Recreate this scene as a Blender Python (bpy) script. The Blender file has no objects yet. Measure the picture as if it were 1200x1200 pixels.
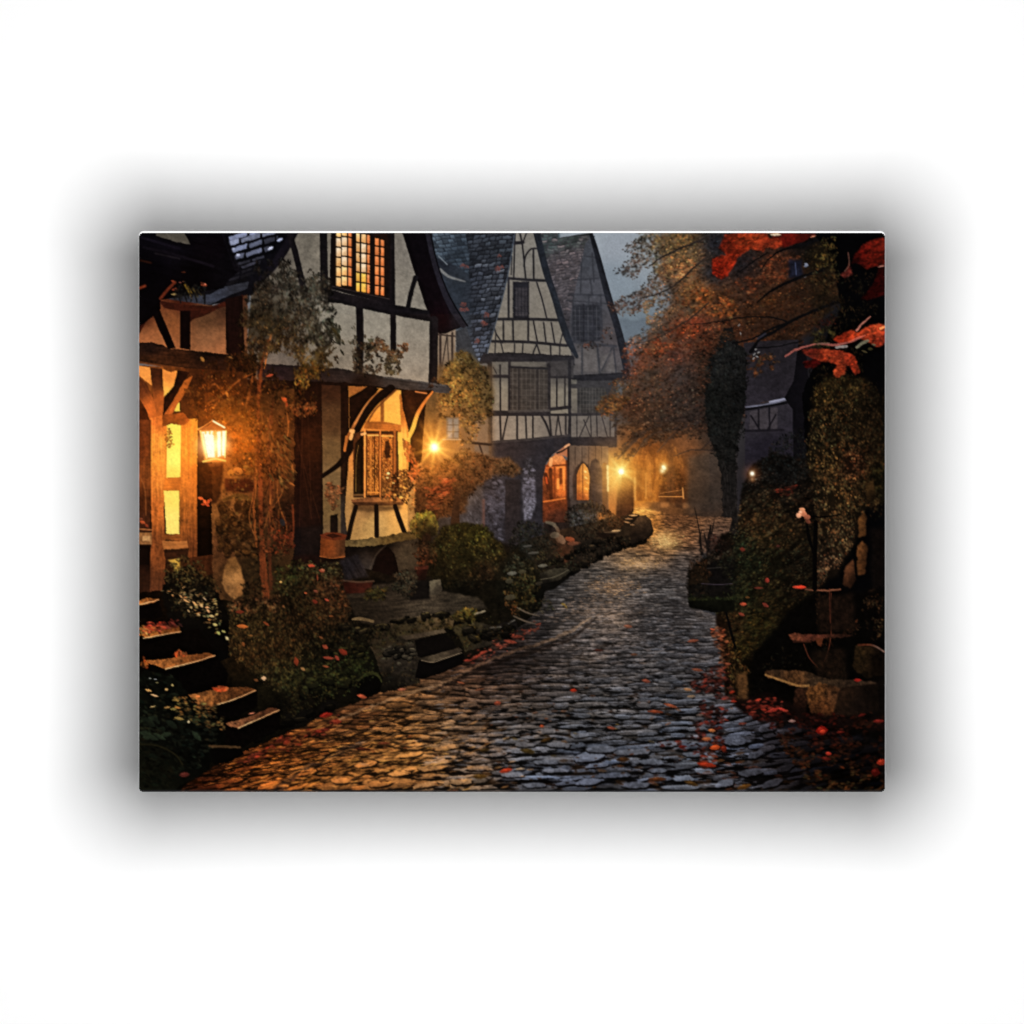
import bpy, math
import numpy as np

C = bpy.context.scene
# ---------------------------------------------------------------- camera: straight-on, 1 photo pixel = 1 mm
GAP = 0.385                      # the panel stands this far off the white wall
cam = bpy.data.cameras.new('camera'); cam.type = 'ORTHO'; cam.ortho_scale = 1.2
cam.clip_start = 0.01; cam.clip_end = 100
camo = bpy.data.objects.new('camera', cam); C.collection.objects.link(camo)
camo.location = (0, -2.2, 0); camo.rotation_euler = (math.radians(90), 0, 0)
C.camera = camo
C.view_settings.view_transform = 'Standard'; C.view_settings.look = 'None'
C.render.filter_size = 1.1
C.view_settings.exposure = 0; C.view_settings.gamma = 1; C.view_settings.use_curve_mapping = False
world = bpy.data.worlds.new('World'); C.world = world; world.use_nodes = True
bg = world.node_tree.nodes['Background']; bg.inputs[0].default_value = (1, 1, 1, 1); bg.inputs[1].default_value = 0.03
# two concentric round soft boxes face the wall; together they give the soft all-round shadow of the panel
for nm, size, power in (('soft_box', 1.25, 148.0), ('wide_soft_box', 2.0, 9.0)):
    l = bpy.data.lights.new(nm, 'AREA'); l.shape = 'DISK'; l.size = size; l.energy = power
    o = bpy.data.objects.new(nm, l); C.collection.objects.link(o)
    o.location = (0, -3.6, 0); o.rotation_euler = (math.radians(90), 0, 0)
LIT = 1.41                      # light that falls on the panel; printed inks are this much less bright than their look

# ---------------------------------------------------------------- the printed picture: a small painter (numpy only)
X0, Y0, S = 163.0, 271.0, 2
PW, PH = 874, 657
W, H = PW * S, PH * S
img = np.zeros((H, W, 3), np.float32)
idm = np.zeros((H, W), np.int32)
rng = np.random.RandomState(7)
TAB = rng.rand(16, 256, 256).astype(np.float32)
YY, XX = np.mgrid[0:H, 0:W].astype(np.float32)
XX = XX / S + X0 + 0.25
YY = YY / S + Y0 + 0.25
PARTS = []          # (name, label, parent index)
CUR = [0]


def part(name, label=None, parent=None):
    PARTS.append((name, label, parent))
    CUR[0] = len(PARTS)
    return CUR[0]


def vn(x, y, k=0):
    xi = np.floor(x).astype(np.int32); yi = np.floor(y).astype(np.int32)
    fx = x - xi; fy = y - yi
    fx = fx * fx * (3 - 2 * fx); fy = fy * fy * (3 - 2 * fy)
    t = TAB[k % 16]
    a = t[yi & 255, xi & 255]; b = t[yi & 255, (xi + 1) & 255]
    c = t[(yi + 1) & 255, xi & 255]; d = t[(yi + 1) & 255, (xi + 1) & 255]
    return (a * (1 - fx) + b * fx) * (1 - fy) + (c * (1 - fx) + d * fx) * fy


def fbm(x, y, o=4, k=0):
    s = 0; a = 0.5; n = 0
    for i in range(o):
        s = s + a * vn(x, y, k + i); n += a; a *= 0.55
        x = x * 2.03 + 17.1; y = y * 2.03 + 5.7
    return s / n


def box(x0, y0, x1, y1, pad=2):
    a = int(max(0, (x0 - pad - X0) * S)); b = int(min(W, (x1 + pad - X0) * S + 1))
    c = int(max(0, (y0 - pad - Y0) * S)); d = int(min(H, (y1 + pad - Y0) * S + 1))
    if b <= a or d <= c: return None
    return slice(c, d), slice(a, b)


def field(cp, p=3.0, ax=1.0):
    cp = np.array(cp, np.float32)
    def f(x, y):
        big = x.ndim == 2 and x.size > 4000
        st = 6 if big else 1
        xs = x[::st, ::st] if big else x; ys = y[::st, ::st] if big else y
        acc = 0; ws = 0
        for r in cp:
            d = ((xs - r[0]) * ax) ** 2 + (ys - r[1]) ** 2 + 30.0
            w = d ** (-p / 2)
            acc = acc + w[..., None] * r[2:5]; ws = ws + w
        c = acc / ws[..., None]
        if big:
            h, w_ = x.shape
            gy = np.minimum(np.arange(h) / st, c.shape[0] - 1.001); gx = np.minimum(np.arange(w_) / st, c.shape[1] - 1.001)
            y0 = np.floor(np.maximum(gy, 0)).astype(int); x0 = np.floor(np.maximum(gx, 0)).astype(int)
            y1 = np.minimum(y0 + 1, c.shape[0] - 1); x1 = np.minimum(x0 + 1, c.shape[1] - 1)
            fy = (gy - y0)[:, None, None]; fx = (gx - x0)[None, :, None]
            c = (c[y0][:, x0] * (1 - fx) + c[y0][:, x1] * fx) * (1 - fy) + (c[y1][:, x0] * (1 - fx) + c[y1][:, x1] * fx) * fy
        return c
    return f


def colour(c, x, y):
    if callable(c): return c(x, y)
    c = np.array(c, np.float32)
    if c.ndim == 2: return field(c)(x, y)
    return np.broadcast_to(c, x.shape + (3,))


def texture(t, x, y):
    """multiplier map for a surface: ('p', amp) plaster, ('w', amp, angle) wood grain, ('s', amp, size) stone"""
    if t is None: return 1.0
    if t[0] == 'p':
        return 1 + t[1] * 2 * (0.6 * fbm(x / 9, y / 9, 3, 3) + 0.4 * fbm(x / 1.3, y / 1.3, 2, 6) - 0.5)
    if t[0] == 'w':
        a = math.radians(t[2]); u = x * math.cos(a) + y * math.sin(a); v = -x * math.sin(a) + y * math.cos(a)
        v = v + 1.2 * vn(u / 22, v / 9, 5)
        return 1 + t[1] * 2 * (0.5 * fbm(u / 24, v / 1.6, 3, 8) + 0.3 * fbm(u / 9, v / 4, 2, 2) + .2 * fbm(x / 1.4, y / 1.4, 1, 4) - 0.5)
    if t[0] == 's':
        k = t[2]
        return 1 + t[1] * 2 * (0.7 * fbm(x / k, y / k, 4, 9) + 0.3 * fbm(x / 1.1, y / 1.1, 2, 1) - 0.5)


def comp(sl, m, c, idset=True):
    m = np.clip(m, 0, 1)[..., None]
    img[sl] = img[sl] * (1 - m) + np.clip(c, 0, 255) * m
    if idset and CUR[0]:
        r = idm[sl]; r[m[..., 0] > 0.5] = CUR[0]; idm[sl] = r


def inpoly(pts, x, y):
    m = np.zeros(x.shape, bool)
    n = len(pts)
    for i in range(n):
        xa, ya = pts[i]; xb, yb = pts[(i + 1) % n]
        if ya == yb: continue
        c = (ya > y) != (yb > y)
        m ^= c & (x < (xb - xa) * (y - ya) / (yb - ya) + xa)
    return m


def blur1(a, s, ax):
    r = max(1, int(s * 2.6)); k = np.exp(-0.5 * (np.arange(-r, r + 1) / s) ** 2); k /= k.sum()
    pad = [(0, 0)] * a.ndim; pad[ax] = (r, r)
    b = np.pad(a, pad, mode='edge'); o = 0
    for i, w in enumerate(k):
        sl = [slice(None)] * a.ndim; sl[ax] = slice(i, i + a.shape[ax])
        o = o + w * b[tuple(sl)]
    return o.astype(np.float32)


def blur(a, s):
    return blur1(blur1(a, s, 0), s, 1)


def wobble(x, y, wob):
    if not wob: return x, y
    return (x + wob * 2 * (fbm(x / 5, y / 5, 3, 10) - .5) + wob * .5 * (vn(x, y, 2) - .5),
            y + wob * 2 * (fbm(x / 5 + 31, y / 5, 3, 12) - .5) + wob * .5 * (vn(x + 9, y, 5) - .5))


def fill(pts, c, tex=None, wob=0.5, soft=0, a=1.0, ids=True):
    p = np.array(pts, float)
    sl = box(p[:, 0].min(), p[:, 1].min(), p[:, 0].max(), p[:, 1].max(), 3 + wob * 2 + soft * 3)
    if sl is None: return
    x, y = XX[sl], YY[sl]
    xw, yw = wobble(x, y, wob)
    m = inpoly(p, xw, yw).astype(np.float32)
    if soft: m = blur(m, soft * S)
    cc = colour(c, x, y) * (np.ones_like(x) * texture(tex, x, y))[..., None]
    comp(sl, m * a, cc, ids)


def smooth(pts, n=8):
    p = np.array(pts, float)
    if len(p) < 3: return p
    q = np.vstack([2 * p[0] - p[1], p, 2 * p[-1] - p[-2]]); o = []
    for i in range(1, len(q) - 2):
        for t in np.arange(n) / n:
            o.append(.5 * ((2 * q[i]) + (q[i + 1] - q[i - 1]) * t + (2 * q[i - 1] - 5 * q[i] + 4 * q[i + 1] - q[i + 2]) * t * t + (3 * q[i] - q[i - 1] - 3 * q[i + 1] + q[i + 2]) * t ** 3))
    o.append(p[-1]); return np.array(o)


def stroke(pts, w, c, tex=None, wob=0.18, soft=0.35, a=1.0, sm=True, ids=True, hi=None):
    """a bar along pts; w one width or one per point; hi = (colour, side) lights one long edge"""
    p = np.array(pts, float)
    ws = np.full(len(p), float(w)) if np.isscalar(w) else np.array(w, float)
    q = np.column_stack([p, ws])
    if sm and len(p) > 2: q = smooth(q)
    mw = q[:, 2].max()
    sl = box(q[:, 0].min(), q[:, 1].min(), q[:, 0].max(), q[:, 1].max(), mw / 2 + 2 + wob * 2)
    if sl is None: return
    x, y = XX[sl], YY[sl]
    xw, yw = wobble(x, y, wob)
    best = np.full(x.shape, -1e9, np.float32); side = np.zeros_like(best)
    for i in range(len(q) - 1):
        ax_, ay, wa = q[i]; bx, by, wb = q[i + 1]
        dx, dy = bx - ax_, by - ay; L = dx * dx + dy * dy + 1e-9
        t = np.clip(((xw - ax_) * dx + (yw - ay) * dy) / L, 0, 1)
        ex, ey = xw - ax_ - t * dx, yw - ay - t * dy
        d = np.sqrt(ex * ex + ey * ey); ww = (wa + (wb - wa) * t) / 2
        s = ww - d
        u = s > best
        best = np.where(u, s, best)
        side = np.where(u, (ex * -dy + ey * dx) / math.sqrt(L) / np.maximum(ww, .3), side)
    m = np.clip(best / soft + .5, 0, 1)
    cc = colour(c, x, y) * (np.ones_like(x) * texture(tex, x, y))[..., None]
    if hi is not None:
        k = np.clip(side * hi[1] * 1.6 - .4, 0, 1)[..., None]
        cc = cc * (1 - k) + np.array(hi[0], np.float32) * k
    comp(sl, m * a, cc, ids)


def splat(px, py, a, b, ang, col, alpha=1.0, kind='leaf', ids=True):
    """many small leaves at once, later ones over earlier ones; sizes in photo pixels (half lengths)"""
    px = (np.asarray(px) - X0) * S; py = (np.asarray(py) - Y0) * S
    n = len(px); a = np.broadcast_to(np.asarray(a, float), (n,)) * S; b = np.broadcast_to(np.asarray(b, float), (n,)) * S
    ang = np.broadcast_to(np.asarray(ang, float), (n,))
    K = int(np.ceil(a.max())) + 1
    oy, ox = np.mgrid[-K:K + 1, -K:K + 1]; ox = ox.ravel(); oy = oy.ravel()
    CH = max(1, int(3e6 / len(ox)))
    for s in range(0, n, CH):
        e = slice(s, s + CH)
        ix = np.floor(px[e]).astype(int)[:, None] + ox; iy = np.floor(py[e]).astype(int)[:, None] + oy
        dx = ix + .5 - px[e][:, None]; dy = iy + .5 - py[e][:, None]
        ca, sa = np.cos(ang[e])[:, None], np.sin(ang[e])[:, None]
        u = (dx * ca + dy * sa) / a[e][:, None]; v = (-dx * sa + dy * ca) / b[e][:, None]
        rag = TAB[3][iy & 255, ix & 255] * (.35 if kind == 'slab' else .45 if K > 5 else 0)     # ragged edges
        if kind == 'leaf': m = np.abs(v) < (1 - u * u) * (1 - rag)
        elif kind == 'slab': m = np.abs(u) ** 3.4 + np.abs(v + .42 * u * np.sin(7 * ix[:, :1])) ** 2 < 1 - rag
        else: m = u * u + v * v < 1 - rag * .6
        m &= (ix >= 0) & (ix < W) & (iy >= 0) & (iy < H)
        shade = (1 - .16 * v)                       # one half of each leaf a little darker
        r, k = np.nonzero(m)
        Y_, X_ = iy[r, k], ix[r, k]
        c = col[e][r] * shade[r, k][:, None]
        if alpha < 1: img[Y_, X_] = img[Y_, X_] * (1 - alpha) + c * alpha
        else: img[Y_, X_] = c
        if ids and CUR[0]: idm[Y_, X_] = CUR[0]


def leaves(poly, n, col, size=2.0, elong=2.0, ang=(0, 360), var=.35, clump=12, cvar=.5, hue=.10, dens=.0, fringe=3.0, alpha=1.0, ids=True, dark=.35, k=0, band=None):
    """foliage: n leaves in a ragged region, dark inner leaves first, lit ones over them"""
    p = np.array(poly, float)
    x0, y0 = p.min(0) - fringe; x1, y1 = p.max(0) + fringe
    x = []; y = []; got = 0
    while got < n:
        a = rng.rand(n * 2) * (x1 - x0) + x0; b = rng.rand(n * 2) * (y1 - y0) + y0
        aw = a + fringe * 2 * (fbm(a / 7, b / 7, 3, 1 + k) - .5) * 2; bw = b + fringe * 2 * (fbm(a / 7 + 40, b / 7, 3, 4 + k) - .5) * 2
        m = inpoly(p, aw, bw)
        if dens and not band: m &= fbm(a / clump, b / clump, 3, 7 + k) > dens
        if dens and band:
            ba = math.radians(band[0]); m &= fbm((a * math.cos(ba) + b * math.sin(ba)) / band[1], (-a * math.sin(ba) + b * math.cos(ba) + 5 * (fbm(a / 40, b / 40, 2, 9) - .5)) / band[2], 3, 11 + k) > dens
        x.append(a[m]); y.append(b[m]); got += m.sum()
        if m.sum() == 0: break
    x = np.concatenate(x)[:n]; y = np.concatenate(y)[:n]
    n = len(x)
    cl = fbm(x / clump, y / clump, 3, 2 + k) ; cl = (cl - .5) * 2.4
    if band:                              # boughs: long light and dark streaks along one direction
        ba = math.radians(band[0]); bu = x * math.cos(ba) + y * math.sin(ba); bv = -x * math.sin(ba) + y * math.cos(ba)
        bv = bv + 5 * (fbm(x / 40, y / 40, 2, 9) - .5)
        cl = .35 * cl + (fbm(bu / band[1], bv / band[2], 3, 11 + k) - .5) * band[3]
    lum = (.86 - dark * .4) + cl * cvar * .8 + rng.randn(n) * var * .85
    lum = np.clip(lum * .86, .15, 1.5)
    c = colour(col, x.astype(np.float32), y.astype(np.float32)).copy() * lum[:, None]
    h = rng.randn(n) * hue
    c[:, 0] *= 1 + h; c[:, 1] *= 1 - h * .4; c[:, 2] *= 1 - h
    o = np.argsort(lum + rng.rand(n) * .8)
    s = size * (.6 + .8 * rng.rand(n))
    an = np.radians(ang[0] + (ang[1] - ang[0]) * rng.rand(n))
    splat(x[o], y[o], s[o], (s / elong)[o], an[o], np.clip(c[o], 0, 255).astype(np.float32), min(alpha, .8), ids=ids)
    sl = box(x0, y0, x1, y1, 3)          # soften the clump a little, keep what lies outside its bounds
    xs, ys = XX[sl], YY[sl]
    m = blur(inpoly(p, xs + fringe * 2 * (fbm(xs / 7, ys / 7, 3, 1 + k) - .5) * 2, ys).astype(np.float32), 2)[..., None]
    img[sl] = img[sl] * (1 - m) + (.35 * img[sl] + .65 * blur(img[sl], .55 * S)) * m


def glow(x, y, r, c, a=1.0, p=2.0, sx=1.0, sy=1.0):
    R = r * 3.2
    sl = box(x - R / sx, y - R / sy, x + R / sx, y + R / sy)
    d = np.sqrt(((XX[sl] - x) * sx) ** 2 + ((YY[sl] - y) * sy) ** 2) / r
    g = np.exp(-0.5 * d ** p) * a
    g = g[..., None] * np.array(c, np.float32) / 255.0
    img[sl] = 255 - (255 - img[sl]) * (1 - np.clip(g, 0, 1))


def tint(x, y, r, mul, p=2.0, sx=1.0, sy=1.0):
    R = r * 3
    sl = box(x - R / sx, y - R / sy, x + R / sx, y + R / sy)
    d = np.sqrt(((XX[sl] - x) * sx) ** 2 + ((YY[sl] - y) * sy) ** 2) / r
    g = np.exp(-0.5 * d ** p)[..., None]
    img[sl] *= (1 - g) + g * np.array(mul, np.float32)


def cells(u, v, k=0, jit=.35):
    row = np.floor(v)
    uu = u + TAB[(k + 1) % 16][row.astype(int) & 255, 3] * 7 + jit * (vn(u * .9, row * 3.7 + .5, k + 2) - .5) * 2
    c = np.floor(uu)
    ri = row.astype(int) & 255; ci = c.astype(int) & 255
    return TAB[k % 16][ri, ci], TAB[(k + 5) % 16][ri, ci], uu - c, v - row


def tiles(poly, along, down, wpx, hpx, col, gap=(20, 22, 28), var=.3, k=0, wob=.6, a=1.0, grow=None, gapw=.16, hi=None, warp=.25):
    """roof slates: along / down are the course direction and the fall direction"""
    p = np.array(poly, float)
    sl = box(p[:, 0].min(), p[:, 1].min(), p[:, 0].max(), p[:, 1].max(), 3)
    x, y = XX[sl], YY[sl]
    det = along[0] * down[1] - along[1] * down[0]
    u = (x * down[1] - y * down[0]) / det; v = (-x * along[1] + y * along[0]) / det
    u = u / wpx + warp * (fbm(x / 6, y / 6, 2, k + 3) - .5); v = v / hpx + warp * 2 * (fbm(x / 8, y / 8, 3, k + 1) - .5)
    r1, r2, fu, fv = cells(u, v, k)
    e = np.minimum(np.clip(np.minimum(fu, 1 - fu) / (gapw * .6), 0, 1), np.clip((1 - fv) / gapw / 1.4, 0, 1)) * np.clip(fv / .08 + .3, 0, 1)
    c = colour(col, x, y) * ((1 + var * (r1 - .5) * 2) * (1.12 - .3 * fv + .2 * (fbm(x / 1.5, y / 1.5, 2, 3) - .5)))[..., None]
    if hi is not None:
        h = (np.clip((r2 - .8) * 5, 0, 1) * np.clip(1.2 - fv * 1.5, 0, 1))[..., None]; c = c * (1 - h) + np.array(hi, np.float32) * h
    g = np.array(gap, np.float32)
    c = g * (1 - e[..., None]) + c * e[..., None]
    xw, yw = wobble(x, y, wob)
    comp(sl, inpoly(p, xw, yw).astype(np.float32) * a, c)


def panel(pts, c, tex=('p', .1), **k):
    fill(pts, c, tex, **k)


def sparks(poly, n, col, k=1.8, size=1.1, elong=2.2, ang=(0, 180), dens=.5, **kw):
    leaves(poly, n, dk(col, k) if isinstance(col, list) else col, size, elong, ang, .35, 4, .8, .10, dens, 1, **kw)


def stones(path, n, w, h, col, top, spread=2.0, lay=1, ang=-.1):
    """rough mossy stones along a line: black joint, dark face, lit upper edge"""
    p = smooth(path); d = np.r_[0, np.cumsum(np.hypot(*np.diff(p, axis=0).T))]
    for j in range(lay):
        t = (np.arange(n) + rng.rand(n) * .5) / n * d[-1]
        x = np.interp(t, d, p[:, 0]); y = np.interp(t, d, p[:, 1]) + j * h * 1.7 + rng.randn(n) * spread * .4
        x = x + rng.randn(n) * w * .35; y = y + rng.randn(n) * h * .3
        a = w * (.45 + 1.0 * rng.rand(n)); b = h * (.55 + .8 * rng.rand(n)); an = ang + rng.randn(n) * .28
        k = (.35 + .75 * rng.rand(n) ** 1.3)[:, None]
        splat(x, y + b * .35, a * 1.12, b * 1.15, an, np.tile(np.array([[6, 5, 4]], np.float32), (n, 1)), alpha=.85, kind='slab')
        splat(x, y, a * .95, b * .85, an, (np.array([col]) * k).astype(np.float32), alpha=.85, kind='slab')
        splat(x - a * .1, y - b * .5, a * .7, b * .3, an, (np.array([top]) * k).astype(np.float32), alpha=.7)


def dk(F, k, kb=None):
    kb = k if kb is None else kb
    return [(a, b, r * k, g * k * (1 + (kb / k - 1) * .5), c * kb) for a, b, r, g, c in F]


def rect(x0, y0, x1, y1, c, tex=None, **k):
    fill([(x0, y0), (x1, y0), (x1, y1), (x0, y1)], c, tex, **k)
# ================================================================ sky and misty street end
part('sky', 'pale grey misty sky between the gables and the autumn tree')
rect(160, 268, 1040, 930, [(700, 275, 150, 158, 166), (722, 285, 146, 153, 162), (720, 330, 126, 137, 147), (735, 375, 105, 117, 126), (745, 420, 84, 95, 104), (760, 300, 140, 148, 155), (735, 440, 78, 84, 92), (860, 290, 52, 56, 64), (900, 300, 45, 48, 56), (960, 300, 18, 18, 20), (900, 420, 38, 37, 42), (1000, 420, 6, 6, 8), (850, 450, 48, 46, 46), (1000, 600, 6, 6, 6), (930, 560, 30, 28, 32), (760, 470, 70, 55, 45)], ('s', .05, 20))
fill([(720, 372), (745, 376), (775, 365), (800, 372), (800, 470), (720, 470)], [(735, 385, 92, 102, 112), (740, 440, 78, 84, 92)], ('s', .1, 15), wob=1.5, soft=1, a=.8)
# glowing street end under the tree
part('lane', 'orange lit misty lane end under the overhanging tree')
fill([(700, 500), (860, 490), (862, 640), (700, 640)], [(716, 560, 226, 140, 60), (728, 552, 236, 150, 60), (735, 520, 104, 66, 40), (760, 525, 112, 64, 32), (780, 520, 84, 54, 36), (745, 545, 186, 96, 34), (762, 560, 165, 88, 30), (778, 545, 200, 116, 46), (775, 575, 165, 90, 30), (800, 550, 120, 70, 38), (800, 525, 110, 70, 45), (808, 575, 66, 48, 34), (830, 545, 58, 50, 44), (838, 580, 56, 49, 43), (835, 510, 54, 44, 38), (715, 510, 110, 85, 68), (755, 585, 170, 92, 30), (715, 585, 170, 95, 45), (740, 600, 130, 80, 40), (820, 610, 70, 52, 40), (845, 620, 62, 50, 42)], ('s', .16, 9), soft=2)
for i in range(240):     # vague trunks, doorways and twigs in the glow
    x = 740 + rng.rand() * 60; y = 520 + rng.rand() * 70
    w = .7 + rng.rand() * 1.6; l = 3 + rng.rand() * 12
    c = (236, 150, 62) if rng.rand() < .45 else (112, 58, 26)
    stroke([(x, y), (x + rng.randn() * 3, y + l)], [w, w * .5], c, soft=1.2, a=.28)
for x0, y0, x1, y1, w, c, a in [(749, 548, 749, 592, 7, (130, 66, 24), .6), (760, 540, 762, 580, 5, (214, 130, 56), .5), (744, 560, 744, 586, 2, (246, 172, 84), .7), (757, 555, 757, 584, 2, (240, 160, 74), .6), (766, 535, 768, 560, 3, (120, 62, 28), .6), (770, 560, 766, 585, 4, (220, 130, 50), .4)]:
    stroke([(x0, y0), (x1, y1)], w, c, soft=2, a=a)
fill([(772, 578), (778, 552), (790, 545), (802, 556), (806, 585), (806, 597), (772, 594)], (84, 48, 26), ('s', .4, 5), wob=3, soft=1, a=.85)
leaves([(775, 560), (782, 548), (798, 550), (806, 562), (804, 580), (776, 580)], 260, [(780, 555, 150, 84, 36), (800, 570, 110, 66, 34)], 1.4, var=.4)
tint(800, 560, 26, (.74, .66, .6)); tint(760, 530, 26, (.86, .74, .64))
fill([(784, 500), (792, 560), (786, 590), (780, 590), (782, 540)], (60, 36, 24), ('w', .4, 90), wob=2, soft=1.5, a=.6)
fill([(744, 587), (772, 589), (772, 593), (744, 592)], (222, 132, 44), soft=1, a=.8)
fill([(742, 588), (858, 590), (858, 612), (800, 610), (768, 606), (742, 596)], [(745, 592, 176, 100, 38), (775, 600, 92, 56, 32), (830, 600, 60, 46, 36)], ('s', .3, 6), wob=1.5, soft=.8)
stroke([(772, 582), (800, 582)], 1.2, (205, 128, 62), a=.8); stroke([(800, 572), (801, 584)], 1.6, (215, 140, 72), a=.8); stroke([(774, 578), (800, 574)], .8, (170, 100, 50), a=.7)
for x, y, w, h, c in [(779, 592, 9, 6, (170, 104, 56)), (805, 593, 10, 5, (150, 95, 55)), (795, 590, 8, 10, (52, 32, 22)), (812, 596, 6, 10, (96, 66, 44)), (830, 596, 16, 8, (48, 38, 32))]:
    rect(x - w / 2, y - h / 2, x + w / 2, y + h / 2, c, soft=1, wob=1, a=.7)
fill([(806, 535), (845, 528), (850, 600), (806, 596)], [(825, 545, 60, 51, 44), (830, 590, 52, 44, 38)], ('s', .12, 10), soft=3, a=.75)

# ================================================================ far right misty house (beyond the centre house)
B2 = part('house', 'misty timber-framed house on the right of the row, half hidden behind the pale gable')
fill([(560, 270), (656, 270), (656, 300), (560, 300)], (66, 80, 86), soft=1)
part('roof', None, B2)
fill([(653, 279), (694, 272), (700, 300), (712, 345), (735, 440), (668, 440), (655, 385), (625, 273)], (70, 72, 78), ('s', .1, 8))
tiles([(622, 272), (654, 272), (654, 279), (691, 273), (690, 290), (676, 330), (672, 352), (668, 385), (667, 415), (655, 388), (640, 330)], (1, -.12), (-.35, 1), 6.5, 3.6, [(640, 285, 60, 72, 72), (670, 282, 62, 72, 68), (675, 300, 86, 77, 79), (655, 310, 88, 79, 81), (660, 350, 76, 70, 73), (664, 390, 56, 53, 57)], gap=(66, 62, 68), var=.25, k=3, hi=(142, 122, 122), warp=.8, gapw=.25)
fill([(686, 285), (696, 276), (712, 345), (728, 395), (735, 440), (668, 440), (664, 400), (672, 350)], [(692, 300, 66, 68, 75), (690, 340, 72, 72, 79), (685, 380, 66, 65, 71), (715, 400, 76, 70, 72), (690, 420, 80, 76, 76)], ('s', .14, 12), wob=1)
CUR[0] = B2
for p_, w in [([(672, 328), (702, 326)], 2.2), ([(668, 345), (708, 346)], 2.6), ([(664, 352), (712, 356)], 1.6), ([(664, 400), (722, 406)], 3), ([(700, 405), (703, 438)], 2.4), ([(682, 405), (682, 438)], 2), ([(692, 328), (694, 346)], 2), ([(682, 300), (680, 345)], 1.6), ([(694, 296), (696, 330)], 1.8), ([(717, 408), (705, 434)], 2.2), ([(719, 406), (722, 438)], 2), ([(684, 300), (700, 302)], 1.6), ([(704, 346), (706, 402)], 2), ([(672, 346), (670, 402)], 1.5), ([(690, 346), (690, 358)], 2)]:
    stroke(p_, w, (52, 53, 60), a=.8, soft=.8)
for q in [[(684, 408), (699, 409), (700, 436), (684, 435)], [(674, 414), (681, 412), (681, 435), (673, 434)], [(705, 418), (716, 411), (703, 436)], [(709, 434), (718, 414), (721, 436)]]:
    fill(q, (98, 92, 90), ('p', .1), soft=.7, a=.7)
leaves([(675, 395), (720, 395), (715, 408), (675, 408)], 30, (62, 50, 46), 1.5)
leaves([(684, 402), (690, 402), (690, 410), (684, 410)], 30, (110, 64, 48), 1.5)
leaves([(708, 380), (716, 384), (716, 402), (706, 398)], 20, (104, 66, 50), 1.3, dark=.2)
part('window', None, B2)
rect(671, 357, 704, 400, (44, 45, 52), ('s', .2, 6), soft=1)
for x in np.arange(674, 704, 5): stroke([(x, 360), (x + .5, 398)], .8, (82, 80, 84), soft=.8, a=.6)
for y in np.arange(364, 398, 6): stroke([(672, y), (703, y + .5)], .7, (80, 78, 82), soft=.8, a=.5)
stroke([(684, 357), (684, 400)], 2, (36, 36, 43), a=.9); stroke([(695, 357), (695, 400)], 2, (42, 42, 50), a=.8)
CUR[0] = B2
fill([(668, 440), (735, 436), (736, 445), (700, 450), (668, 448)], (38, 37, 42), ('w', .15, 0))
rect(668, 446, 722, 485, (56, 54, 56), ('s', .12, 8))
rect(669, 445, 676, 450, (96, 92, 84)); rect(669, 455, 676.5, 484, [(672, 460, 112, 104, 92), (672, 484, 96, 90, 82)], ('p', .08))
part('window', None, B2)
rect(678, 454, 710, 485, (56, 54, 53), ('s', .15, 6))
for x in np.arange(680, 710, 3.6): stroke([(x, 455), (x, 484)], .6, (88, 82, 76), a=.65)
for y in np.arange(459, 485, 5): stroke([(678, y), (710, y + .4)], .6, (84, 78, 73), a=.6)
CUR[0] = B2
rect(667, 484, 723, 516, [(675, 500, 104, 97, 90), (715, 500, 92, 86, 82)], ('p', .08))
for p_, w in [([(667, 486), (723, 485)], 3.4), ([(676, 486), (676, 513)], 1.3), ([(690, 488), (679, 512)], 1.3), ([(684, 492), (692, 512)], 1.2), ([(692, 486), (693, 513)], 1.3), ([(699, 486), (700, 514)], 1.5), ([(705, 487), (712, 513)], 1.3), ([(715, 486), (715, 514)], 1.5), ([(721.5, 485), (721.5, 516)], 3)]:
    stroke(p_, w, (46, 44, 48), a=.9)
rect(667, 512, 723, 524, (44, 41, 44), ('w', .15, 2), wob=.8)
fill([(666, 522), (713, 523), (713, 600), (664, 600)], [(680, 530, 98, 80, 66), (700, 535, 108, 78, 56), (708, 560, 124, 72, 38), (672, 570, 74, 66, 62), (680, 595, 56, 50, 48)], ('w', .15, 90))
for x in (674, 682, 690, 698, 705): stroke([(x, 524), (x, 545)], 1, (62, 48, 40), a=.7)
fill([(690, 600), (690, 552), (693, 540), (698, 537), (702, 541), (706, 552), (706, 600)], [(698, 560, 50, 42, 42)], ('s', .2, 5), wob=.5, soft=.5)
fill([(672, 586), (671, 560), (674, 549), (682, 540), (690, 546), (694, 556), (694, 588)], (60, 46, 40), wob=.3, soft=.5)
part('arched_window', 'narrow amber lit arched window', B2)
fill([(676, 586), (676, 556), (681, 545), (684, 543), (689, 549), (691, 558), (690, 586)], [(687, 556, 240, 160, 70), (686, 570, 235, 140, 52), (678, 560, 176, 92, 38), (680, 583, 160, 74, 32)], ('s', .3, 5))
for y, c in [(553, (255, 205, 120)), (560, (255, 196, 104)), (566, (240, 160, 70)), (573, (250, 180, 84)), (580, (230, 130, 60))]: splat([687 + rng.randn()], [y], 2.4, 1.6, .5, np.array([c], np.float32))
stroke([(683, 545), (683, 586)], 1.2, (120, 60, 30), a=.8)
stroke([(679, 548), (678, 586)], .7, (140, 72, 34), a=.7)
CUR[0] = B2
stroke([(709, 545), (709, 600)], 6, [(709, 545, 110, 62, 34), (709, 590, 84, 52, 34)], ('w', .2, 90))
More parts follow.
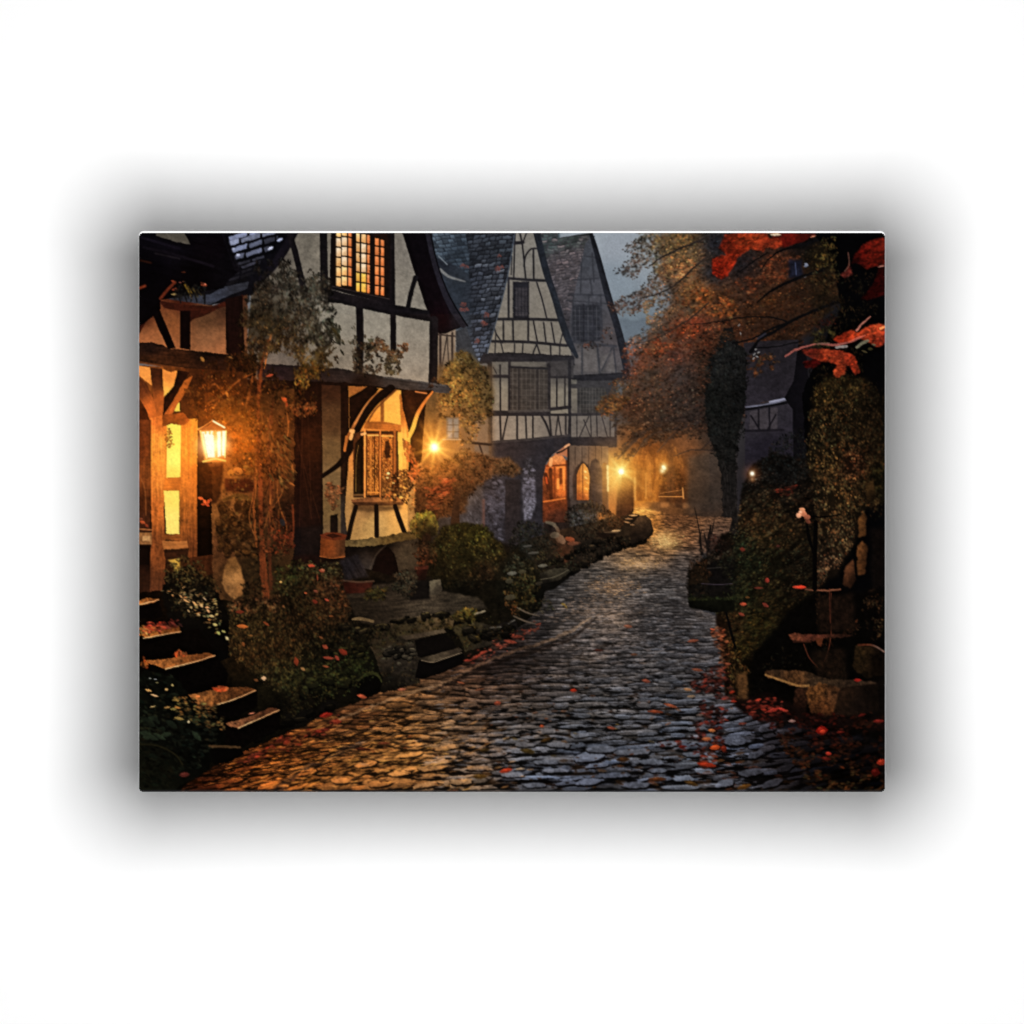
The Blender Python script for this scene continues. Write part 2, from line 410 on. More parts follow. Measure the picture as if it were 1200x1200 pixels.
fill([(711, 545), (713, 545), (713.5, 576), (711.5, 576)], (255, 214, 130), soft=.5)
part('barge_board', None, B2)
stroke([(692, 272), (698, 292), (706, 322), (714, 352), (724, 385), (731, 415), (735, 442)], [4, 6, 7, 8, 8, 9, 6], (34, 36, 44), ('w', .15, 75))

# ================================================================ centre house with the pale gable
B1 = part('house', 'pale grey timber-framed house in the middle of the row, with a slate roof and an orange arched doorway')
part('roof', 'bluish slate roof with red leaves lying on it', B1)
fill([(502, 270), (606, 270), (600, 330), (571, 420), (560, 428), (545, 400), (520, 340)], (48, 56, 66), ('s', .2, 10))
tiles([(540, 270), (606, 270), (599, 300), (594, 330), (583, 372), (572, 414), (561, 425), (552, 405), (546, 390), (542, 350), (548, 310)], (1, -.12), (-.38, 1), 8.2, 5.2, [(560, 285, 52, 57, 65), (590, 290, 50, 55, 62), (555, 330, 48, 52, 61), (580, 340, 64, 67, 75), (560, 380, 54, 59, 70), (565, 412, 84, 93, 110), (545, 300, 40, 45, 52)], gap=(28, 31, 37), var=.3, k=1, hi=(104, 108, 118), warp=.4, gapw=.24)
tiles([(503, 270), (545, 270), (550, 300), (549, 325), (530, 318), (514, 308), (506, 290)], (1, -.1), (.35, 1), 7.5, 4.6, [(510, 280, 74, 84, 94), (535, 300, 54, 64, 74)], gap=(36, 43, 53), var=.25, k=2, a=.85)
fill([(506, 300), (522, 306), (536, 312), (549, 322), (552, 334), (530, 334), (512, 322)], [(518, 304, 38, 43, 52), (540, 326, 46, 52, 60)], ('s', .2, 8), soft=.8)
stroke([(514, 300), (524, 310)], 1.4, (150, 155, 158), a=.6, soft=1)
stroke([(516, 316), (526, 324), (545, 330)], [3.5, 3, 1.5], (138, 134, 128), ('w', .3, 20), a=.65, soft=1)
fill([(515, 332), (552, 332), (552, 400), (536, 390), (522, 350)], [(530, 345, 42, 48, 56), (548, 390, 48, 56, 66)], ('s', .2, 6), soft=2, a=.8)
fill([(534, 388), (547, 384), (554, 408), (562, 426), (535, 418)], (52, 56, 62), ('w', .2, 70))
for x, y, s in [(542, 310, 3), (547, 312, 2), (583, 314, 4), (588, 312, 2.6), (543, 356, 4), (546, 362, 3.6), (541, 362, 3), (570, 368, 4), (568, 379, 3.4), (559, 399, 3.6), (566, 377, 2.4), (585, 299, 2)]:
    splat([x, x + 1.5, x - 1.5], [y, y + 1, y + 1.4], [s * .8] * 3, [s * .55] * 3, rng.rand(3) * 3, np.array([(128, 68, 56), (112, 58, 50), (96, 60, 58)], np.float32), alpha=.75)
CUR[0] = B1
# small house wall seen past the near gable
rect(513, 386, 534, 432, [(520, 395, 128, 112, 96), (530, 430, 116, 100, 84)], ('p', .08))
for p_, w in [([(516, 386), (516, 436)], 3), ([(524, 392), (518, 430)], 1.4), ([(524, 392), (526, 430)], 1.2), ([(530, 390), (530, 428)], 2.6), ([(513, 392), (533, 394)], 1.8)]: stroke(p_, w, (58, 48, 44))
# gable face
G = [(604, 268), (630, 268), (636, 300), (645, 335), (655, 372), (666, 400), (670, 418), (571, 416), (583, 371), (594, 328), (600, 300)]
fill(G, [(615, 290, 124, 119, 111), (610, 350, 122, 115, 106), (640, 360, 128, 120, 109), (620, 390, 133, 125, 112), (590, 400, 128, 120, 107)], ('p', .1))
T = (46, 45, 50)
for p_, w in [([(604, 270), (603, 290), (602, 326)], 1.8), ([(603, 285), (613, 284)], 4), ([(609, 272), (612, 286), (614, 305), (616, 326)], 2), ([(618, 270), (613, 284)], 1.6), ([(630, 291), (622, 292), (616, 300), (614, 312)], 2), ([(625, 292), (625.5, 326)], 2.2), ([(594, 326), (620, 328), (645, 329)], 3.2), ([(596, 328), (596, 373)], 2.4), ([(629, 331), (635, 350), (641, 374)], 1.8), ([(583, 374), (620, 374), (655, 375)], 3.6), ([(577, 400), (620, 401), (664, 405)], 3.4), ([(601, 376), (601.5, 400)], 2.2), ([(619, 376), (619, 401)], 2.2), ([(625, 376), (630, 402)], 1.8), ([(637, 378), (640, 403)], 1.8), ([(646, 378), (650, 402)], 1.8), ([(660, 388), (656, 403)], 1.4), ([(579, 383), (582, 392), (589, 402)], 1.6), ([(590, 376), (590, 400)], 2), ([(587, 402), (590, 414)], 1.4), ([(581, 390), (580, 414)], 1.4), ([(603, 403), (603, 416)], 1.6), ([(613, 403), (612, 416)], 1.6), ([(629, 403), (624, 416)], 1.8), ([(629, 403), (633, 416)], 1.8), ([(645, 404), (645.5, 417)], 1.8), ([(656, 405), (656, 417)], 1.6), ([(600, 300), (599, 322)], 1.2)]:
    stroke(p_, w, T, ('w', .15, 80), soft=.6)
part('window', 'small dark leaded window high in the gable', B1)
rect(601, 330, 620, 374, (42, 42, 49)); rect(604, 337, 618, 370, (62, 58, 62), ('s', .25, 4))
for x in (607, 611, 615): stroke([(x, 336), (x, 371)], .8, (40, 40, 46), a=.8)
for y in range(341, 371, 6): stroke([(604, y), (618, y)], .6, (44, 44, 50), a=.8)
stroke([(604, 372), (620, 374)], 2.4, (36, 36, 42))
CUR[0] = B1
part('barge_board', None, B1)
stroke([(628, 268), (633, 290), (640, 318), (649, 345), (658, 375), (666, 398), (676, 418)], [8, 8, 8, 7.5, 8, 8, 4], (38, 43, 52), ('w', .18, 72))
stroke([(604, 270), (599, 300), (594, 328), (583, 371), (571, 414)], 1.3, (70, 78, 90))
CUR[0] = B1
fill([(566, 414), (600, 413), (672, 417), (674, 428), (640, 430), (600, 426), (560, 426)], (42, 41, 46), ('w', .2, 2), wob=.8)
rect(576, 424, 668, 485, [(590, 435, 96, 92, 86), (585, 460, 128, 120, 106), (655, 440, 84, 80, 76), (655, 465, 126, 118, 104)], ('p', .07))
fill([(640, 424), (672, 422), (672, 443), (640, 443)], (62, 59, 60), ('w', .1, 0), soft=.6)
for p_, w in [([(574, 426), (574, 540)], 5.5), ([(586, 428), (586.5, 484)], 2), ([(576, 441), (597, 441)], 4), ([(597, 425), (597, 484)], 3.4), ([(643, 428), (643, 485)], 4.4), ([(652.5, 440), (652.5, 478)], 2), ([(662, 440), (662, 478)], 1.8), ([(667.5, 420), (667.5, 514)], 3.6), ([(640, 442), (668, 442)], 2.4), ([(578, 430), (582, 438)], 1), ([(595, 485), (668, 477)], 4), ([(576, 483), (643, 484)], 4)]: stroke(p_, w, (44, 42, 46), soft=.6)
part('window', 'wide dark leaded window on the upper floor', B1)
rect(598, 430, 642, 481, (60, 55, 52), ('s', .25, 8))
for x in np.arange(601, 642, 5.2): stroke([(x, 432), (x, 480)], .8, (92, 86, 80), a=.6)
for y in np.arange(437, 481, 6.5): stroke([(598, y), (642, y + .5)], .7, (88, 83, 78), a=.6)
for x in (608, 630): stroke([(x, 431), (x, 481)], 1.8, (46, 43, 44), a=.8)
stroke([(598, 430), (642, 432)], 2.4, (40, 40, 45)); stroke([(596, 482), (643, 481)], 3, (70, 66, 64), a=.8)
CUR[0] = B1
rect(577, 486, 668, 517, [(600, 500, 130, 121, 110), (660, 500, 110, 102, 94)], ('p', .07))
for p_, w in [([(577, 486), (667, 486)], 3), ([(586, 487), (587, 516)], 2.4), ([(595, 486), (592, 500), (589, 515)], 2), ([(606, 486), (606, 514)], 2.2), ([(616, 486), (617, 514)], 2), ([(624.5, 486), (624.5, 514)], 2), ([(634, 486), (640, 497), (645, 511)], 2.6), ([(644, 486), (646, 511)], 2.2), ([(654, 487), (651, 511)], 1.6), ([(654, 487), (658, 511)], 1.6), ([(663, 485), (663, 511)], 2.2), ([(668, 485), (667, 512)], 3.4)]: stroke(p_, w, (44, 42, 46), soft=.6)
# jetty and dark ground floor
fill([(574, 517), (600, 516), (668, 509), (670, 520), (660, 524), (648, 532), (640, 543), (636, 560), (636, 660), (555, 660), (556, 535)], [(600, 525, 40, 38, 43), (580, 560, 42, 44, 54), (625, 560, 36, 38, 46), (600, 620, 34, 34, 40), (570, 610, 42, 44, 54)], ('s', .12, 8), wob=.4)
stroke([(578, 518), (620, 515), (668, 510)], 3, (56, 53, 56), ('w', .2, -3))
stroke([(566, 560), (566, 645)], 1, (60, 60, 70))
fill([(562, 556), (592, 552), (592, 600), (585, 640), (563, 640)], [(575, 565, 40, 41, 48), (580, 585, 56, 57, 68), (572, 620, 40, 41, 49)], ('s', .7, 4), soft=.8)
for i in range(70):
    x_ = 563 + rng.rand() * 27; y_ = 556 + rng.rand() * 80
    splat([x_], [y_], 2.6, 1.5, [rng.randn() * .15], np.array([(78, 79, 92)], np.float32) * (.3 + .8 * rng.rand()), kind='slab', alpha=.6)
rect(564, 585, 568, 618, (96, 62, 54), soft=.6, a=.9)
fill([(616, 538), (623, 535), (627, 560), (628, 590), (622, 608), (614, 610), (612, 570)], [(620, 545, 46, 47, 54), (621, 575, 74, 74, 86), (622, 598, 92, 93, 106)], ('s', .8, 3), soft=1)
for i in range(34):
    x_ = 613 + rng.rand() * 14; y_ = 545 + rng.rand() * 62
    splat([x_], [y_], 2.4, 1.3, [rng.randn() * .2], np.array([(104, 104, 120)], np.float32) * (.25 + .85 * rng.rand()), kind='slab', alpha=.6)
rect(592, 562, 610, 640, (36, 34, 38), ('w', .15, 90), soft=.6)
rect(636, 585, 668, 690, (36, 28, 26), ('s', .4, 5), soft=1)
DW = part('arched_doorway', 'orange lit arched doorway', B1)
fill([(636, 612), (636, 562), (639, 548), (646, 536), (653, 531), (660, 535), (664, 541), (665, 612)], [(652, 537, 226, 140, 80), (643, 548, 190, 88, 38), (650, 560, 140, 56, 22), (659, 552, 222, 110, 44), (655, 572, 220, 104, 40), (642, 575, 84, 40, 22), (650, 590, 104, 44, 22), (655, 604, 60, 32, 24)], ('s', .45, 4))
for p_, w, c in [([(640, 546), (664, 545)], 2.4, (128, 50, 20)), ([(650, 548), (650, 585)], 2, (120, 48, 20)), ([(664, 540), (664, 600)], 2, (92, 40, 22)), ([(657, 550), (657, 566)], 3.6, (110, 44, 18)), ([(660.5, 550), (661, 574)], 2, (255, 150, 66)), ([(654, 562), (654, 572)], 3, (255, 156, 70)), ([(653, 548), (661, 547)], 1.8, (246, 140, 60)), ([(646, 538), (645, 545)], 4, (252, 178, 110)), ([(639, 556), (643, 572)], 5, (66, 30, 18)), ([(640, 560), (641, 566)], 2.4, (200, 70, 30)), ([(637, 588), (662, 584)], 1.6, (230, 120, 50)), ([(645, 550), (646, 584)], 4, (74, 34, 18))]:
    stroke(p_, w, c, soft=.7, a=.85)
CUR[0] = B1
fill([(648, 533), (654, 529), (664, 521), (667, 520), (666, 536), (660, 534)], (176, 104, 70), soft=.5); stroke([(653, 531), (660, 528), (667, 522)], 2, (44, 38, 38)); stroke([(662, 524), (667, 521)], 2.4, (240, 170, 120))
stroke([(666, 524), (666, 612)], 2.4, (50, 36, 32))

# ================================================================ maple with ivy trunk, the crown behind the red branches
TR = part('tree', 'large orange-brown autumn tree with a dark ivy-clad trunk overhanging the lane')
CROWN = [(738, 264), (752, 275), (742, 285), (731, 292), (742, 296), (736, 306), (728, 318), (722, 316), (716, 316), (730, 325), (745, 325), (757, 310), (764, 318), (755, 336), (738, 344), (714, 358), (716, 366), (728, 368), (742, 368), (755, 358), (768, 350), (772, 362), (757, 378), (752, 390), (738, 393), (732, 404), (728, 416), (733, 428), (728, 442), (718, 448), (716, 456), (700, 470), (696, 482), (712, 490), (722, 505), (726, 512), (738, 520), (760, 522), (790, 514), (825, 512), (845, 505), (900, 480), (940, 400), (985, 340), (985, 262)]
CF = [(750, 275, 84, 72, 52), (735, 292, 92, 72, 56), (765, 292, 112, 86, 52), (800, 285, 120, 92, 48), (800, 303, 150, 110, 60), (726, 317, 70, 52, 42), (760, 318, 104, 76, 52), (795, 315, 178, 118, 68), (720, 360, 100, 64, 46), (745, 355, 92, 62, 46), (780, 340, 104, 74, 48), (815, 340, 170, 108, 50), (790, 362, 118, 82, 50), (762, 375, 196, 140, 84), (775, 388, 96, 74, 56), (825, 350, 172, 96, 40), (850, 352, 130, 74, 38), (812, 365, 90, 74, 48), (745, 392, 120, 84, 56), (770, 405, 130, 78, 44), (800, 385, 158, 72, 36), (815, 378, 170, 66, 34), (735, 412, 170, 84, 48), (750, 425, 140, 72, 40), (790, 415, 112, 60, 40), (730, 430, 130, 64, 44), (760, 440, 96, 68, 44), (800, 440, 74, 56, 44), (728, 455, 120, 82, 44), (712, 470, 150, 94, 42), (702, 482, 160, 96, 40), (735, 475, 124, 70, 40), (770, 468, 96, 66, 44), (800, 475, 74, 58, 46), (735, 495, 86, 60, 40), (775, 500, 66, 52, 42), (810, 500, 62, 50, 42), (830, 450, 58, 44, 34), (830, 400, 96, 58, 36), (860, 390, 120, 68, 38), (880, 330, 100, 62, 42), (910, 312, 128, 70, 40), (870, 310, 66, 56, 54), (900, 350, 124, 72, 34), (940, 360, 96, 60, 34), (885, 375, 98, 58, 30), (920, 390, 84, 52, 30), (850, 410, 84, 52, 34), (960, 300, 50, 42, 22), (960, 350, 66, 48, 26), (840, 285, 46, 46, 50), (835, 320, 52, 50, 50), (940, 280, 28, 26, 26), (735, 520, 44, 36, 34), (790, 515, 60, 46, 38)]
part('crown', None, TR)
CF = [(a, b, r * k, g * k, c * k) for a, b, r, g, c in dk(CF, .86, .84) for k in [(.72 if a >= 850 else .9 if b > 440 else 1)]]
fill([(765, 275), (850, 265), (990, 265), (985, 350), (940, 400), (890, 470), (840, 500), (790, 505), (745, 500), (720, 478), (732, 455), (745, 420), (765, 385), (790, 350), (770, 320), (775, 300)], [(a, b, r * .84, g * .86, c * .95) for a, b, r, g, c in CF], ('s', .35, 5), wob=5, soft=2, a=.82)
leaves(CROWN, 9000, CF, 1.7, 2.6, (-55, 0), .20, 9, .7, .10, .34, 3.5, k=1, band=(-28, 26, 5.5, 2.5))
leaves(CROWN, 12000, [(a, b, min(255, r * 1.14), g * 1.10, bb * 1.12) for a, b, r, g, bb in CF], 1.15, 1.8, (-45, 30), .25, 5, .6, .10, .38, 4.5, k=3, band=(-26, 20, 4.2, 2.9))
for q in ([(746, 336), (762, 322), (766, 312), (772, 318), (764, 336)], [(735, 372), (755, 362), (771, 352), (772, 360), (757, 376), (752, 388), (736, 390)], [(757, 373), (772, 362), (774, 376), (765, 384), (752, 386)]):
    pass
leaves([(755, 275), (800, 272), (810, 330), (770, 325)], 500, [(770, 290, 140, 110, 66), (800, 310, 176, 122, 70)], 1.7, 2.4, (-40, 20), .3, 7, .6, .1, .5)
leaves([(780, 385), (815, 372), (820, 395), (770, 420), (745, 415)], 520, (150, 68, 34), 1.8, 2.2, (-40, 10), .3, 7, .5, .15, .47)
leaves([(697, 478), (720, 462), (740, 468), (720, 486)], 260, (140, 84, 36), 1.6, 2, (-30, 30), .3, 6, .5)
leaves([(790, 350), (822, 336), (856, 350), (870, 366), (850, 372), (815, 366)], 620, (166, 90, 42), 1.6, 2, (-40, 20), .3, 7, .6, .12, .42)
leaves([(860, 330), (900, 302), (938, 300), (930, 320), (880, 345)], 520, (136, 70, 40), 1.7, 2.4, (-30, 5), .3, 7, .6, .12, .45)
leaves([(795, 308), (812, 304), (816, 322), (796, 325)], 120, (214, 140, 84), 1.7, 2, (-30, 30), .25, 7, .5, .1, .45)
leaves([(757, 352), (768, 346), (765, 372), (755, 380)], 160, (196, 142, 88), 1.5, 2, (-30, 60), .2, 7, .4, .1, .4)
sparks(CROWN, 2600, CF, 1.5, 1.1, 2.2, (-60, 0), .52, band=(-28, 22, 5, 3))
# limbs
part('limb', None, TR)
for p_, w, c in [([(760, 312), (775, 302), (800, 290), (830, 278)], [1, 2, 2.6, 3], (44, 38, 36)), ([(752, 350), (785, 338), (815, 312), (830, 300)], [.8, 1.8, 2.6, 3], (48, 40, 36)), ([(735, 404), (770, 396), (810, 372), (830, 355)], [.6, 1.2, 1.8, 2], (52, 40, 34)), ([(742, 535), (760, 512), (790, 502), (830, 494), (850, 496)], [1, 2, 2.6, 3, 3.4], (40, 34, 33)), ([(770, 530), (790, 508), (805, 500)], [1, 1.6, 2], (44, 36, 34)), ([(724, 538), (738, 522), (756, 505), (775, 498)], [1.4, 3.4, 3, 2], (44, 36, 34)), ([(790, 534), (815, 527), (850, 530)], [.8, 1.6, 2.4], (46, 38, 34)), ([(800, 470), (825, 452), (842, 430)], [.8, 1.6, 2.6], (42, 34, 30)), ([(820, 528), (834, 516), (848, 510)], [.8, 1.4, 2], (44, 36, 34))]:
    stroke(p_, w, c, wob=1, soft=.7, a=.9)
leaves([(722, 536), (738, 512), (765, 498), (800, 495), (840, 488), (840, 500), (800, 508), (760, 520), (735, 538)], 1000, [(730, 520, 44, 35, 32), (770, 505, 50, 40, 34), (800, 500, 70, 50, 38)], 1.5, 2, (-60, 30), .35, 6, .6, .1, .45)

# ================================================================ dark house behind the trees on the right
B3 = part('house', 'dark slate-roofed house behind the ivy trunk on the right')
fill([(872, 402), (890, 400), (936, 398), (936, 470), (918, 466), (872, 477)], [(900, 415, 34, 32, 36), (900, 450, 36, 34, 39), (900, 468, 44, 41, 48)], ('s', .2, 4), wob=1)
fill([(873, 476), (930, 466), (940, 480), (940, 560), (873, 560)], [(890, 490, 46, 44, 50), (900, 530, 32, 30, 38)], ('s', .1, 9))
stroke([(874, 477), (898, 474), (922, 468)], [1.4, 2, 2.6], (96, 96, 110)); stroke([(902, 471), (921, 467)], 2, (138, 138, 156)); stroke([(874, 480), (922, 472)], 2.6, (20, 19, 24))
for q in ([(879, 482), (888, 480), (888, 503), (878, 503)], [(890, 480), (900, 478), (901, 503), (890, 503)], [(903, 478), (911, 477), (911, 503), (903, 503)]): fill(q, (58, 54, 58), ('p', .1))
for p_, w in [([(880, 487), (890, 503)], 2), ([(909, 486), (900, 503)], 2), ([(874, 505), (918, 504)], 3), ([(889, 478), (889, 505)], 2), ([(901.5, 478), (902, 505)], 2)]: stroke(p_, w, (30, 28, 34))
fill([(935, 404), (944, 404), (947, 440), (956, 468), (948, 482), (946, 560), (930, 560), (929, 480), (919, 466), (930, 446)], (15, 14, 18), ('w', .1, 90))
part('window', None, B3)
rect(924, 304, 941, 326, (24, 26, 38), ('s', .5, 5), soft=1.2, wob=2); stroke([(932, 308), (933, 322)], 1, (62, 70, 96), soft=.8)
splat([945, 943, 944], [310, 324, 312], [3, 2.6, 2.4], [2, 1.4, 1.4], [.6, -.2, 0], np.array([(104, 110, 124), (110, 112, 120), (90, 96, 112)], np.float32))
CUR[0] = B3
leaves([(870, 415), (905, 412), (915, 425), (885, 442)], 160, (96, 58, 30), 1.7, 2, (-40, 20), .3, 6, .6, .1, .42)
# ivy trunk
TK = part('trunk', 'dark trunk thick with ivy', TR)
fill([(830, 425), (840, 404), (850, 385), (858, 385), (862, 400), (876, 412), (875, 450), (872, 480), (868, 500), (864, 520), (862, 545), (865, 625), (868, 632), (842, 634), (847, 600), (845, 560), (840, 535), (829, 505), (826, 460)], [(850, 420, 26, 27, 27), (848, 480, 21, 22, 21), (850, 520, 24, 25, 24), (855, 560, 25, 24, 23), (855, 610, 28, 25, 23)], ('s', .5, 3), wob=3)
leaves([(827, 428), (842, 404), (862, 400), (877, 412), (876, 455), (871, 505), (864, 550), (846, 550), (834, 525), (826, 495), (823, 455)], 2600, [(850, 410, 34, 35, 32), (835, 470, 28, 30, 26), (865, 470, 20, 21, 20), (850, 530, 26, 27, 25)], 1.1, 1.8, (0, 180), .4, 6, .9, .06, 0, 4)
leaves([(812, 400), (836, 388), (862, 386), (866, 396), (845, 404), (834, 420), (830, 455), (818, 460)], 620, [(820, 420, 62, 46, 34), (850, 392, 92, 54, 30), (826, 405, 110, 52, 30)], 1.5, 2, (-40, 20))
for i in range(60):
    x = 847 + rng.rand() * 17; y = 540 + rng.rand() * 80
    stroke([(x, y), (x + rng.randn(), y + 8)], .9, (50, 47, 44) if i % 2 else (20, 19, 18), a=.4, soft=.8)
for x, y in [(866, 381), (868, 391), (884, 415), (886, 409), (889, 413), (883, 420), (887, 418)]: splat([x], [y], 2.2, 1, [rng.rand() * 3], np.array([(120, 118, 116)], np.float32))
part('limb', None, TR)
for p_, w in [([(880, 412), (890, 398), (905, 390), (932, 374), (965, 360), (985, 352)], [5, 3.4, 3.6, 3.2, 3.6, 5]), ([(887, 355), (905, 340), (935, 326), (965, 316)], [1.2, 3, 3.6, 4]), ([(858, 402), (880, 398), (905, 385), (925, 378)], [2, 2, 2.6, 3]), ([(890, 318), (900, 305), (915, 294), (940, 287), (975, 276)], [.8, 1.6, 2.6, 3, 4]), ([(862, 322), (885, 305), (900, 296)], [.6, 1.4, 1.6]), ([(800, 380), (835, 378), (870, 372), (905, 372), (925, 378)], [.6, .9, 1.2, 1.4, 1.8]), ([(884, 408), (910, 406), (940, 400)], [1.4, 1.4, 1.6])]:
    stroke(p_, w, (14, 14, 16), wob=1, soft=.6)
stroke([(888, 397), (897, 391)], 2.4, (44, 48, 62), soft=.8, a=.7)

# ================================================================ right-hand bank, ivy column, rocks
part('wall', 'dark garden wall in deep shade at the right edge')
fill([(948, 268), (1040, 268), (1040, 870), (930, 860), (940, 700), (946, 560), (940, 460), (985, 360), (975, 300)], (5, 5, 6), ('s', .3, 6), wob=2)
part('ivy', 'golden-brown ivy climbing the dark wall at the right edge')
IV = dk([(960, 450, 64, 50, 24), (1000, 450, 62, 48, 24), (1025, 470, 36, 28, 16), (955, 510, 56, 46, 26), (990, 500, 58, 44, 24), (975, 540, 72, 54, 28), (1000, 545, 90, 52, 30), (960, 580, 64, 50, 30), (985, 580, 92, 68, 36), (1005, 590, 60, 44, 24), (970, 610, 76, 56, 32), (985, 635, 96, 70, 42), (970, 655, 84, 60, 40), (1030, 560, 40, 36, 16), (965, 640, 56, 44, 28), (1020, 520, 40, 30, 16), (975, 690, 44, 34, 22)], 1.12)
fill([(952, 455), (975, 438), (1015, 442), (1037, 470), (1037, 590), (1010, 600), (1000, 640), (985, 668), (950, 700), (946, 620), (940, 560), (950, 500)], [(a, b, r * .3, g * .3, c * .3) for a, b, r, g, c in IV], ('s', .4, 5), wob=4, soft=2)
leaves([(952, 455), (975, 438), (1012, 442), (1034, 470), (1037, 560), (1030, 600), (1002, 600), (1000, 640), (985, 664), (955, 690), (946, 620), (942, 560), (950, 500)], 7000, IV, 1.2, 2, (40, 140), .38, 7, .9, .12, .42, 4, dark=.3)
sparks([(955, 458), (975, 440), (1010, 444), (1030, 470), (1030, 560), (1000, 590), (996, 640), (985, 660), (960, 680), (950, 620), (946, 560), (952, 500)], 1500, IV, 1.7, 1.2, 2.4, (40, 140), .50)
leaves([(962, 280), (980, 275), (982, 330), (955, 350), (950, 330)], 500, [(970, 290, 78, 64, 30), (960, 340, 60, 46, 26)], 1.6, 2, (0, 180), .4, 6, .8, .1, .42)
leaves([(955, 330), (1030, 320), (1030, 370), (960, 370)], 300, (36, 28, 16), 1.5, 2, (0, 180), .4, 6, .8, .1, .5)
leaves([(950, 385), (975, 380), (978, 405), (955, 410)], 260, (70, 62, 28), 1.5, 2.2, (0, 180), .4, 6, .8, .1, .42)
leaves([(965, 370), (985, 368), (980, 380), (955, 382)], 60, (70, 30, 18), 1.6)
sparks([(950, 360), (985, 345), (1015, 380), (1010, 450), (960, 460), (945, 430)], 700, (48, 36, 18), 1.0, 1.5, 2.4, (40, 140), .42)
sparks([(1000, 440), (1037, 450), (1037, 610), (1020, 610)], 500, (44, 34, 18), 1.0, 1.4, 2.4, (40, 140), .42)
part('rock', 'ochre lit rough stones stacked beside the ivy')
for q, c in [([(1006, 608), (1012, 600), (1016, 605), (1014, 628), (1006, 630)], (92, 58, 28)), ([(1004, 640), (1011, 634), (1017, 640), (1014, 672), (1005, 675)], (98, 60, 30)), ([(990, 664), (1000, 655), (1003, 680), (996, 690), (988, 685)], (80, 48, 28)), ([(1010, 700), (1022, 690), (1032, 694), (1024, 718), (1012, 716)], (92, 60, 34)), ([(1015, 722), (1028, 716), (1036, 724), (1030, 745), (1020, 740)], (84, 58, 36)), ([(988, 722), (1004, 716), (1004, 742), (992, 740)], (58, 34, 20)), ([(1014, 568), (1024, 562), (1026, 584), (1016, 590)], (56, 40, 20))]:
    fill(q, [(q[0][0], q[0][1], *c), (q[2][0] + 4, q[2][1] + 4, c[0] * .35, c[1] * .35, c[2] * .35)], ('s', .4, 3), wob=1.6, soft=.6)

# ================================================================ cobbled lane
RD = part('cobbled_lane', 'wet cobbled lane curving up between the houses with fallen leaves on it')
ROAD = [(160, 935), (235, 905), (262, 890), (300, 873), (330, 857), (380, 838), (430, 812), (480, 797), (540, 765), (590, 735), (600, 715), (610, 690), (635, 672), (680, 650), (725, 630), (750, 622), (756, 616), (748, 610), (742, 604), (738, 596), (752, 594), (790, 604), (858, 607), (850, 640), (822, 650), (816, 690), (812, 712), (838, 722), (850, 760), (846, 800), (870, 830), (940, 842), (1040, 860), (1040, 935)]
RC = [(230, 915, 84, 44, 20), (300, 890, 108, 60, 28), (360, 880, 122, 70, 32), (420, 855, 104, 62, 34), (430, 905, 146, 88, 44), (330, 915, 168, 104, 48), (480, 880, 166, 108, 56), (480, 830, 116, 76, 42), (540, 800, 104, 72, 46), (520, 850, 128, 90, 56), (560, 880, 120, 92, 70), (540, 915, 120, 90, 62), (590, 770, 80, 66, 56), (600, 810, 106, 80, 58), (620, 850, 88, 76, 66), (620, 900, 84, 84, 88), (700, 900, 80, 82, 88), (680, 860, 76, 74, 74), (700, 820, 78, 72, 68), (650, 780, 94, 76, 62), (630, 740, 70, 62, 56), (660, 720, 86, 74, 64), (700, 760, 102, 84, 72), (690, 740, 110, 92, 78), (720, 725, 126, 96, 70), (740, 780, 84, 76, 72), (780, 760, 80, 76, 76), (790, 800, 74, 72, 74), (820, 780, 84, 76, 74), (780, 850, 72, 72, 76), (800, 900, 72, 76, 84), (870, 870, 68, 72, 86), (880, 900, 56, 58, 66), (940, 890, 40, 40, 44), (1000, 900, 20, 18, 20), (960, 860, 40, 38, 44), (780, 700, 80, 72, 66), (800, 660, 74, 62, 54), (760, 690, 92, 80, 70), (700, 680, 84, 72, 60), (650, 690, 66, 60, 54), (740, 665, 110, 84, 58), (780, 640, 120, 84, 50), (800, 625, 100, 66, 42), (760, 612, 170, 104, 46), (745, 600, 200, 120, 50), (835, 640, 72, 54, 44), (790, 612, 96, 60, 36), (775, 735, 74, 68, 66), (600, 735, 56, 46, 38)]
sl = box(160, 590, 1040, 935); x, y = XX[sl], YY[sl]
rc = field(RC, 3.2)(x, y)
gr = rc.mean(2, keepdims=True); k_ = np.clip((x - 470) / 160, 0, 1)[..., None] * np.clip((y - 640) / 40, 0, 1)[..., None]
rc = rc * (1 - .45 * k_) + gr * np.array([.97, .99, 1.06], np.float32) * .45 * k_
# perspective course coordinate: rows crowd together up the lane
yy = y + np.where(x < 560, (560 - x) * -.10, 0) * np.clip((y - 600) / 250, 0, 1) * -1 + np.clip(x - 830, 0, 400) * .20 + 2.2 * (fbm(x / 38, y / 22, 3, 2) - .5)
t = np.clip(yy - 575, 6, None)
v = 41 * np.log(t / 6)
v = v * (1 + 0 * v)
rowh = t / 28.6
u = (x - 700 - (y - 900) * .1) / (t * .105)
u = u + .55 * (fbm(x / 30, y / 9, 2, 11) - .5); v = v + .9 * (fbm(x / 26, y / 9, 3, 5) - .5) + 1.1 * (vn(u * .45 + 9, v * .22, 3) - .5)
r1, r2, fu, fv = cells(u, v, 6, .45)
nz = .25 + .5 * fbm(x / 9, y / 1.8, 3, 2); nz2 = fbm(x / 1.1, y / .9, 2, 7)
gapw = .16 + .34 * np.clip((y - 700) / 220, 0, 1) * (.4 + r2)
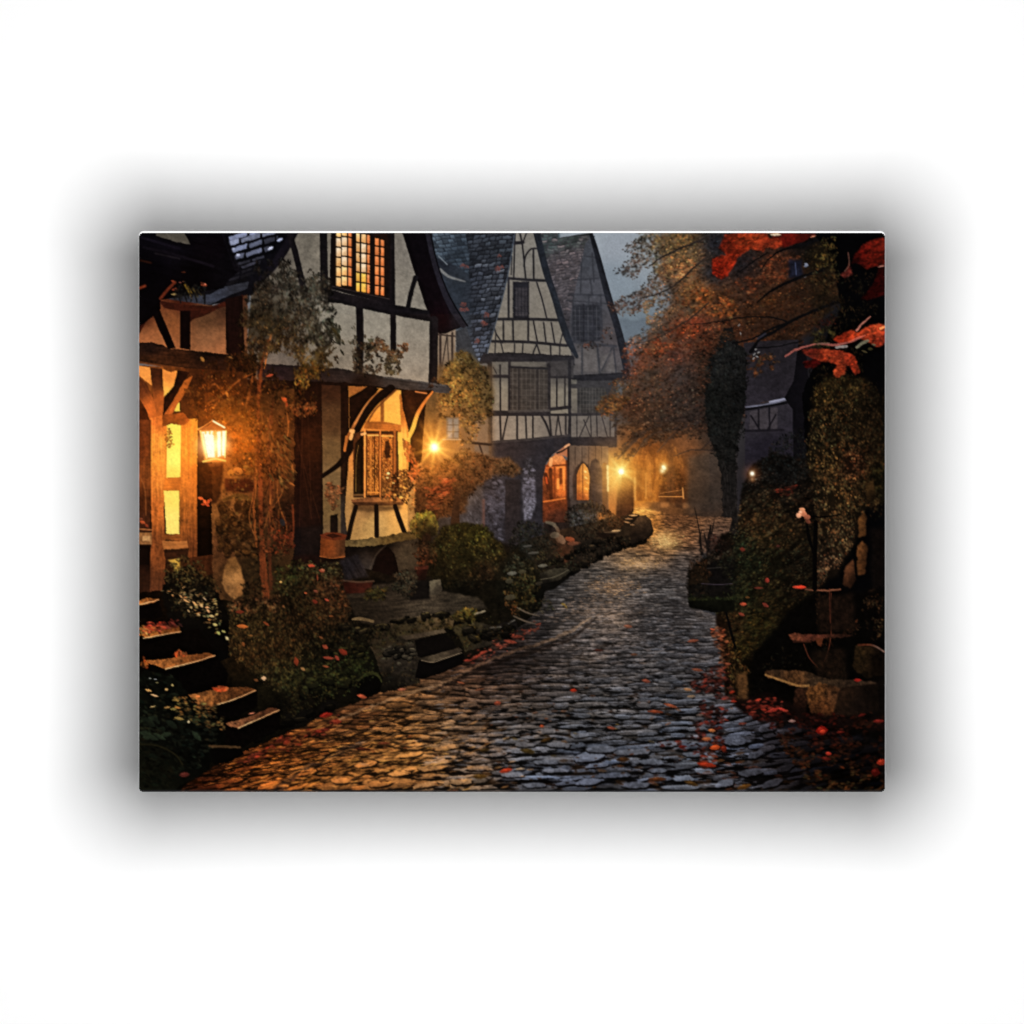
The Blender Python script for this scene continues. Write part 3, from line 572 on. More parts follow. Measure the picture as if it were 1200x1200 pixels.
eu = np.clip((np.minimum(fu, 1 - fu) - .06 * nz) / .06, .25, 1); ev = np.clip((1 - fv - gapw * 1.5 * nz) / .18, 0, 1) * np.clip((fv + .12 - .3 * nz) / .10, 0, 1)
ev = np.maximum(ev, np.clip((vn(u * 1.3 + 5, v * .5, 9) - .62) * 6, 0, .8))
e = eu * ev
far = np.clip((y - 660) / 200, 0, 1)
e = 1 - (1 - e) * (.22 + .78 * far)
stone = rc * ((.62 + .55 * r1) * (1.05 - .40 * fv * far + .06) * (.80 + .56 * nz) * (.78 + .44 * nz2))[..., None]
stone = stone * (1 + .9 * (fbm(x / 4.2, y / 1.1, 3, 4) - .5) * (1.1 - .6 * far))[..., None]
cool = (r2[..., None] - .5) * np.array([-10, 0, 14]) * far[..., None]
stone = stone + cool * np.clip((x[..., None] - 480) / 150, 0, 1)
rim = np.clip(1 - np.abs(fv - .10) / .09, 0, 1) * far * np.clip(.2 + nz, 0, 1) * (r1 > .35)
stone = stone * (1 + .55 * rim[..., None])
gapc = rc * .20 + np.array([4, 2, 0])
moss = (fbm(x / 14, y / 7, 3, 13) > .56)[..., None] * np.array([26, 12, 0]) * far[..., None]
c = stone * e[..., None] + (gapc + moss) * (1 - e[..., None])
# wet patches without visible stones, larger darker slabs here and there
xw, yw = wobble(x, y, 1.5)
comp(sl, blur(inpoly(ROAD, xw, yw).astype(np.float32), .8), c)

# single stones laid row by row over the fine bed, larger and flatter towards the viewer
rcf = field(RC, 3.2)
def slope(x_, y_):
    return np.radians(np.where(x_ < 520, -(520 - x_) / 360 * 13, 0) + np.where(x_ > 800, -(x_ - 800) / 240 * 14, 0) - 1.5)
y_ = 668.0
while y_ < 934:
    t_ = y_ - 575; dy = max(2.0, t_ / 40 * (.75 + .5 * rng.rand()))
    x_ = 180 + rng.rand() * 20; px = []; ws = []
    while x_ < 1040:
        w = t_ * (.06 + .11 * rng.rand() ** 1.3) * (1.5 if rng.rand() < .15 else 1); px.append(x_ + w / 2); ws.append(w / 2); x_ += w * (1.0 + .10 * rng.rand())
    px = np.array(px); ws = np.array(ws); an = slope(px, y_)
    py = y_ + 2.2 * (vn(px / 40, px * 0 + y_ / 12, 4) - .5) * dy * .5 + np.where(px < 520, np.maximum(520 - px, 0) ** 1.3 * .045, 0) + np.where(px > 800, -(px - 800) * .16, 0) + rng.randn(len(px)) * dy * .22
    ok = inpoly(ROAD, px, py) & (rng.rand(len(px)) < .93); px, py, ws, an = px[ok], py[ok], ws[ok], an[ok]
    if len(px):
        nr = min(1, max(0, (y_ - 730) / 170))
        base = rcf(px.astype(np.float32), py.astype(np.float32))
        g_ = base.mean(1, keepdims=True); k2 = np.clip((px - 470) / 160, 0, 1)[:, None]
        base = base * (1 - .5 * k2) + g_ * np.array([.95, .99, 1.09]) * .5 * k2
        hh = dy * (.36 + .20 * rng.rand(len(px)))
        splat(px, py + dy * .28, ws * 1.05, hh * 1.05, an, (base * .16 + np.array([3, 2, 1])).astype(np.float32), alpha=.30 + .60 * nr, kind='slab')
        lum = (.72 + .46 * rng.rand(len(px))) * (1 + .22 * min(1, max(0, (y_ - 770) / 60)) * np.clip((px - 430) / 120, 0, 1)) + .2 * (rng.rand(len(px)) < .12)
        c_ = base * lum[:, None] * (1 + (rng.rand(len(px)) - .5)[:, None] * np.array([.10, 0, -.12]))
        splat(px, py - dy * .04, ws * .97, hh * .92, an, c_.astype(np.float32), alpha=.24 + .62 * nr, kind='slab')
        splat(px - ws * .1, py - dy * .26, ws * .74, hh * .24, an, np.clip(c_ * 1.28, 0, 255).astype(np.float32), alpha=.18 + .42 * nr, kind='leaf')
        n3 = max(1, len(px) // 3); q3 = rng.randint(0, len(px), n3)
        splat(px[q3] + rng.randn(n3) * ws[q3] * .5, py[q3] + rng.randn(n3) * dy * .2, ws[q3] * .35, hh[q3] * .3, an[q3], (c_[q3] * .72).astype(np.float32), alpha=.5 * nr + .1)
    y_ += dy

# the wet surface ties the stones together: long fine streaks, speckle, and a soft sideways smear
sl = box(160, 640, 1040, 935); x, y = XX[sl], YY[sl]
rm = blur(inpoly(ROAD, x, y).astype(np.float32), 2)[..., None]
d_ = np.clip((y - 640) / 280, 0, 1)[..., None]
sm_ = blur1(img[sl], 1.7 * S, 1)
mix = rm * (.62 - .30 * d_)
img[sl] = img[sl] * (1 - mix) + sm_ * mix
for (cx, cy, rx, ry, n, sz) in [(700, 890, 150, 24, 38, 9), (640, 845, 120, 16, 40, 5.5), (740, 835, 90, 14, 30, 5), (700, 800, 110, 16, 40, 3.4), (860, 895, 60, 18, 20, 8), (520, 895, 60, 18, 22, 8), (760, 905, 80, 14, 12, 12), (640, 915, 90, 9, 12, 12)]:
    px = cx + rng.randn(n) * rx * .7; py = cy + rng.randn(n) * ry * .7; s_ = sz * (.5 + rng.rand(n))
    splat(px, py, s_, s_ * .22 + .4, rng.randn(n) * .06 - .02, np.tile(np.array([[10, 8, 7]], np.float32), (n, 1)), alpha=.85, ids=False)
for (cx, cy, rx, ry, n, sz, c_) in [(720, 890, 130, 26, 26, 5, (92, 58, 28)), (640, 870, 110, 26, 20, 4, (110, 84, 34)), (700, 830, 120, 20, 26, 3, (104, 66, 44)), (840, 900, 60, 20, 26, 5, (92, 48, 28))]:
    px = cx + rng.randn(n) * rx * .7; py = cy + rng.randn(n) * ry * .7; s_ = sz * (.5 + rng.rand(n))
    splat(px, py, s_, s_ * .4, rng.randn(n) * .2, (np.array([c_]) * (.6 + .6 * rng.rand(n))[:, None]).astype(np.float32), alpha=.6, ids=False)
n = 260; px = 500 + rng.rand(n) * 380; py = 780 + rng.rand(n) * 145; s_ = (py - 700) / 22 * (.5 + rng.rand(n) * .8)      # sky shine on flat wet tops
splat(px, py, s_, s_ * .16, rng.randn(n) * .05, (np.array([[132, 136, 150]]) * (.75 + .35 * rng.rand(n))[:, None]).astype(np.float32), alpha=.34, ids=False)
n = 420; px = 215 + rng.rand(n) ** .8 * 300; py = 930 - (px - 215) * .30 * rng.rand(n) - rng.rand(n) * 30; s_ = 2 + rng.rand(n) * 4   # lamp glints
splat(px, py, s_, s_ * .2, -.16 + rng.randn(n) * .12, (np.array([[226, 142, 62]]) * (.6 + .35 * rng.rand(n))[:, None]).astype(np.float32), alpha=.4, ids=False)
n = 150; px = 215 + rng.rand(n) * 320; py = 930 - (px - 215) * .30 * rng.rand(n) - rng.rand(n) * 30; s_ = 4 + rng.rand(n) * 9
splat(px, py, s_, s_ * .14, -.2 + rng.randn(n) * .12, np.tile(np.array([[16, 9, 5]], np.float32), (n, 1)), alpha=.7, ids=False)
stroke([(322, 930), (345, 908), (378, 892), (400, 880), (424, 872)], [12, 8, 6, 7, 4], (40, 38, 40), ('s', .5, 4), wob=3, soft=3, a=.55, ids=False)
an_ = np.where(x < 520, -.2, np.where(x > 850, -.22, -.02))
st_ = fbm((x + y * 0) / 11, (y - x * an_) / 1.3, 3, 6) - .5; sp_ = fbm(x / 1.2, y / .9, 2, 12) - .5
img[sl] *= 1 + rm * (.38 * st_ + .34 * sp_)[..., None]

# large flat slabs in the foreground, each with its own worn outline
FG = [(655, 873, 30, 3.6), (704, 878, 34, 4.2), (690, 888, 34, 5.4), (742, 881, 40, 3.6), (640, 893, 30, 3), (765, 893, 26, 4), (700, 897, 26, 2.8), (770, 903, 22, 3), (650, 903, 30, 2.6), (720, 908, 42, 3.4), (690, 916, 30, 4.4), (745, 920, 34, 4), (625, 920, 26, 3), (600, 908, 26, 3), (800, 912, 26, 4), (615, 873, 26, 3), (582, 884, 22, 2.8), (780, 872, 26, 3), (812, 884, 24, 3), (680, 862, 22, 2.8), (720, 864, 20, 2.4), (640, 858, 22, 2.4), (600, 858, 20, 2.2), (760, 860, 22, 2.6), (860, 868, 28, 7), (900, 852, 20, 5), (886, 884, 18, 4), (930, 856, 18, 4), (846, 842, 16, 3), (880, 905, 26, 4.6), (850, 918, 24, 4), (920, 900, 20, 4), (905, 918, 26, 4), (560, 900, 28, 3.4), (540, 916, 26, 3.6), (505, 900, 28, 3.6), (480, 884, 28, 3.2), (520, 876, 30, 3.4), (470, 905, 28, 4), (430, 895, 26, 3.6), (445, 918, 28, 4), (500, 920, 30, 3.4), (560, 868, 24, 2.8), (400, 915, 24, 3.6), (360, 905, 22, 3.4)]
rs_ = np.random.RandomState(21)
for fx_, fy_, fw, fh in FG:
    aa = -.02 if 520 < fx_ < 840 else (-.14 if fx_ <= 520 else -.2)
    n_ = 12; th = np.linspace(0, 2 * math.pi, n_, endpoint=False)
    rr = .82 + .36 * rs_.rand(n_); sk = rs_.randn() * .25
    ux = np.sign(np.cos(th)) * np.abs(np.cos(th)) ** .7 * fw * .5 * rr; uy = np.sign(np.sin(th)) * np.abs(np.sin(th)) ** .6 * fh * rr * .9
    ux = ux + uy * sk * 3
    qx = fx_ + ux * math.cos(aa) - uy * math.sin(aa); qy = fy_ + ux * math.sin(aa) + uy * math.cos(aa)
    b_ = rcf(np.array([fx_], np.float32), np.array([fy_], np.float32))[0]; gm = b_.mean()
    if fx_ > 560: b_ = b_ * .5 + np.array([.96, .99, 1.08]) * gm * .5
    fill(list(zip(qx + 1, qy + fh * .55)), (8, 6, 5), wob=.6, soft=.4, a=.85)
    k = 1.0 + .35 * rs_.rand()
    fill(list(zip(qx, qy)), [(fx_, fy_ - fh, *(b_ * k * 1.22)), (fx_, fy_ + fh, *(b_ * k * .9))], ('s', .4, 4), wob=.9, soft=.35, a=.93)
# wheel rut, reflections and wet sheen on the lane
stroke([(392, 846), (430, 830), (480, 812), (520, 800), (560, 780), (600, 764), (650, 748), (676, 735), (692, 724)], [2, 3, 3, 3, 3, 3.4, 4, 3, 2], (158, 122, 88), ('w', .6, -25), soft=2, a=.5, wob=2)
stroke([(380, 836), (430, 818), (480, 800), (530, 782), (580, 757)], [8, 10, 10, 9, 6], (58, 38, 24), ('w', .5, -20), soft=4, a=.4, wob=2)
stroke([(500, 813), (560, 786), (610, 768), (655, 754), (678, 742), (700, 722)], [2, 3, 4, 4.6, 4, 2], (44, 33, 26), ('w', .5, -25), soft=2, a=.7, wob=2)
def sheen(cx, cy, rx, ry, c, n, a=.5, big=1.0, ang=-4):
    px = cx + rng.randn(n) * rx; py = cy + rng.randn(n) * ry
    s = (.8 + rng.rand(n) * 1.6) * big * np.clip((py - 560) / 140, .5, 2.2)
    k = .6 + .6 * rng.rand(n)
    splat(px, py, s * 1.4, s * .30, np.radians(ang + rng.randn(n) * 8), np.clip(np.array(c, np.float32) * k[:, None], 0, 255), alpha=a, ids=False)
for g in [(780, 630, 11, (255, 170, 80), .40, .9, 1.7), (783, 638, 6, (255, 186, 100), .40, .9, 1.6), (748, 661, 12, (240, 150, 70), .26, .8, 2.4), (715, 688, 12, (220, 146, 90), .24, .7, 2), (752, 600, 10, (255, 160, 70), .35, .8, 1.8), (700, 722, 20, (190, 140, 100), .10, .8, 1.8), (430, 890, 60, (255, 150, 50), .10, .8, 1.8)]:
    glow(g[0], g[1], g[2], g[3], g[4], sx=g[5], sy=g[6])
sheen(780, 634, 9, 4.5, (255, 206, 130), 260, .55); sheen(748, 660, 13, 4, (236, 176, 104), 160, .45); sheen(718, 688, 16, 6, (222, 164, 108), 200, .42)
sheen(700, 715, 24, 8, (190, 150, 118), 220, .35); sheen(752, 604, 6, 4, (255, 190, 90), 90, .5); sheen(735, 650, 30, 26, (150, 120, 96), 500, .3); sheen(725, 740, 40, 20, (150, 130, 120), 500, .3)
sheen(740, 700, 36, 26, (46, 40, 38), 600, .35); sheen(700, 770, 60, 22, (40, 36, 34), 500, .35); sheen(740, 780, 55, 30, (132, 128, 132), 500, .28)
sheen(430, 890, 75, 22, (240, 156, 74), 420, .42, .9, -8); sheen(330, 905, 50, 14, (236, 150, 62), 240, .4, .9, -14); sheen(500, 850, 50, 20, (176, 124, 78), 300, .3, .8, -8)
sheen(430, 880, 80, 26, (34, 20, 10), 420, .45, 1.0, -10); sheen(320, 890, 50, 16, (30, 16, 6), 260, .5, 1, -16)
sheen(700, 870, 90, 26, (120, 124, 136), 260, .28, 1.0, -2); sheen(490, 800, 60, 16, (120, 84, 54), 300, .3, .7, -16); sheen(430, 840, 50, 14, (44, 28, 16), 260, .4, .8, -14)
tint(1010, 905, 60, (.35, .32, .34)); tint(940, 870, 40, (.7, .66, .66)); tint(600, 760, 40, (.7, .66, .64)); tint(560, 778, 30, (.85, .8, .8)); tint(300, 900, 50, (1.05, .9, .8)); tint(230, 925, 30, (.6, .5, .5)); tint(700, 915, 60, (.86, .88, .94), sy=2.2)

# ================================================================ plants beyond the bay
part('tree', 'small yellow-leaved tree between the two main houses')
YT = [(545, 420, 112, 88, 40), (535, 440, 120, 88, 40), (560, 445, 90, 70, 38), (525, 445, 128, 90, 44), (515, 465, 122, 82, 40), (550, 460, 150, 108, 50), (570, 465, 80, 66, 36), (530, 480, 120, 84, 44), (560, 490, 104, 76, 40), (510, 490, 104, 72, 40), (508, 500, 116, 76, 40), (570, 440, 70, 60, 36)]
rect(505, 428, 577, 545, [(520, 470, 98, 72, 44), (560, 480, 82, 66, 48), (520, 520, 130, 84, 40), (560, 520, 100, 76, 52), (510, 545, 110, 66, 32)], ('s', .2, 8), soft=3, a=.92, ids=False)
rect(555, 490, 572, 520, (112, 92, 72), ('p', .15), soft=.6, ids=False); rect(556, 522, 573, 545, (96, 84, 72), ('p', .1), soft=.6, ids=False); stroke([(552, 519), (575, 521)], 3, (48, 38, 32), ids=False); stroke([(562, 522), (570, 545)], 2, (50, 40, 36), ids=False)
fill([(534, 415), (545, 412), (560, 425), (574, 440), (578, 470), (575, 485), (545, 490), (508, 500), (502, 470), (512, 450), (520, 430)], YT, ('s', .4, 5), wob=4, soft=2, a=.7)
leaves([(534, 416), (545, 412), (560, 425), (574, 440), (578, 470), (578, 485), (555, 498), (530, 488), (508, 500), (502, 475), (512, 450), (520, 430)], 2800, YT, 1.4, 1.8, (0, 180), .32, 7, .8, .08, .40, 3)
leaves([(538, 440), (560, 455), (565, 470), (540, 478), (515, 475), (520, 455)], 500, (176, 126, 58), 1.3, 1.6, (0, 180), .3, 5, .7, .08, .5)
leaves([(530, 495), (560, 490), (572, 495), (560, 508), (552, 520), (535, 520), (528, 510)], 220, (140, 100, 50), 1.6, 1.8, (0, 180), .35, 5, .7, .08, .42)
part('window', 'small pale blue-grey casement glimpsed behind the yellow tree', B1)
rect(523, 489, 538, 515, (84, 82, 78), soft=.5, a=.8); rect(525, 491, 530, 513, (110, 112, 112), soft=.5); rect(532, 491, 537, 513, (104, 106, 104), soft=.5)
for y_ in (498, 506): stroke([(524, y_), (538, y_)], 1, (70, 62, 50), a=.8)
stroke([(519, 515), (540, 515)], 1.4, (170, 150, 120), a=.7)
fill([(478, 455), (512, 455), (512, 640), (478, 640)], [(500, 470, 84, 62, 36), (495, 520, 130, 84, 40), (490, 560, 84, 50, 26), (490, 620, 44, 32, 20)], ('s', .3, 5), soft=2, ids=False)
fill([(476, 630), (560, 625), (600, 640), (620, 690), (560, 710), (476, 705)], (20, 16, 11), ('s', .6, 5), soft=2, ids=False)
fill([(505, 545), (566, 540), (566, 680), (505, 680)], [(530, 570, 66, 50, 34), (555, 600, 52, 52, 58), (545, 590, 62, 60, 62), (530, 640, 30, 26, 20)], ('s', .45, 5), soft=2, ids=False)
for i in range(40):
    splat([540 + rng.rand() * 24], [575 + rng.rand() * 50], 4, 1.4, [1.2 + rng.randn() * .4], np.array([(84, 84, 92)], np.float32) * (.5 + .6 * rng.rand()), alpha=.4, ids=False)
# ================================================================ near timber-framed house
A = part('house', 'near timber-framed house with a steep dark gable, lit upper window and glowing bay')
fill([(300, 268), (470, 268), (486, 318), (503, 372), (512, 392), (512, 460), (285, 445), (290, 400)], [(330, 300, 84, 78, 70), (350, 285, 104, 98, 88), (365, 310, 112, 105, 94), (470, 290, 112, 106, 98), (475, 345, 128, 121, 110), (500, 350, 116, 110, 100), (400, 380, 130, 124, 112), (440, 390, 136, 130, 118), (490, 420, 134, 126, 114), (400, 420, 116, 108, 96), (325, 420, 90, 84, 78), (310, 380, 50, 46, 36)], ('p', .16))
part('roof', 'dark old slate roof edge with pale sky reflections', A)
fill([(258, 268), (346, 268), (318, 318), (296, 345), (246, 358), (192, 352), (205, 335), (262, 330)], (13, 14, 20), ('s', .3, 6), wob=1)
for j, (y0, n) in enumerate([(278, 4), (284.5, 4), (292.5, 4), (301, 4), (308, 4), (314.5, 4), (320, 4), (326, 4), (331, 4)]):
    xa = [268, 265, 267.5, 271, 276, 270, 270, 268, 266][j]; xe = [340, 334, 328, 318, 312, 308, 304, 300, 292][j]
    x = xa
    while x < xe - 3:
        w = (13 + rng.rand() * 14) * (1 if j < 5 else .8); w = min(w, xe - x)
        k = max(.12, (1.0 if j < 4 else .55 - (j - 4) * .09) * (.55 + .45 * rng.rand() if j else .8))
        yb = y0 + 2 - (x - xa) * .27
        lit = [(150, 158, 190), (168, 176, 206), (124, 132, 160), (110, 116, 140)][min(j, 3)]
        if j >= 2 and x > 300: k *= .7
        hh = 5.6 if j < 4 else 3.4
        q = [(x, yb - hh / 2 + .8), (x + w * .5, yb - hh / 2 - w * .14), (x + w - 1.8, yb - hh / 2 - w * .26), (x + w - 2.4, yb + hh / 2 - w * .26), (x + 1, yb + hh / 2)]
        fill(q, tuple(v_ * k for v_ in lit), ('s', .25, 3), wob=.9, soft=.3)
        x += w
splat([279, 317, 328, 273], [299, 291, 281, 292], [3, 4, 4.5, 3], [2, 2.2, 2, 1.6], [-.2, -.5, -.5, -.2], np.array([(186, 190, 214), (196, 200, 222), (176, 184, 214), (160, 166, 190)], np.float32))
fill([(247, 357), (218, 357), (188, 353), (184, 347), (196, 342), (230, 346), (246, 345), (262, 336), (292, 330), (290, 338), (262, 349)], [(200, 350, 34, 38, 46), (250, 351, 46, 52, 64), (285, 336, 40, 44, 52)], ('w', .35, 0), wob=.6)
part('barge_board', None, A)
stroke([(346, 270), (333, 293), (320, 312), (306, 328)], [9, 10, 9, 6], (20, 19, 27), ('w', .2, -55))
fill([(470, 268), (504, 268), (512, 307), (523, 338), (535, 362), (549, 382), (541, 383), (534, 386), (522, 391), (514, 391), (505, 375), (499, 360), (486, 320)], [(490, 290, 14, 11, 15), (500, 340, 16, 10, 14), (520, 375, 22, 8, 12), (535, 375, 24, 22, 28)], ('w', .2, 68), wob=.4)
stroke([(500, 268), (507, 300), (517, 332), (529, 360), (543, 381)], [5, 6, 7, 7, 7], (35, 34, 42), ('w', .15, 66), a=.95)
stroke([(504, 268), (511, 303), (522, 336), (534, 360), (548, 382)], 1.6, (14, 13, 18))
CUR[0] = A
TB = (25, 23, 27)
for p_, w in [([(340, 276), (347, 300), (355, 336)], 7), ([(379, 268), (380, 340)], 9), ([(459, 268), (460, 356)], 6.5), ([(487, 325), (482, 342), (478, 360)], 5.6), ([(421, 355), (422, 400), (421, 436)], 8.5), ([(460.5, 365), (461, 408)], 7), ([(508.5, 375), (508, 415), (507, 452)], 10)]:
    stroke(p_, w, TB, ('w', .25, 88), wob=.5)
fill([(384, 338), (400, 343), (440, 352), (462, 357), (503, 364), (506, 377), (470, 371), (430, 363), (400, 356), (384, 354)], TB, ('w', .3, 12), wob=.6)
stroke([(300, 331), (330, 338), (372, 340)], 3, (46, 42, 40), a=.7)
part('window', 'small-paned upper window glowing amber', A)
fill([(388, 268), (458, 268), (457, 352), (386, 338)], (24, 18, 18), ('w', .2, 90))
fill([(391, 268), (454, 268), (453, 349), (391, 337)], (34, 20, 15))
cas = [(394, 5.5, 5.5), (400.5, 6, 6), (408, 4, 4), (417.5, 4, 4), (423.5, 5.5, 5.5), (430.2, 3, 3), (439.5, 4.5, 4.5), (446.2, 3.8, 3.8)]
tops = [272, 272, 272, 272, 272, 275, 279, 281]; bots = [338, 337, 338, 341, 342, 343, 345, 346]
for i, (x0, w, _) in enumerate(cas):
    yb = bots[i] - (3 if i < 3 else 0); n = 6; hgt = 11.6
    yt = yb
    for r in range(6):
        y1_ = yt; y0_ = yt - hgt + 1.7
        if y1_ < tops[i]: break
        y0_ = max(y0_, tops[i])
        edge = i in (2, 5, 7)
        k = .9 + .25 * rng.rand()
        base = np.array((232, 140, 84) if edge or i > 5 else (250, 206, 146), float) * k
        if i in (1, 4) and r in (2, 3, 4) or (i == 0 and r in (3, 4)): base = np.array((255, 232, 200), float)
        if i in (3, 4) and r < 2: base = np.array((232, 190, 88), float) * k
        top_ = base * np.array([1, 1, 1.05]); 
        fill([(x0, y0_), (x0 + w, y0_ + .6), (x0 + w, y1_ + .6), (x0, y1_)], [(x0, y0_, *np.clip(base, 0, 255)), (x0 + w, y1_, *np.clip(base * (.86, .74, .6), 0, 255))], ('s', .14, 2), wob=.35, soft=.25)
        if rng.rand() < .0: splat([x0 + rng.rand() * w], [y0_ + 3 + rng.rand() * 4], 1.6, 1, [rng.rand() * 3], np.array([(190, 84, 40)], np.float32), alpha=.7)
        yt -= hgt
for x in (414.5, 436): stroke([(x, 268), (x + .3, 344)], 4.4, (30, 20, 20), ('w', .2, 90))
stroke([(386, 336), (420, 345), (458, 354)], 4.6, (22, 20, 24)); stroke([(390, 335.5), (456, 350.5)], .8, (70, 60, 60), a=.8)
CUR[0] = A
fill([(160, 640), (500, 640), (500, 730), (160, 730)], [(200, 680, 34, 20, 10), (300, 690, 30, 20, 11), (370, 670, 20, 17, 14), (460, 690, 24, 19, 14)], ('s', .6, 5), soft=1, ids=False)
# lower edge of the jetty: heavy rounded beam
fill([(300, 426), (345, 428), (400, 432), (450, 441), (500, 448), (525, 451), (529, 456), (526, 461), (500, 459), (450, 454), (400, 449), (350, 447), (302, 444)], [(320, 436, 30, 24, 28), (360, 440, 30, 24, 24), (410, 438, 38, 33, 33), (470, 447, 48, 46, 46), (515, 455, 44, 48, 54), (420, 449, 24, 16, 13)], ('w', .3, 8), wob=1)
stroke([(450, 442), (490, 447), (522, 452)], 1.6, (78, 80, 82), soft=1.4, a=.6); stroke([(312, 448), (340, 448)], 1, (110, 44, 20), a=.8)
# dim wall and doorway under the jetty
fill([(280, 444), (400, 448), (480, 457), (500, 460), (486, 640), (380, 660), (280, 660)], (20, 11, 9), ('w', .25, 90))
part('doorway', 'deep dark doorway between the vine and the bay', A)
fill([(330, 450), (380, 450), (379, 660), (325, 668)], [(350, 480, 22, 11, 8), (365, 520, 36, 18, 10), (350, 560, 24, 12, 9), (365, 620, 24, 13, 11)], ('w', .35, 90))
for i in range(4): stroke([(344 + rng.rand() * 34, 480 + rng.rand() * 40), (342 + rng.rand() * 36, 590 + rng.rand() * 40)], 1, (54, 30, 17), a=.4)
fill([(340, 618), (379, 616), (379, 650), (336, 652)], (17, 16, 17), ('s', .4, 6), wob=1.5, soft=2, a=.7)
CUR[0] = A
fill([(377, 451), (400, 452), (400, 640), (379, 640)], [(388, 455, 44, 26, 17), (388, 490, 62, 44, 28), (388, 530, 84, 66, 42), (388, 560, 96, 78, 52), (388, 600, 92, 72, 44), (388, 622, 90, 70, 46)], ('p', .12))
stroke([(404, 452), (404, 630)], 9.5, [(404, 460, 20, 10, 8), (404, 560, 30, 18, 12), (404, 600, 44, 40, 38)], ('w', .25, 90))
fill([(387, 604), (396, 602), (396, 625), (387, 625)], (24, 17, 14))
# warm wall of the bay
part('bay', 'warm lit plaster bay under the jetty with curved braces', A)
fill([(408, 452), (480, 458), (479, 500), (478, 560), (480, 625), (408, 636), (404, 600), (410, 520)], [(415, 456, 130, 80, 34), (440, 490, 200, 128, 50), (462, 475, 222, 158, 68), (470, 530, 246, 176, 80), (455, 490, 236, 168, 72), (476, 520, 240, 160, 66), (440, 515, 160, 92, 40), (412, 520, 150, 96, 50), (412, 600, 150, 110, 64), (440, 612, 178, 138, 80), (470, 610, 212, 156, 82), (475, 580, 230, 160, 72), (430, 598, 130, 94, 56)], ('p', .14))
fill([(478, 560), (486, 562), (488, 632), (478, 630)], (150, 108, 58), ('s', .25, 4))
fill([(468, 462), (480, 460), (482, 500), (478, 560), (472, 556), (470, 500)], [(475, 480, 150, 84, 34), (477, 520, 236, 158, 70)], ('w', .25, 88))
stroke([(476, 486), (478, 520), (477, 556)], 1.5, (150, 84, 34), a=.7)
stroke([(448, 458), (448, 494)], 4, (130, 74, 32), ('w', .2, 90))
fill([(428, 494), (450, 494), (470, 498), (470, 507), (450, 504), (426, 502)], [(430, 498, 130, 72, 28), (465, 502, 150, 84, 34)], ('w', .3, 4), wob=.6)
# braces
fill([(470, 457), (508, 457), (498, 470), (490, 484), (482, 500), (479, 507), (477, 496), (472, 478)], [(480, 465, 38, 18, 10), (500, 462, 40, 18, 10), (480, 490, 34, 17, 10)], ('w', .3, 60), wob=.5)
stroke([(507, 459), (497, 472), (489, 486), (484, 502), (478, 516)], [2, 3.4, 4.4, 5, 3], [(500, 465, 190, 104, 44), (480, 510, 246, 160, 66)], ('w', .25, -60))
stroke([(487, 459), (500, 461)], 1.6, (220, 130, 70), soft=.6, a=.8)
fill([(409, 453), (433, 453), (422, 460), (410, 463)], (128, 74, 34), ('s', .2, 5))
fill([(433, 452), (444, 456), (430, 474), (418, 496), (410, 506), (409, 466)], (17, 9, 7))
stroke([(446, 458), (433, 471), (422, 488), (414, 502), (407, 514), (404, 526)], [3, 4, 5, 5, 4, 3], [(440, 465, 140, 84, 40), (425, 485, 162, 104, 56), (406, 515, 120, 66, 28)], ('w', .2, -60))
stroke([(458, 456), (444, 466), (432, 480), (422, 497), (414, 514), (408, 530), (396, 545), (378, 558)], [11, 10, 9, 8, 8, 8, 6, 5], (17, 11, 10), ('w', .2, -60))
stroke([(464, 457), (452, 468), (440, 480), (431, 494)], 2.4, (96, 52, 24), ('w', .2, -50), a=.9)
stroke([(411, 505), (414, 505), (411, 514)], 4, (226, 160, 96), sm=False); stroke([(406, 512), (404, 528)], 3, (150, 86, 38))
# bay window
part('window', 'leaded bay window with a timber frame and flowers on the sill', A)
fill([(414, 508), (428, 505), (466, 505), (468, 583), (414, 583)], (62, 34, 18), ('w', .25, 90))
fill([(416, 520), (426, 508), (426, 580), (415, 581)], [(420, 540, 20, 14, 8), (420, 570, 30, 22, 11)], ('s', .4, 3))
stroke([(420, 522), (417.5, 540), (417, 576)], .9, (120, 92, 44), a=.7)
fill([(430, 508), (444, 508), (444, 580), (430, 580)], [(433, 520, 116, 62, 24), (440, 525, 140, 80, 34), (433, 550, 120, 72, 28), (441, 550, 92, 50, 20), (437, 574, 150, 84, 32)], ('s', .3, 4))
fill([(447, 509), (460, 509), (460, 580), (447, 580)], [(449, 515, 170, 98, 38), (458, 520, 160, 92, 38), (450, 545, 126, 70, 30), (455, 570, 100, 60, 28)], ('s', .3, 4))
for xa, xb in ((430.5, 443.5), (447.5, 459.5)):
    n = 330; px = xa + rng.rand(n) * (xb - xa); py = 510 + rng.rand(n) * 69
    tt = rng.rand(n)[:, None]; cc = np.where(tt < .45, np.array([[226, 150, 66]]), np.array([[62, 34, 14]])) * (.7 + .5 * rng.rand(n)[:, None])
    splat(px, py, .55, 1.1, 0, np.clip(cc, 0, 255).astype(np.float32), alpha=.6)
stroke([(434.5, 512), (434.5, 579)], 2.6, (176, 110, 46), ('s', .5, 2), a=.6); stroke([(439, 512), (439, 578)], 1.2, (44, 24, 12), a=.8)
fill([(451, 519), (456, 516), (458, 526), (457, 537), (452, 538), (450, 530)], (52, 28, 14), ('s', .3, 3), wob=1.5, soft=.5)
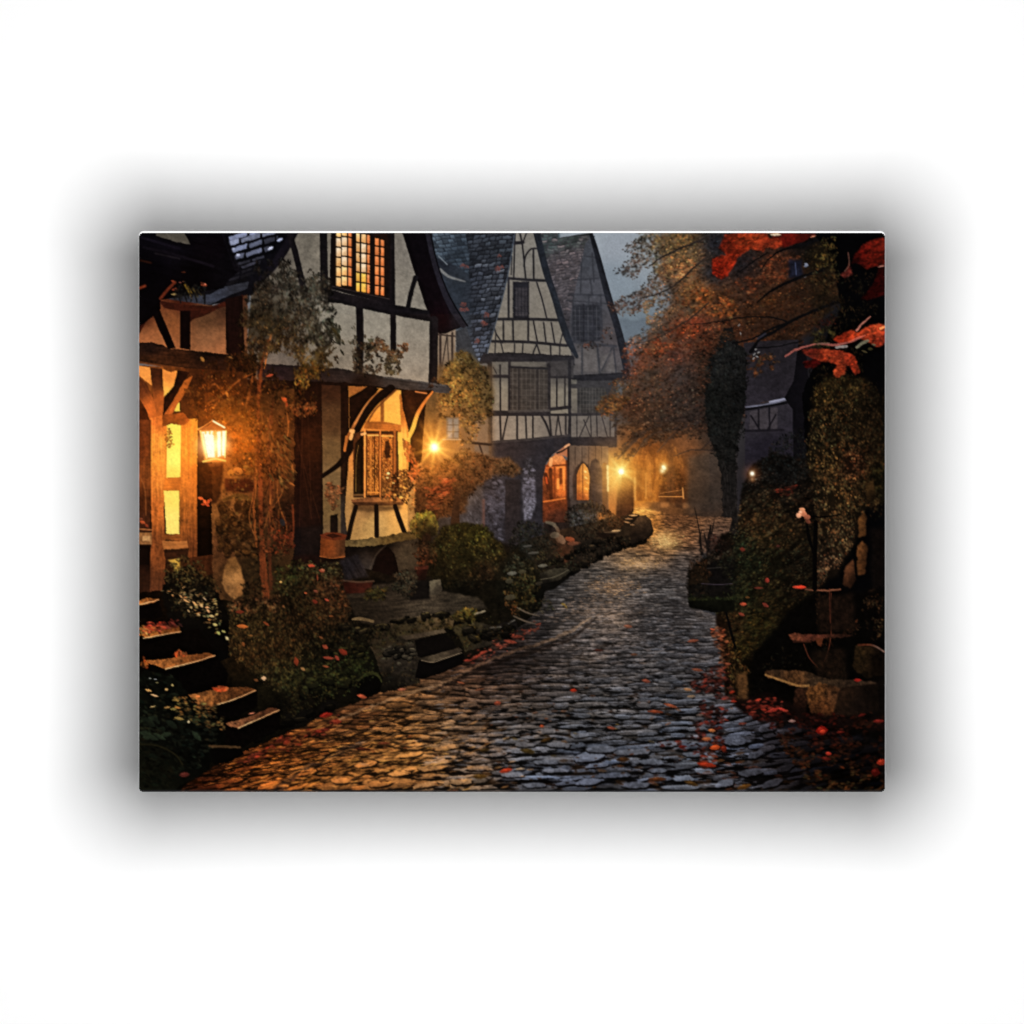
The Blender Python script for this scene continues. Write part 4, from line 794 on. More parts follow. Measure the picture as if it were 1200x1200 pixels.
stroke([(430, 510), (443.5, 510)], 1.5, (240, 170, 90)); stroke([(447, 511), (461, 511)], 1.5, (236, 164, 80)); stroke([(430.5, 577), (444, 577)], 1.4, (206, 128, 54))
for x_, w_, c_ in [(427.5, 2.4, (206, 130, 62)), (445.6, 1.8, (170, 100, 46)), (462.5, 3, (128, 70, 32)), (429.6, 1, (78, 44, 22))]: stroke([(x_, 504), (x_, 582)], w_, c_, ('w', .25, 90))
stroke([(424, 509), (428, 508)], 3, (240, 176, 110), a=.8); stroke([(414, 580), (426, 580)], 1.8, (120, 84, 48), a=.8)
part('sill', 'worn wooden sill under the bay window', A)
fill([(411, 586), (430, 583), (470, 583), (474, 586), (473, 591), (440, 592), (416, 592)], [(420, 586, 104, 62, 36), (465, 585, 170, 106, 54)], ('w', .5, 1), wob=.6)
fill([(412, 588.5), (473, 588.5), (472, 592), (416, 593)], [(420, 590, 60, 34, 20), (465, 590, 112, 66, 34)], ('w', .5, 1), wob=.5)
fill([(412, 591), (470, 592), (470, 597), (440, 600), (414, 598)], (58, 38, 22), soft=1.4, a=.7, ids=False)
CUR[0] = A
for p_ in ([(417, 594), (412, 612), (408, 631)], [(441, 593), (441.5, 628)], [(463, 593), (468, 608), (474, 624)]): stroke(p_, 5.4, (27, 17, 13), ('w', .2, 90))
fill([(402, 634), (420, 632), (450, 629), (475, 623), (486, 624), (488, 632), (462, 636), (430, 641), (404, 643)], [(420, 636, 92, 74, 44), (470, 629, 80, 60, 30)], ('s', .4, 4), wob=1.5)
fill([(403, 641), (440, 640), (470, 634), (490, 631), (494, 690), (470, 700), (405, 690)], [(410, 646, 15, 12, 11), (425, 665, 46, 41, 37), (445, 642, 18, 14, 11), (475, 655, 58, 48, 35), (480, 680, 36, 30, 22)], ('s', .3, 5), wob=1)
part('arch', 'small dark cellar arch below the bay', A)
fill([(433, 684), (435, 668), (441, 652), (448, 643), (453, 640), (459, 644), (464, 654), (467, 668), (467, 684)], (15, 8, 7), ('s', .2, 4), wob=.6)
stroke([(432, 680), (434, 666), (441, 650), (452, 639)], 1.6, (74, 64, 52), a=.4, soft=1)
# ================================================================ left porch house
PH_ = part('house', 'porch of the house at the left edge, black eaves above glowing timber posts')
fill([(160, 345), (192, 350), (250, 358), (290, 345), (290, 425), (160, 410)], [(170, 400, 150, 88, 52), (165, 370, 60, 28, 16), (200, 380, 116, 66, 36), (190, 403, 154, 92, 54), (240, 372, 84, 56, 36), (245, 400, 124, 82, 54), (262, 360, 60, 38, 26), (255, 410, 132, 84, 54), (215, 350, 60, 24, 14)], ('p', .08))
fill([(186, 352), (215, 357), (248, 359), (285, 345), (285, 352), (255, 362), (240, 370), (222, 376), (220, 366), (192, 361)], (54, 22, 14), ('w', .2, 0), wob=.4)
fill([(160, 402), (178, 401), (190, 404), (200, 409), (230, 411), (262, 415), (300, 416), (300, 446), (262, 436), (230, 435), (200, 432), (180, 428), (160, 425)], [(175, 408, 30, 19, 16), (200, 425, 48, 27, 15), (175, 424, 62, 34, 17), (250, 425, 24, 15, 12), (290, 425, 14, 8, 7)], ('w', .7, 6), wob=1)
stroke([(160, 424), (185, 428), (215, 432)], 2.4, (112, 58, 26), ('w', .3, 5), a=.7)
stroke([(213, 366), (214.5, 407)], 0, TB)
fill([(211, 364), (223, 364), (223, 410), (211, 408)], (13, 7, 8), ('w', .2, 90))
fill([(223, 364), (236, 364), (228, 372), (223, 378)], (44, 18, 12))
fill([(176, 362), (185, 358), (195, 382), (206, 408), (197, 409), (187, 388)], (9, 6, 8))
fill([(160, 362), (180, 360), (165, 388), (160, 396)], [(164, 372, 62, 22, 14), (175, 365, 12, 8, 8)], ('s', .6, 3))
fill([(264, 350), (284, 346), (287, 420), (265, 414)], (22, 11, 10), ('w', .3, 90))
part('roof', 'near-black overhanging eaves with dangling leaves', PH_)
fill([(160, 268), (262, 268), (270, 290), (280, 318), (266, 330), (262, 338), (240, 341), (222, 346), (200, 350), (188, 352), (188, 362), (178, 372), (160, 385)], [(200, 290, 11, 10, 17), (250, 290, 8, 6, 10), (180, 320, 3, 3, 6), (230, 320, 3, 3, 5), (270, 315, 8, 8, 12)], ('w', .5, 14), wob=1)
for p_, w, c in [([(165, 278), (185, 284), (210, 291)], 3, (20, 18, 28)), ([(168, 290), (200, 297), (250, 312)], 3, (17, 15, 22)), ([(182, 297), (210, 303)], 2, (26, 24, 27)), ([(164, 305), (177, 308)], 2, (44, 20, 10)), ([(262, 272), (270, 295), (278, 315)], 6, (14, 13, 19)), ([(188, 350), (196, 340), (205, 331)], 3.4, (96, 38, 20)), ([(163, 338), (170, 335)], 3, (120, 48, 24))]: stroke(p_, w, c, ('w', .4, 14), soft=1.2, a=.8)
fill([(183, 271), (215, 271), (223, 286), (208, 284), (195, 280), (183, 276)], (70, 66, 58), ('p', .15), wob=.8)
splat([203, 205, 204, 211, 215, 239, 240, 237, 215, 206], [330, 339, 345, 331, 330, 334, 333, 332, 319, 340], [3, 4, 4, 2, 2, 4, 2, 3, 3, 3], [1.6, 2, 1.4, 1, 1, 2.2, 1, 1.4, 1, 1.4], [.4, -.2, 0, 0, 0, .1, 0, .5, 0, .3], np.array([(96, 40, 24), (104, 42, 26), (126, 104, 64), (110, 60, 50), (60, 36, 26), (112, 50, 30), (200, 112, 84), (60, 28, 18), (54, 26, 16), (60, 30, 20)], np.float32))
for p_, c in [([(217, 334), (221, 342), (225, 350)], (110, 84, 26)), ([(220, 336), (225, 344)], (92, 70, 22)), ([(226, 338), (232, 348)], (58, 50, 26)), ([(231, 340), (236, 346)], (56, 46, 24)), ([(240, 342), (240, 356)], (14, 15, 20)), ([(216, 344), (219, 354)], (18, 20, 22)), ([(228, 344), (231, 354)], (18, 20, 22)), ([(209, 345), (212, 355)], (18, 20, 24))]: stroke(p_, [2.4, 1.6, .8][:len(p_)], c)
leaves([(205, 330), (240, 336), (238, 350), (205, 352)], 160, (26, 28, 24), 1.6, 2, (40, 120), .4)
CUR[0] = PH_
# porch posts
fill([(160, 428), (290, 436), (290, 660), (160, 700)], [(175, 440, 120, 62, 24), (240, 460, 34, 18, 10), (280, 500, 50, 30, 14), (165, 500, 60, 24, 10), (170, 560, 66, 32, 16), (165, 620, 44, 22, 12), (240, 600, 20, 10, 6), (225, 640, 60, 30, 14), (168, 660, 34, 18, 10)], ('w', .35, 90))
fill([(160, 428), (176, 431), (178, 452), (170, 446), (160, 437)], (222, 138, 62), ('p', .12)); fill([(190, 432), (200, 436), (208, 434), (208, 444), (203, 455), (192, 465), (190, 450)], [(195, 440, 206, 124, 54), (195, 460, 244, 166, 72)], ('s', .14, 4))
fill([(204, 482), (210, 467), (211, 482)], (250, 190, 80))
fill([(160, 440), (172, 450), (180, 468), (186, 488), (189, 500), (178, 500), (172, 482), (160, 460)], [(165, 450, 84, 40, 20), (182, 480, 176, 84, 34)], ('w', .2, 60), wob=.5)
fill([(176, 431), (190, 432), (192, 460), (193, 490), (184, 492), (179, 460)], [(184, 440, 70, 34, 18), (188, 475, 150, 72, 30)], ('w', .2, 88), wob=.5)
fill([(208, 434), (222, 436), (214, 452), (204, 468), (196, 480), (191, 488), (192, 466), (204, 452)], (28, 13, 10), ('w', .2, -60), wob=.5)
fill([(216, 446), (226, 440), (218, 460), (208, 474), (200, 488), (192, 496), (192, 486), (204, 468)], [(215, 455, 130, 66, 26), (198, 485, 150, 70, 30)], ('w', .25, -60), wob=.6)
POST = part('post', 'tall orange lit timber post', PH_)
fill([(176, 490), (192, 486), (195, 500), (194, 560), (192, 600), (194, 640), (193, 705), (172, 708), (178, 620), (176, 560)], [(185, 495, 200, 98, 40), (188, 520, 226, 134, 52), (182, 540, 214, 124, 46), (190, 560, 200, 108, 42), (183, 600, 170, 84, 34), (184, 640, 120, 60, 28), (184, 690, 82, 44, 24)], ('w', .5, 90), wob=.6)
part('post', 'broad orange lit timber jamb beside the lantern', PH_)
fill([(212, 492), (232, 490), (231, 540), (231, 600), (231, 652), (212, 655), (209, 600), (212, 540)], [(225, 500, 200, 108, 38), (222, 530, 206, 110, 38), (216, 560, 176, 92, 34), (226, 580, 150, 78, 30), (215, 620, 128, 66, 28), (226, 640, 90, 46, 22)], ('w', .5, 90), wob=.6)
part('window', 'narrow glowing yellow window strip between the posts', PH_)
fill([(194, 496), (213, 498), (212, 560), (194, 560)], [(205, 510, 250, 206, 88), (205, 540, 255, 220, 104), (203, 556, 250, 196, 84)], ('s', .06, 6))
fill([(192, 575), (210, 575), (210, 626), (195, 626)], [(202, 585, 252, 206, 94), (203, 610, 255, 214, 108)], ('s', .06, 6))
stroke([(213, 498), (212, 560)], 1.6, (190, 104, 36)); stroke([(195, 500), (194, 560)], 2, (196, 110, 40))
leaves([(196, 503), (203, 508), (201, 522), (196, 527)], 60, (150, 84, 30), 1.4, 2)
CUR[0] = PH_
fill([(193, 560), (212, 559), (211, 575), (191, 575)], [(195, 567, 196, 98, 34), (208, 567, 150, 74, 28)], ('w', .25, 0), wob=.4)
fill([(190, 486), (215, 484), (222, 492), (216, 498), (200, 497), (190, 500)], (112, 50, 20), ('s', .3, 4), wob=1)
for q, c in [([(192, 626), (212, 626), (212, 634), (190, 632)], (130, 66, 28)), ([(190, 634), (220, 634), (221, 642), (192, 645)], (150, 88, 44)), ([(192, 644), (222, 643), (218, 658), (194, 660)], (48, 26, 15))]: fill(q, c, ('w', .3, 0), wob=1)
fill([(196, 656), (211, 654), (212, 680), (205, 672), (202, 660)], (184, 140, 56), ('s', .25, 4), wob=1, soft=.6)
fill([(231, 542), (250, 540), (250, 650), (231, 652)], [(240, 560, 16, 8, 6), (240, 620, 8, 4, 3)], ('w', .2, 90))
stroke([(252, 592), (251, 620), (250, 648)], 3, (74, 46, 24), a=.8)
# left margin: dark boards, lit hook, box
rect(160, 492, 177, 600, [(165, 520, 92, 40, 18), (172, 560, 104, 50, 22), (165, 590, 60, 28, 14)], ('w', .45, 90)); rect(160, 600, 176, 704, [(165, 615, 60, 30, 18), (168, 650, 24, 12, 8), (166, 690, 44, 24, 14)], ('w', .3, 90))
rect(163, 624, 178, 638, [(170, 630, 128, 84, 48)], ('s', .4, 3)); rect(167, 628, 176, 634, (176, 130, 82), ('s', .3, 2)); stroke([(163, 620), (178, 621)], 1.4, (150, 90, 50)); rect(160, 640, 176, 662, (16, 9, 7))
splat([167, 172, 165], [612, 616, 608], [4, 3, 3], [2.4, 2, 1.4], [.4, .8, 0], np.array([(150, 62, 34), (132, 50, 30), (120, 60, 40)], np.float32)); stroke([(165, 560), (170, 575), (171, 604)], 1.2, (120, 66, 34), a=.8)

# ================================================================ vine and stacked stones by the door
part('stone_wall', 'rough rubble wall behind the vine, lit amber by the lantern')
fill([(250, 470), (345, 455), (345, 640), (335, 700), (250, 705), (248, 600)], [(260, 480, 70, 42, 18), (275, 520, 110, 58, 20), (300, 470, 46, 30, 16), (262, 560, 90, 56, 26), (290, 545, 64, 40, 18), (275, 590, 104, 66, 34), (310, 600, 60, 36, 20), (275, 620, 84, 56, 28), (310, 560, 70, 38, 18), (335, 600, 26, 16, 10), (300, 660, 40, 30, 16), (260, 640, 80, 48, 26)], ('s', .45, 7), wob=2)
n = 150; px = 254 + rng.rand(n) * 56; py = 585 + rng.rand(n) * 65
for i in range(120):
    x_ = 255 + rng.rand() * 52; y_ = 586 + rng.rand() * 66; k = .28 + .42 * rng.rand()
    splat([x_ + 1], [y_ + 1.4], 4.2 + rng.rand() * 2, 3.2 + rng.rand() * 2, [rng.rand() * 3], np.array([(26, 16, 8)], np.float32), kind='disc', alpha=.6)
    splat([x_], [y_], 2.6 + rng.rand() * 2.4, 2.2 + rng.rand() * 1.6, [rng.rand() * 3], np.array([(112 * k, 72 * k, 32 * k)], np.float32), kind='disc', alpha=.75)
    splat([x_ - .8], [y_ - 1], 1.4, .9, [rng.rand() * .6], np.array([(150 * k, 94 * k, 42 * k)], np.float32), kind='disc', alpha=.5)
fill([(263, 560), (300, 562), (300, 576), (285, 578), (264, 575)], (40, 17, 11), ('s', .4, 4), wob=2, soft=1)
splat([271, 279, 292, 288], [554, 552, 552, 548], [5, 6, 5, 4], [4, 4.6, 5, 3], [0, .3, 1.2, 0], np.array([(130, 84, 32), (150, 92, 40), (84, 74, 30), (104, 76, 32)], np.float32), kind='disc', alpha=.7)
stroke([(262, 586), (280, 581), (296, 586)], [3, 6, 4], (66, 48, 22), ('s', .4, 4), soft=1.2)
sparks([(255, 560), (330, 540), (335, 650), (300, 690), (285, 650), (256, 640)], 700, [(275, 580, 84, 60, 26), (300, 620, 62, 46, 24), (320, 580, 70, 44, 22)], 1.1, 1.8, 2, (0, 180), .44, alpha=.7)
part('boulder', 'pale upright boulder below the lantern')
fill([(262, 668), (268, 655), (276, 652), (282, 664), (287, 684), (283, 698), (274, 702), (266, 695), (260, 684)], [(272, 662, 104, 68, 34), (276, 680, 164, 112, 62), (268, 690, 120, 80, 44), (283, 690, 130, 84, 44)], ('s', .28, 4), wob=1.5, soft=.7)
part('vine', 'woody climbing vine with drooping leaves over the doorway')
for p_, w, c in [([(312, 700), (308, 660), (306, 610), (305, 560), (303, 500), (304, 450), (310, 410), (314, 398)], [9, 8, 5, 5, 5, 4, 3, 2], (92, 44, 22)), ([(318, 690), (315, 640), (318, 590), (314, 530), (320, 470)], [4, 4, 3.4, 3.4, 3], (70, 36, 20)), ([(301, 640), (297, 590), (300, 540), (292, 480), (296, 440)], [2.4, 2.4, 2.4, 2, 2], (104, 56, 26)), ([(322, 620), (318, 590), (330, 560), (328, 500)], [2, 2, 1.6, 1.4], (86, 48, 22))]: stroke(p_, w, c, ('w', .4, 90), wob=1.6)
for i in range(26):
    x_ = 292 + rng.rand() * 36; y_ = 480 + rng.rand() * 130
    stroke([(x_, y_), (x_ + rng.randn() * 3, y_ + 22), (x_ + rng.randn() * 4, y_ + 46)], 1.1, (134, 76, 34) if rng.rand() < .5 else (40, 22, 12), a=.6)
stroke([(310, 432), (314, 408), (318, 392)], 1.6, (160, 88, 38)); 
for p_ in ([(300, 436), (280, 446), (262, 462), (242, 474)], [(262, 462), (252, 450), (244, 456)], [(300, 440), (292, 456), (288, 480)], [(296, 420), (284, 412)], [(330, 600), (336, 618), (332, 640)], [(334, 470), (338, 500), (335, 520)]): stroke(p_, [1.4] * len(p_), (132, 74, 32), a=.8)
VF = [(310, 310, 42, 42, 36), (335, 335, 52, 52, 44), (365, 345, 64, 64, 54), (385, 350, 48, 50, 42), (305, 350, 46, 42, 32), (330, 365, 56, 54, 42), (360, 370, 62, 60, 48), (380, 375, 52, 58, 48), (300, 385, 58, 50, 30), (320, 390, 60, 50, 28), (345, 395, 52, 42, 24), (370, 395, 44, 46, 34), (385, 400, 44, 44, 32), (330, 400, 80, 58, 24), (300, 405, 60, 46, 24), (365, 420, 92, 70, 26), (380, 420, 74, 54, 20), (355, 445, 120, 86, 32), (375, 440, 84, 58, 22), (270, 430, 70, 42, 18), (250, 445, 74, 42, 18), (285, 450, 66, 40, 16), (240, 470, 96, 54, 22), (265, 480, 84, 54, 22), (290, 490, 84, 52, 20), (320, 470, 40, 30, 16), (345, 470, 82, 52, 22), (355, 480, 112, 60, 26), (270, 510, 120, 62, 22), (285, 530, 110, 60, 20), (330, 520, 66, 40, 18)]
VF = dk(VF, .80, .72)
leaves([(302, 312), (330, 305), (360, 322), (385, 318), (392, 345), (390, 385), (396, 420), (384, 436), (368, 446), (352, 458), (346, 440), (355, 425), (338, 412), (318, 418), (300, 425), (280, 432), (284, 400), (280, 372), (290, 350), (300, 335)], 3600, VF, 2.2, 2.6, (30, 140), .34, 9, .95, .10, .40, 6)
leaves([(300, 335), (340, 325), (385, 330), (390, 380), (385, 430), (360, 440), (330, 410), (290, 410), (288, 370)], 1600, [(a, b, r * 1.5, g * 1.45, c * 1.45) for a, b, r, g, c in VF], 1.8, 2.8, (40, 140), .3, 7, .8, .08, .48, 4, k=5)
leaves([(345, 430), (372, 425), (368, 446), (355, 460), (345, 450)], 160, [(355, 450, 150, 104, 40), (350, 436, 92, 66, 26)], 2, 2, (30, 130), .3, 6, .6)
leaves([(262, 415), (300, 412), (330, 445), (372, 462), (368, 482), (345, 492), (330, 480), (326, 520), (320, 560), (300, 560), (268, 540), (262, 500), (232, 490), (216, 470), (226, 445), (245, 430)], 3000, VF, 2.0, 2.6, (30, 150), .34, 9, .95, .10, .42, 5, k=2)
leaves([(228, 455), (262, 440), (300, 470), (298, 530), (270, 530), (262, 500), (235, 490)], 900, [(a, b, r * 1.6, g * 1.4, c) for a, b, r, g, c in VF], 1.5, 3, (20, 150), .3, 6, .8, .08, .5, 4, k=6)
leaves([(338, 476), (370, 470), (366, 486), (348, 492)], 160, (132, 72, 34), 2, 2.4, (60, 120), .3, 6)
leaves([(388, 375), (396, 380), (404, 402), (398, 404), (388, 392)], 70, (46, 46, 30), 2.6, 2.2, (40, 80), .3)
splat([237, 266, 333, 336, 316, 270, 392, 397, 401], [421, 462, 468, 474, 440, 419, 388, 394, 413], [4, 4, 4, 3, 5, 3, 6, 5, 5], [2.4, 2, 3, 2, 1.8, 1.4, 2.2, 2, 1.6], [1, 1.2, .6, 1.4, -.3, .3, .9, 1, 1], np.array([(120, 84, 40), (146, 90, 38), (160, 66, 32), (132, 52, 26), (130, 54, 36), (92, 64, 34), (60, 52, 28), (54, 50, 28), (50, 48, 30)], np.float32))
leaves([(318, 500), (338, 510), (345, 560), (332, 590), (318, 560)], 120, (84, 60, 30), 4, 3.5, (30, 90), .4, 6, .7, .1, .45)
leaves([(300, 590), (345, 590), (340, 650), (305, 650)], 360, [(330, 600, 70, 34, 20), (335, 635, 90, 36, 20), (310, 630, 92, 52, 26)], 1.8, 2, (0, 180), .4, 6, .8, .12, .42)
stroke([(343, 592), (344, 620), (342, 640)], 2, (84, 38, 20)); splat([331], [612], 5, 3, [1.2], np.array([(27, 34, 42)], np.float32), kind='disc', alpha=.8)
leaves([(320, 625), (342, 622), (345, 640), (325, 645)], 120, (110, 44, 24), 1.6, 2)
sparks([(300, 340), (340, 330), (385, 330), (390, 380), (385, 430), (360, 440), (330, 410), (290, 410), (288, 370)], 700, VF, 1.9, 1.5, 3, (40, 140), .52)
sparks([(228, 455), (262, 430), (300, 440), (360, 470), (330, 520), (298, 550), (270, 530), (240, 490)], 700, VF, 2.0, 1.4, 3, (30, 150), .52)
# small plants on the jetty beam
part('plant', 'small reddish plants growing on the beam of the near house')
leaves([(411, 425), (418, 402), (432, 400), (436, 392), (448, 396), (452, 412), (446, 432), (438, 440), (414, 438)], 420, [(430, 410, 76, 58, 34), (440, 400, 96, 56, 30), (425, 430, 50, 40, 28)], 2, 2, (0, 180), .35, 6, .6, .1, .40)
leaves([(447, 404), (462, 402), (478, 406), (480, 412), (468, 418), (470, 440), (450, 440), (454, 418)], 360, [(460, 408, 100, 62, 30), (475, 409, 128, 70, 36), (460, 430, 66, 56, 30)], 2, 2, (0, 180), .35, 6, .6, .1, .38)
leaves([(410, 402), (416, 380), (420, 400), (418, 430)], 60, (74, 66, 50), 2, 2.4, (40, 120)); leaves([(430, 392), (436, 394), (440, 410), (432, 408)], 30, (56, 52, 34), 2.6, 2)
leaves([(500, 446), (512, 444), (516, 450), (502, 452)], 50, (66, 40, 26), 1.6)
# lantern
LT = part('lantern', 'brightly lit hexagonal wall lantern beside the porch')
fill([(232, 504), (244, 499), (250, 493), (256, 494), (264, 500), (268, 504), (262, 506), (234, 507)], (92, 50, 24), ('w', .2, 0), wob=.4)
stroke([(249, 493), (256, 497), (263, 501)], 2, (255, 236, 200), soft=.8); stroke([(232, 503), (238, 500)], 1.2, (220, 150, 90))
stroke([(249, 493), (240, 499), (232, 504)], 1.2, (150, 88, 44))
fill([(233, 504), (266, 504), (264, 541), (240, 542)], (150, 80, 30), wob=.2)
part('glass', None, LT)
for q in ([(236, 506), (250, 505), (252, 536), (242, 536)], [(254, 506), (259, 505), (259, 534), (255, 536)], [(260, 505), (265, 505), (263, 534), (260, 534)]): fill(q, (255, 244, 214), wob=.3, soft=.4)
CUR[0] = LT
for p_, w, c in [([(235, 505), (238, 520), (242, 537)], 1.8, (236, 170, 100)), ([(252.5, 505), (254, 514), (252, 522), (253, 537)], 2, (206, 126, 60)), ([(265, 505), (263.5, 536)], 1.4, (240, 190, 120)), ([(260, 506), (260, 534)], .8, (170, 110, 60)), ([(238, 541), (252, 538), (264, 540)], 2.2, (226, 160, 80)), ([(238, 508), (243, 535)], 1, (190, 110, 60))]: stroke(p_, w, c, soft=.5)
splat([246, 250, 241], [507, 508, 507], [1, 1, 1], [3, 4, 2.4], [.1, 0, 0], np.array([(220, 140, 60)] * 3, np.float32))
fill([(244, 543), (262, 543), (260, 552), (253, 556), (247, 551)], (66, 34, 16), ('w', .2, 90), soft=.6)
fill([(233, 548), (262, 546), (258, 582), (254, 590), (233, 590)], (20, 10, 6), ('w', .3, 90), soft=1.2, a=.8, ids=False)
# red flowers under the lantern
part('flowers', 'red flowers hanging on the dark post under the lantern')
splat([235, 240, 244, 238, 243, 247], [584, 588, 588, 591, 592, 586], [3.6, 3.6, 3.4, 3, 3, 2.4], [2.6, 2.4, 2.4, 1.8, 1.8, 1.6], [.3, 1, 2, 0, .5, 1.2], np.array([(176, 70, 36), (196, 76, 40), (160, 56, 30), (130, 44, 24), (150, 50, 30), (110, 50, 26)], np.float32))

# ================================================================ flowers round the bay window
part('flowers', 'white and russet flowers heaped on the window sill of the bay')
leaves([(462, 552), (476, 550), (482, 566), (480, 586), (462, 588), (456, 574)], 300, (50, 26, 14), 1.8, 1.8, (0, 180), .4, 5, .6)
leaves([(448, 575), (470, 572), (474, 588), (450, 588)], 130, (150, 92, 44), 1.6, 1.6, (0, 180), .45, 5, .6)
splat([455, 454, 461, 467, 470, 463, 459, 468], [555, 560, 566, 560, 583, 580, 586, 557], [2.2, 1.8, 1.6, 1.6, 2.6, 2, 1.8, 1.4], [1.8, 1.4, 1.3, 1.4, 2, 1.6, 1.4, 1.2], [0] * 8, np.array([(250, 210, 150), (240, 196, 130), (226, 170, 100), (220, 150, 84), (240, 170, 84), (226, 150, 70), (210, 130, 60), (200, 140, 80)], np.float32))
part('vine', 'orange leaves trailing down the outer corner of the bay')
leaves([(471, 516), (478, 518), (488, 534), (487, 545), (480, 540), (474, 530)], 150, (156, 72, 36), 2, 2, (30, 90), .3, 5)
leaves([(482, 540), (492, 542), (497, 552), (492, 562), (481, 566), (478, 556)], 110, [(486, 548, 216, 98, 46), (494, 550, 236, 140, 70), (490, 562, 200, 96, 50)], 3.2, 3, (0, 180), .3, 5)
leaves([(484, 560), (492, 560), (488, 590), (480, 600)], 120, (200, 130, 60), 1.6, 2, (0, 180), .35, 5)
# barrel, hanging dried flowers, pots
part('flowers', 'dried pinkish flowers hanging on the narrow wall strip')
leaves([(378, 575), (385, 568), (402, 568), (401, 580), (394, 598), (386, 592)], 260, [(392, 575, 140, 80, 46), (384, 590, 96, 56, 34), (398, 572, 150, 84, 50)], 1.8, 2, (0, 180), .35, 6, .6)
part('barrel', 'short wooden tub with vertical staves')
fill([(376, 628), (405, 630), (404, 654), (375, 652)], [(380, 640, 96, 44, 18), (388, 640, 134, 62, 26), (398, 640, 92, 50, 26), (404, 640, 50, 34, 22)], ('w', .25, 90), wob=.4)
fill([(375, 627), (382, 624), (396, 624), (407, 627), (404, 632), (390, 633), (378, 631)], (92, 38, 20), ('w', .2, 0)); fill([(381, 627), (390, 625), (401, 628), (390, 631)], (50, 20, 12)); stroke([(375, 652), (390, 654), (404, 652)], 1.2, (160, 84, 38), a=.8)
part('bush', 'spreading dome of russet foliage beside the starry lamp')
BU = [(505, 545, 150, 86, 40), (520, 550, 128, 74, 36), (545, 525, 140, 98, 52), (560, 535, 112, 74, 42), (545, 555, 84, 54, 32), (575, 545, 96, 64, 40), (590, 545, 112, 80, 52), (605, 550, 92, 66, 42), (520, 575, 110, 60, 30), (500, 590, 84, 50, 26), (545, 580, 64, 44, 28), (590, 560, 60, 48, 38)]
BU = dk(BU, .88)
fill([(488, 560), (500, 545), (520, 540), (545, 527), (560, 530), (575, 537), (598, 537), (611, 550), (600, 558), (580, 556), (565, 565), (548, 582), (545, 600), (500, 612), (486, 600)], BU, ('s', .4, 5), wob=3, soft=1.5)
leaves([(488, 560), (500, 545), (520, 540), (545, 524), (560, 530), (575, 537), (598, 537), (612, 550), (604, 560), (580, 556), (565, 566), (548, 584), (540, 600), (500, 612), (486, 600)], 3600, BU, 1.2, 2.2, (0, 180), .3, 6, .7, .08, .3, 2)
stroke([(536, 580), (534, 600), (533, 625)], [6, 9, 12], (46, 30, 20), ('w', .3, 90))
part('fern', 'red-orange fern fronds below the starry lamp')
for p_ in ([(505, 575), (518, 568), (532, 561)], [(500, 580), (510, 577), (524, 576)], [(502, 588), (512, 584), (522, 577)], [(500, 592), (512, 590), (518, 588)], [(504, 597), (514, 596)], [(515, 560), (524, 566), (533, 563)], [(498, 572), (506, 574), (514, 580)]):
    stroke(p_, [3, 2.6, 1.6][:len(p_)], (140, 60, 32), ('s', .6, 3), wob=2, soft=1.2, a=.6)
leaves([(500, 590), (506, 575), (520, 562), (534, 560), (530, 572), (518, 584), (512, 600), (500, 600)], 300, [(525, 565, 168, 72, 40), (505, 590, 130, 66, 34)], 2.2, 3.4, (-40, 10), .35, 6, .7, .1, .4)
part('bush', 'clipped yellow-green ball bush')
leaves([(481, 612), (486, 603), (498, 599), (510, 603), (514, 612), (510, 626), (496, 632), (482, 626)], 1600, [(495, 601, 186, 170, 56), (505, 605, 130, 118, 42), (484, 610, 140, 110, 38), (495, 614, 66, 54, 22), (500, 624, 26, 21, 11)], 1.2, 1.6, (0, 180), .3, 5, .5, .08, 0, 2)
stroke([(500, 630), (501, 670)], 10, (34, 22, 15), ('s', .5, 4), soft=2); 
BG0 = 1
part('bush', 'large dark green rounded shrub beside the terrace steps')
BG = [(540, 618, 62, 60, 26), (560, 625, 74, 72, 28), (580, 645, 74, 68, 32), (520, 640, 56, 52, 24), (545, 650, 50, 48, 22), (570, 670, 56, 42, 26), (515, 670, 42, 36, 18), (545, 690, 30, 25, 15), (590, 665, 60, 48, 28), (590, 690, 34, 28, 17)]
BG = dk(BG, .78)
fill([(505, 640), (520, 616), (545, 612), (570, 618), (590, 640), (598, 668), (596, 700), (560, 712), (515, 705), (502, 670)], [(a, b, r * .6, g * .6, c * .6) for a, b, r, g, c in BG], ('s', .4, 5), wob=3, soft=1)
leaves([(505, 640), (520, 616), (545, 612), (570, 618), (590, 640), (598, 668), (596, 700), (560, 712), (515, 705), (502, 670)], 3600, BG, 1.8, 2.4, (10, 170), .34, 9, .8, .08, .25, 3)
sparks([(510, 640), (525, 620), (548, 616), (570, 622), (588, 645), (590, 680), (560, 690), (520, 680)], 500, BG, 1.7, 1.5, 2.4, (10, 170), .5)
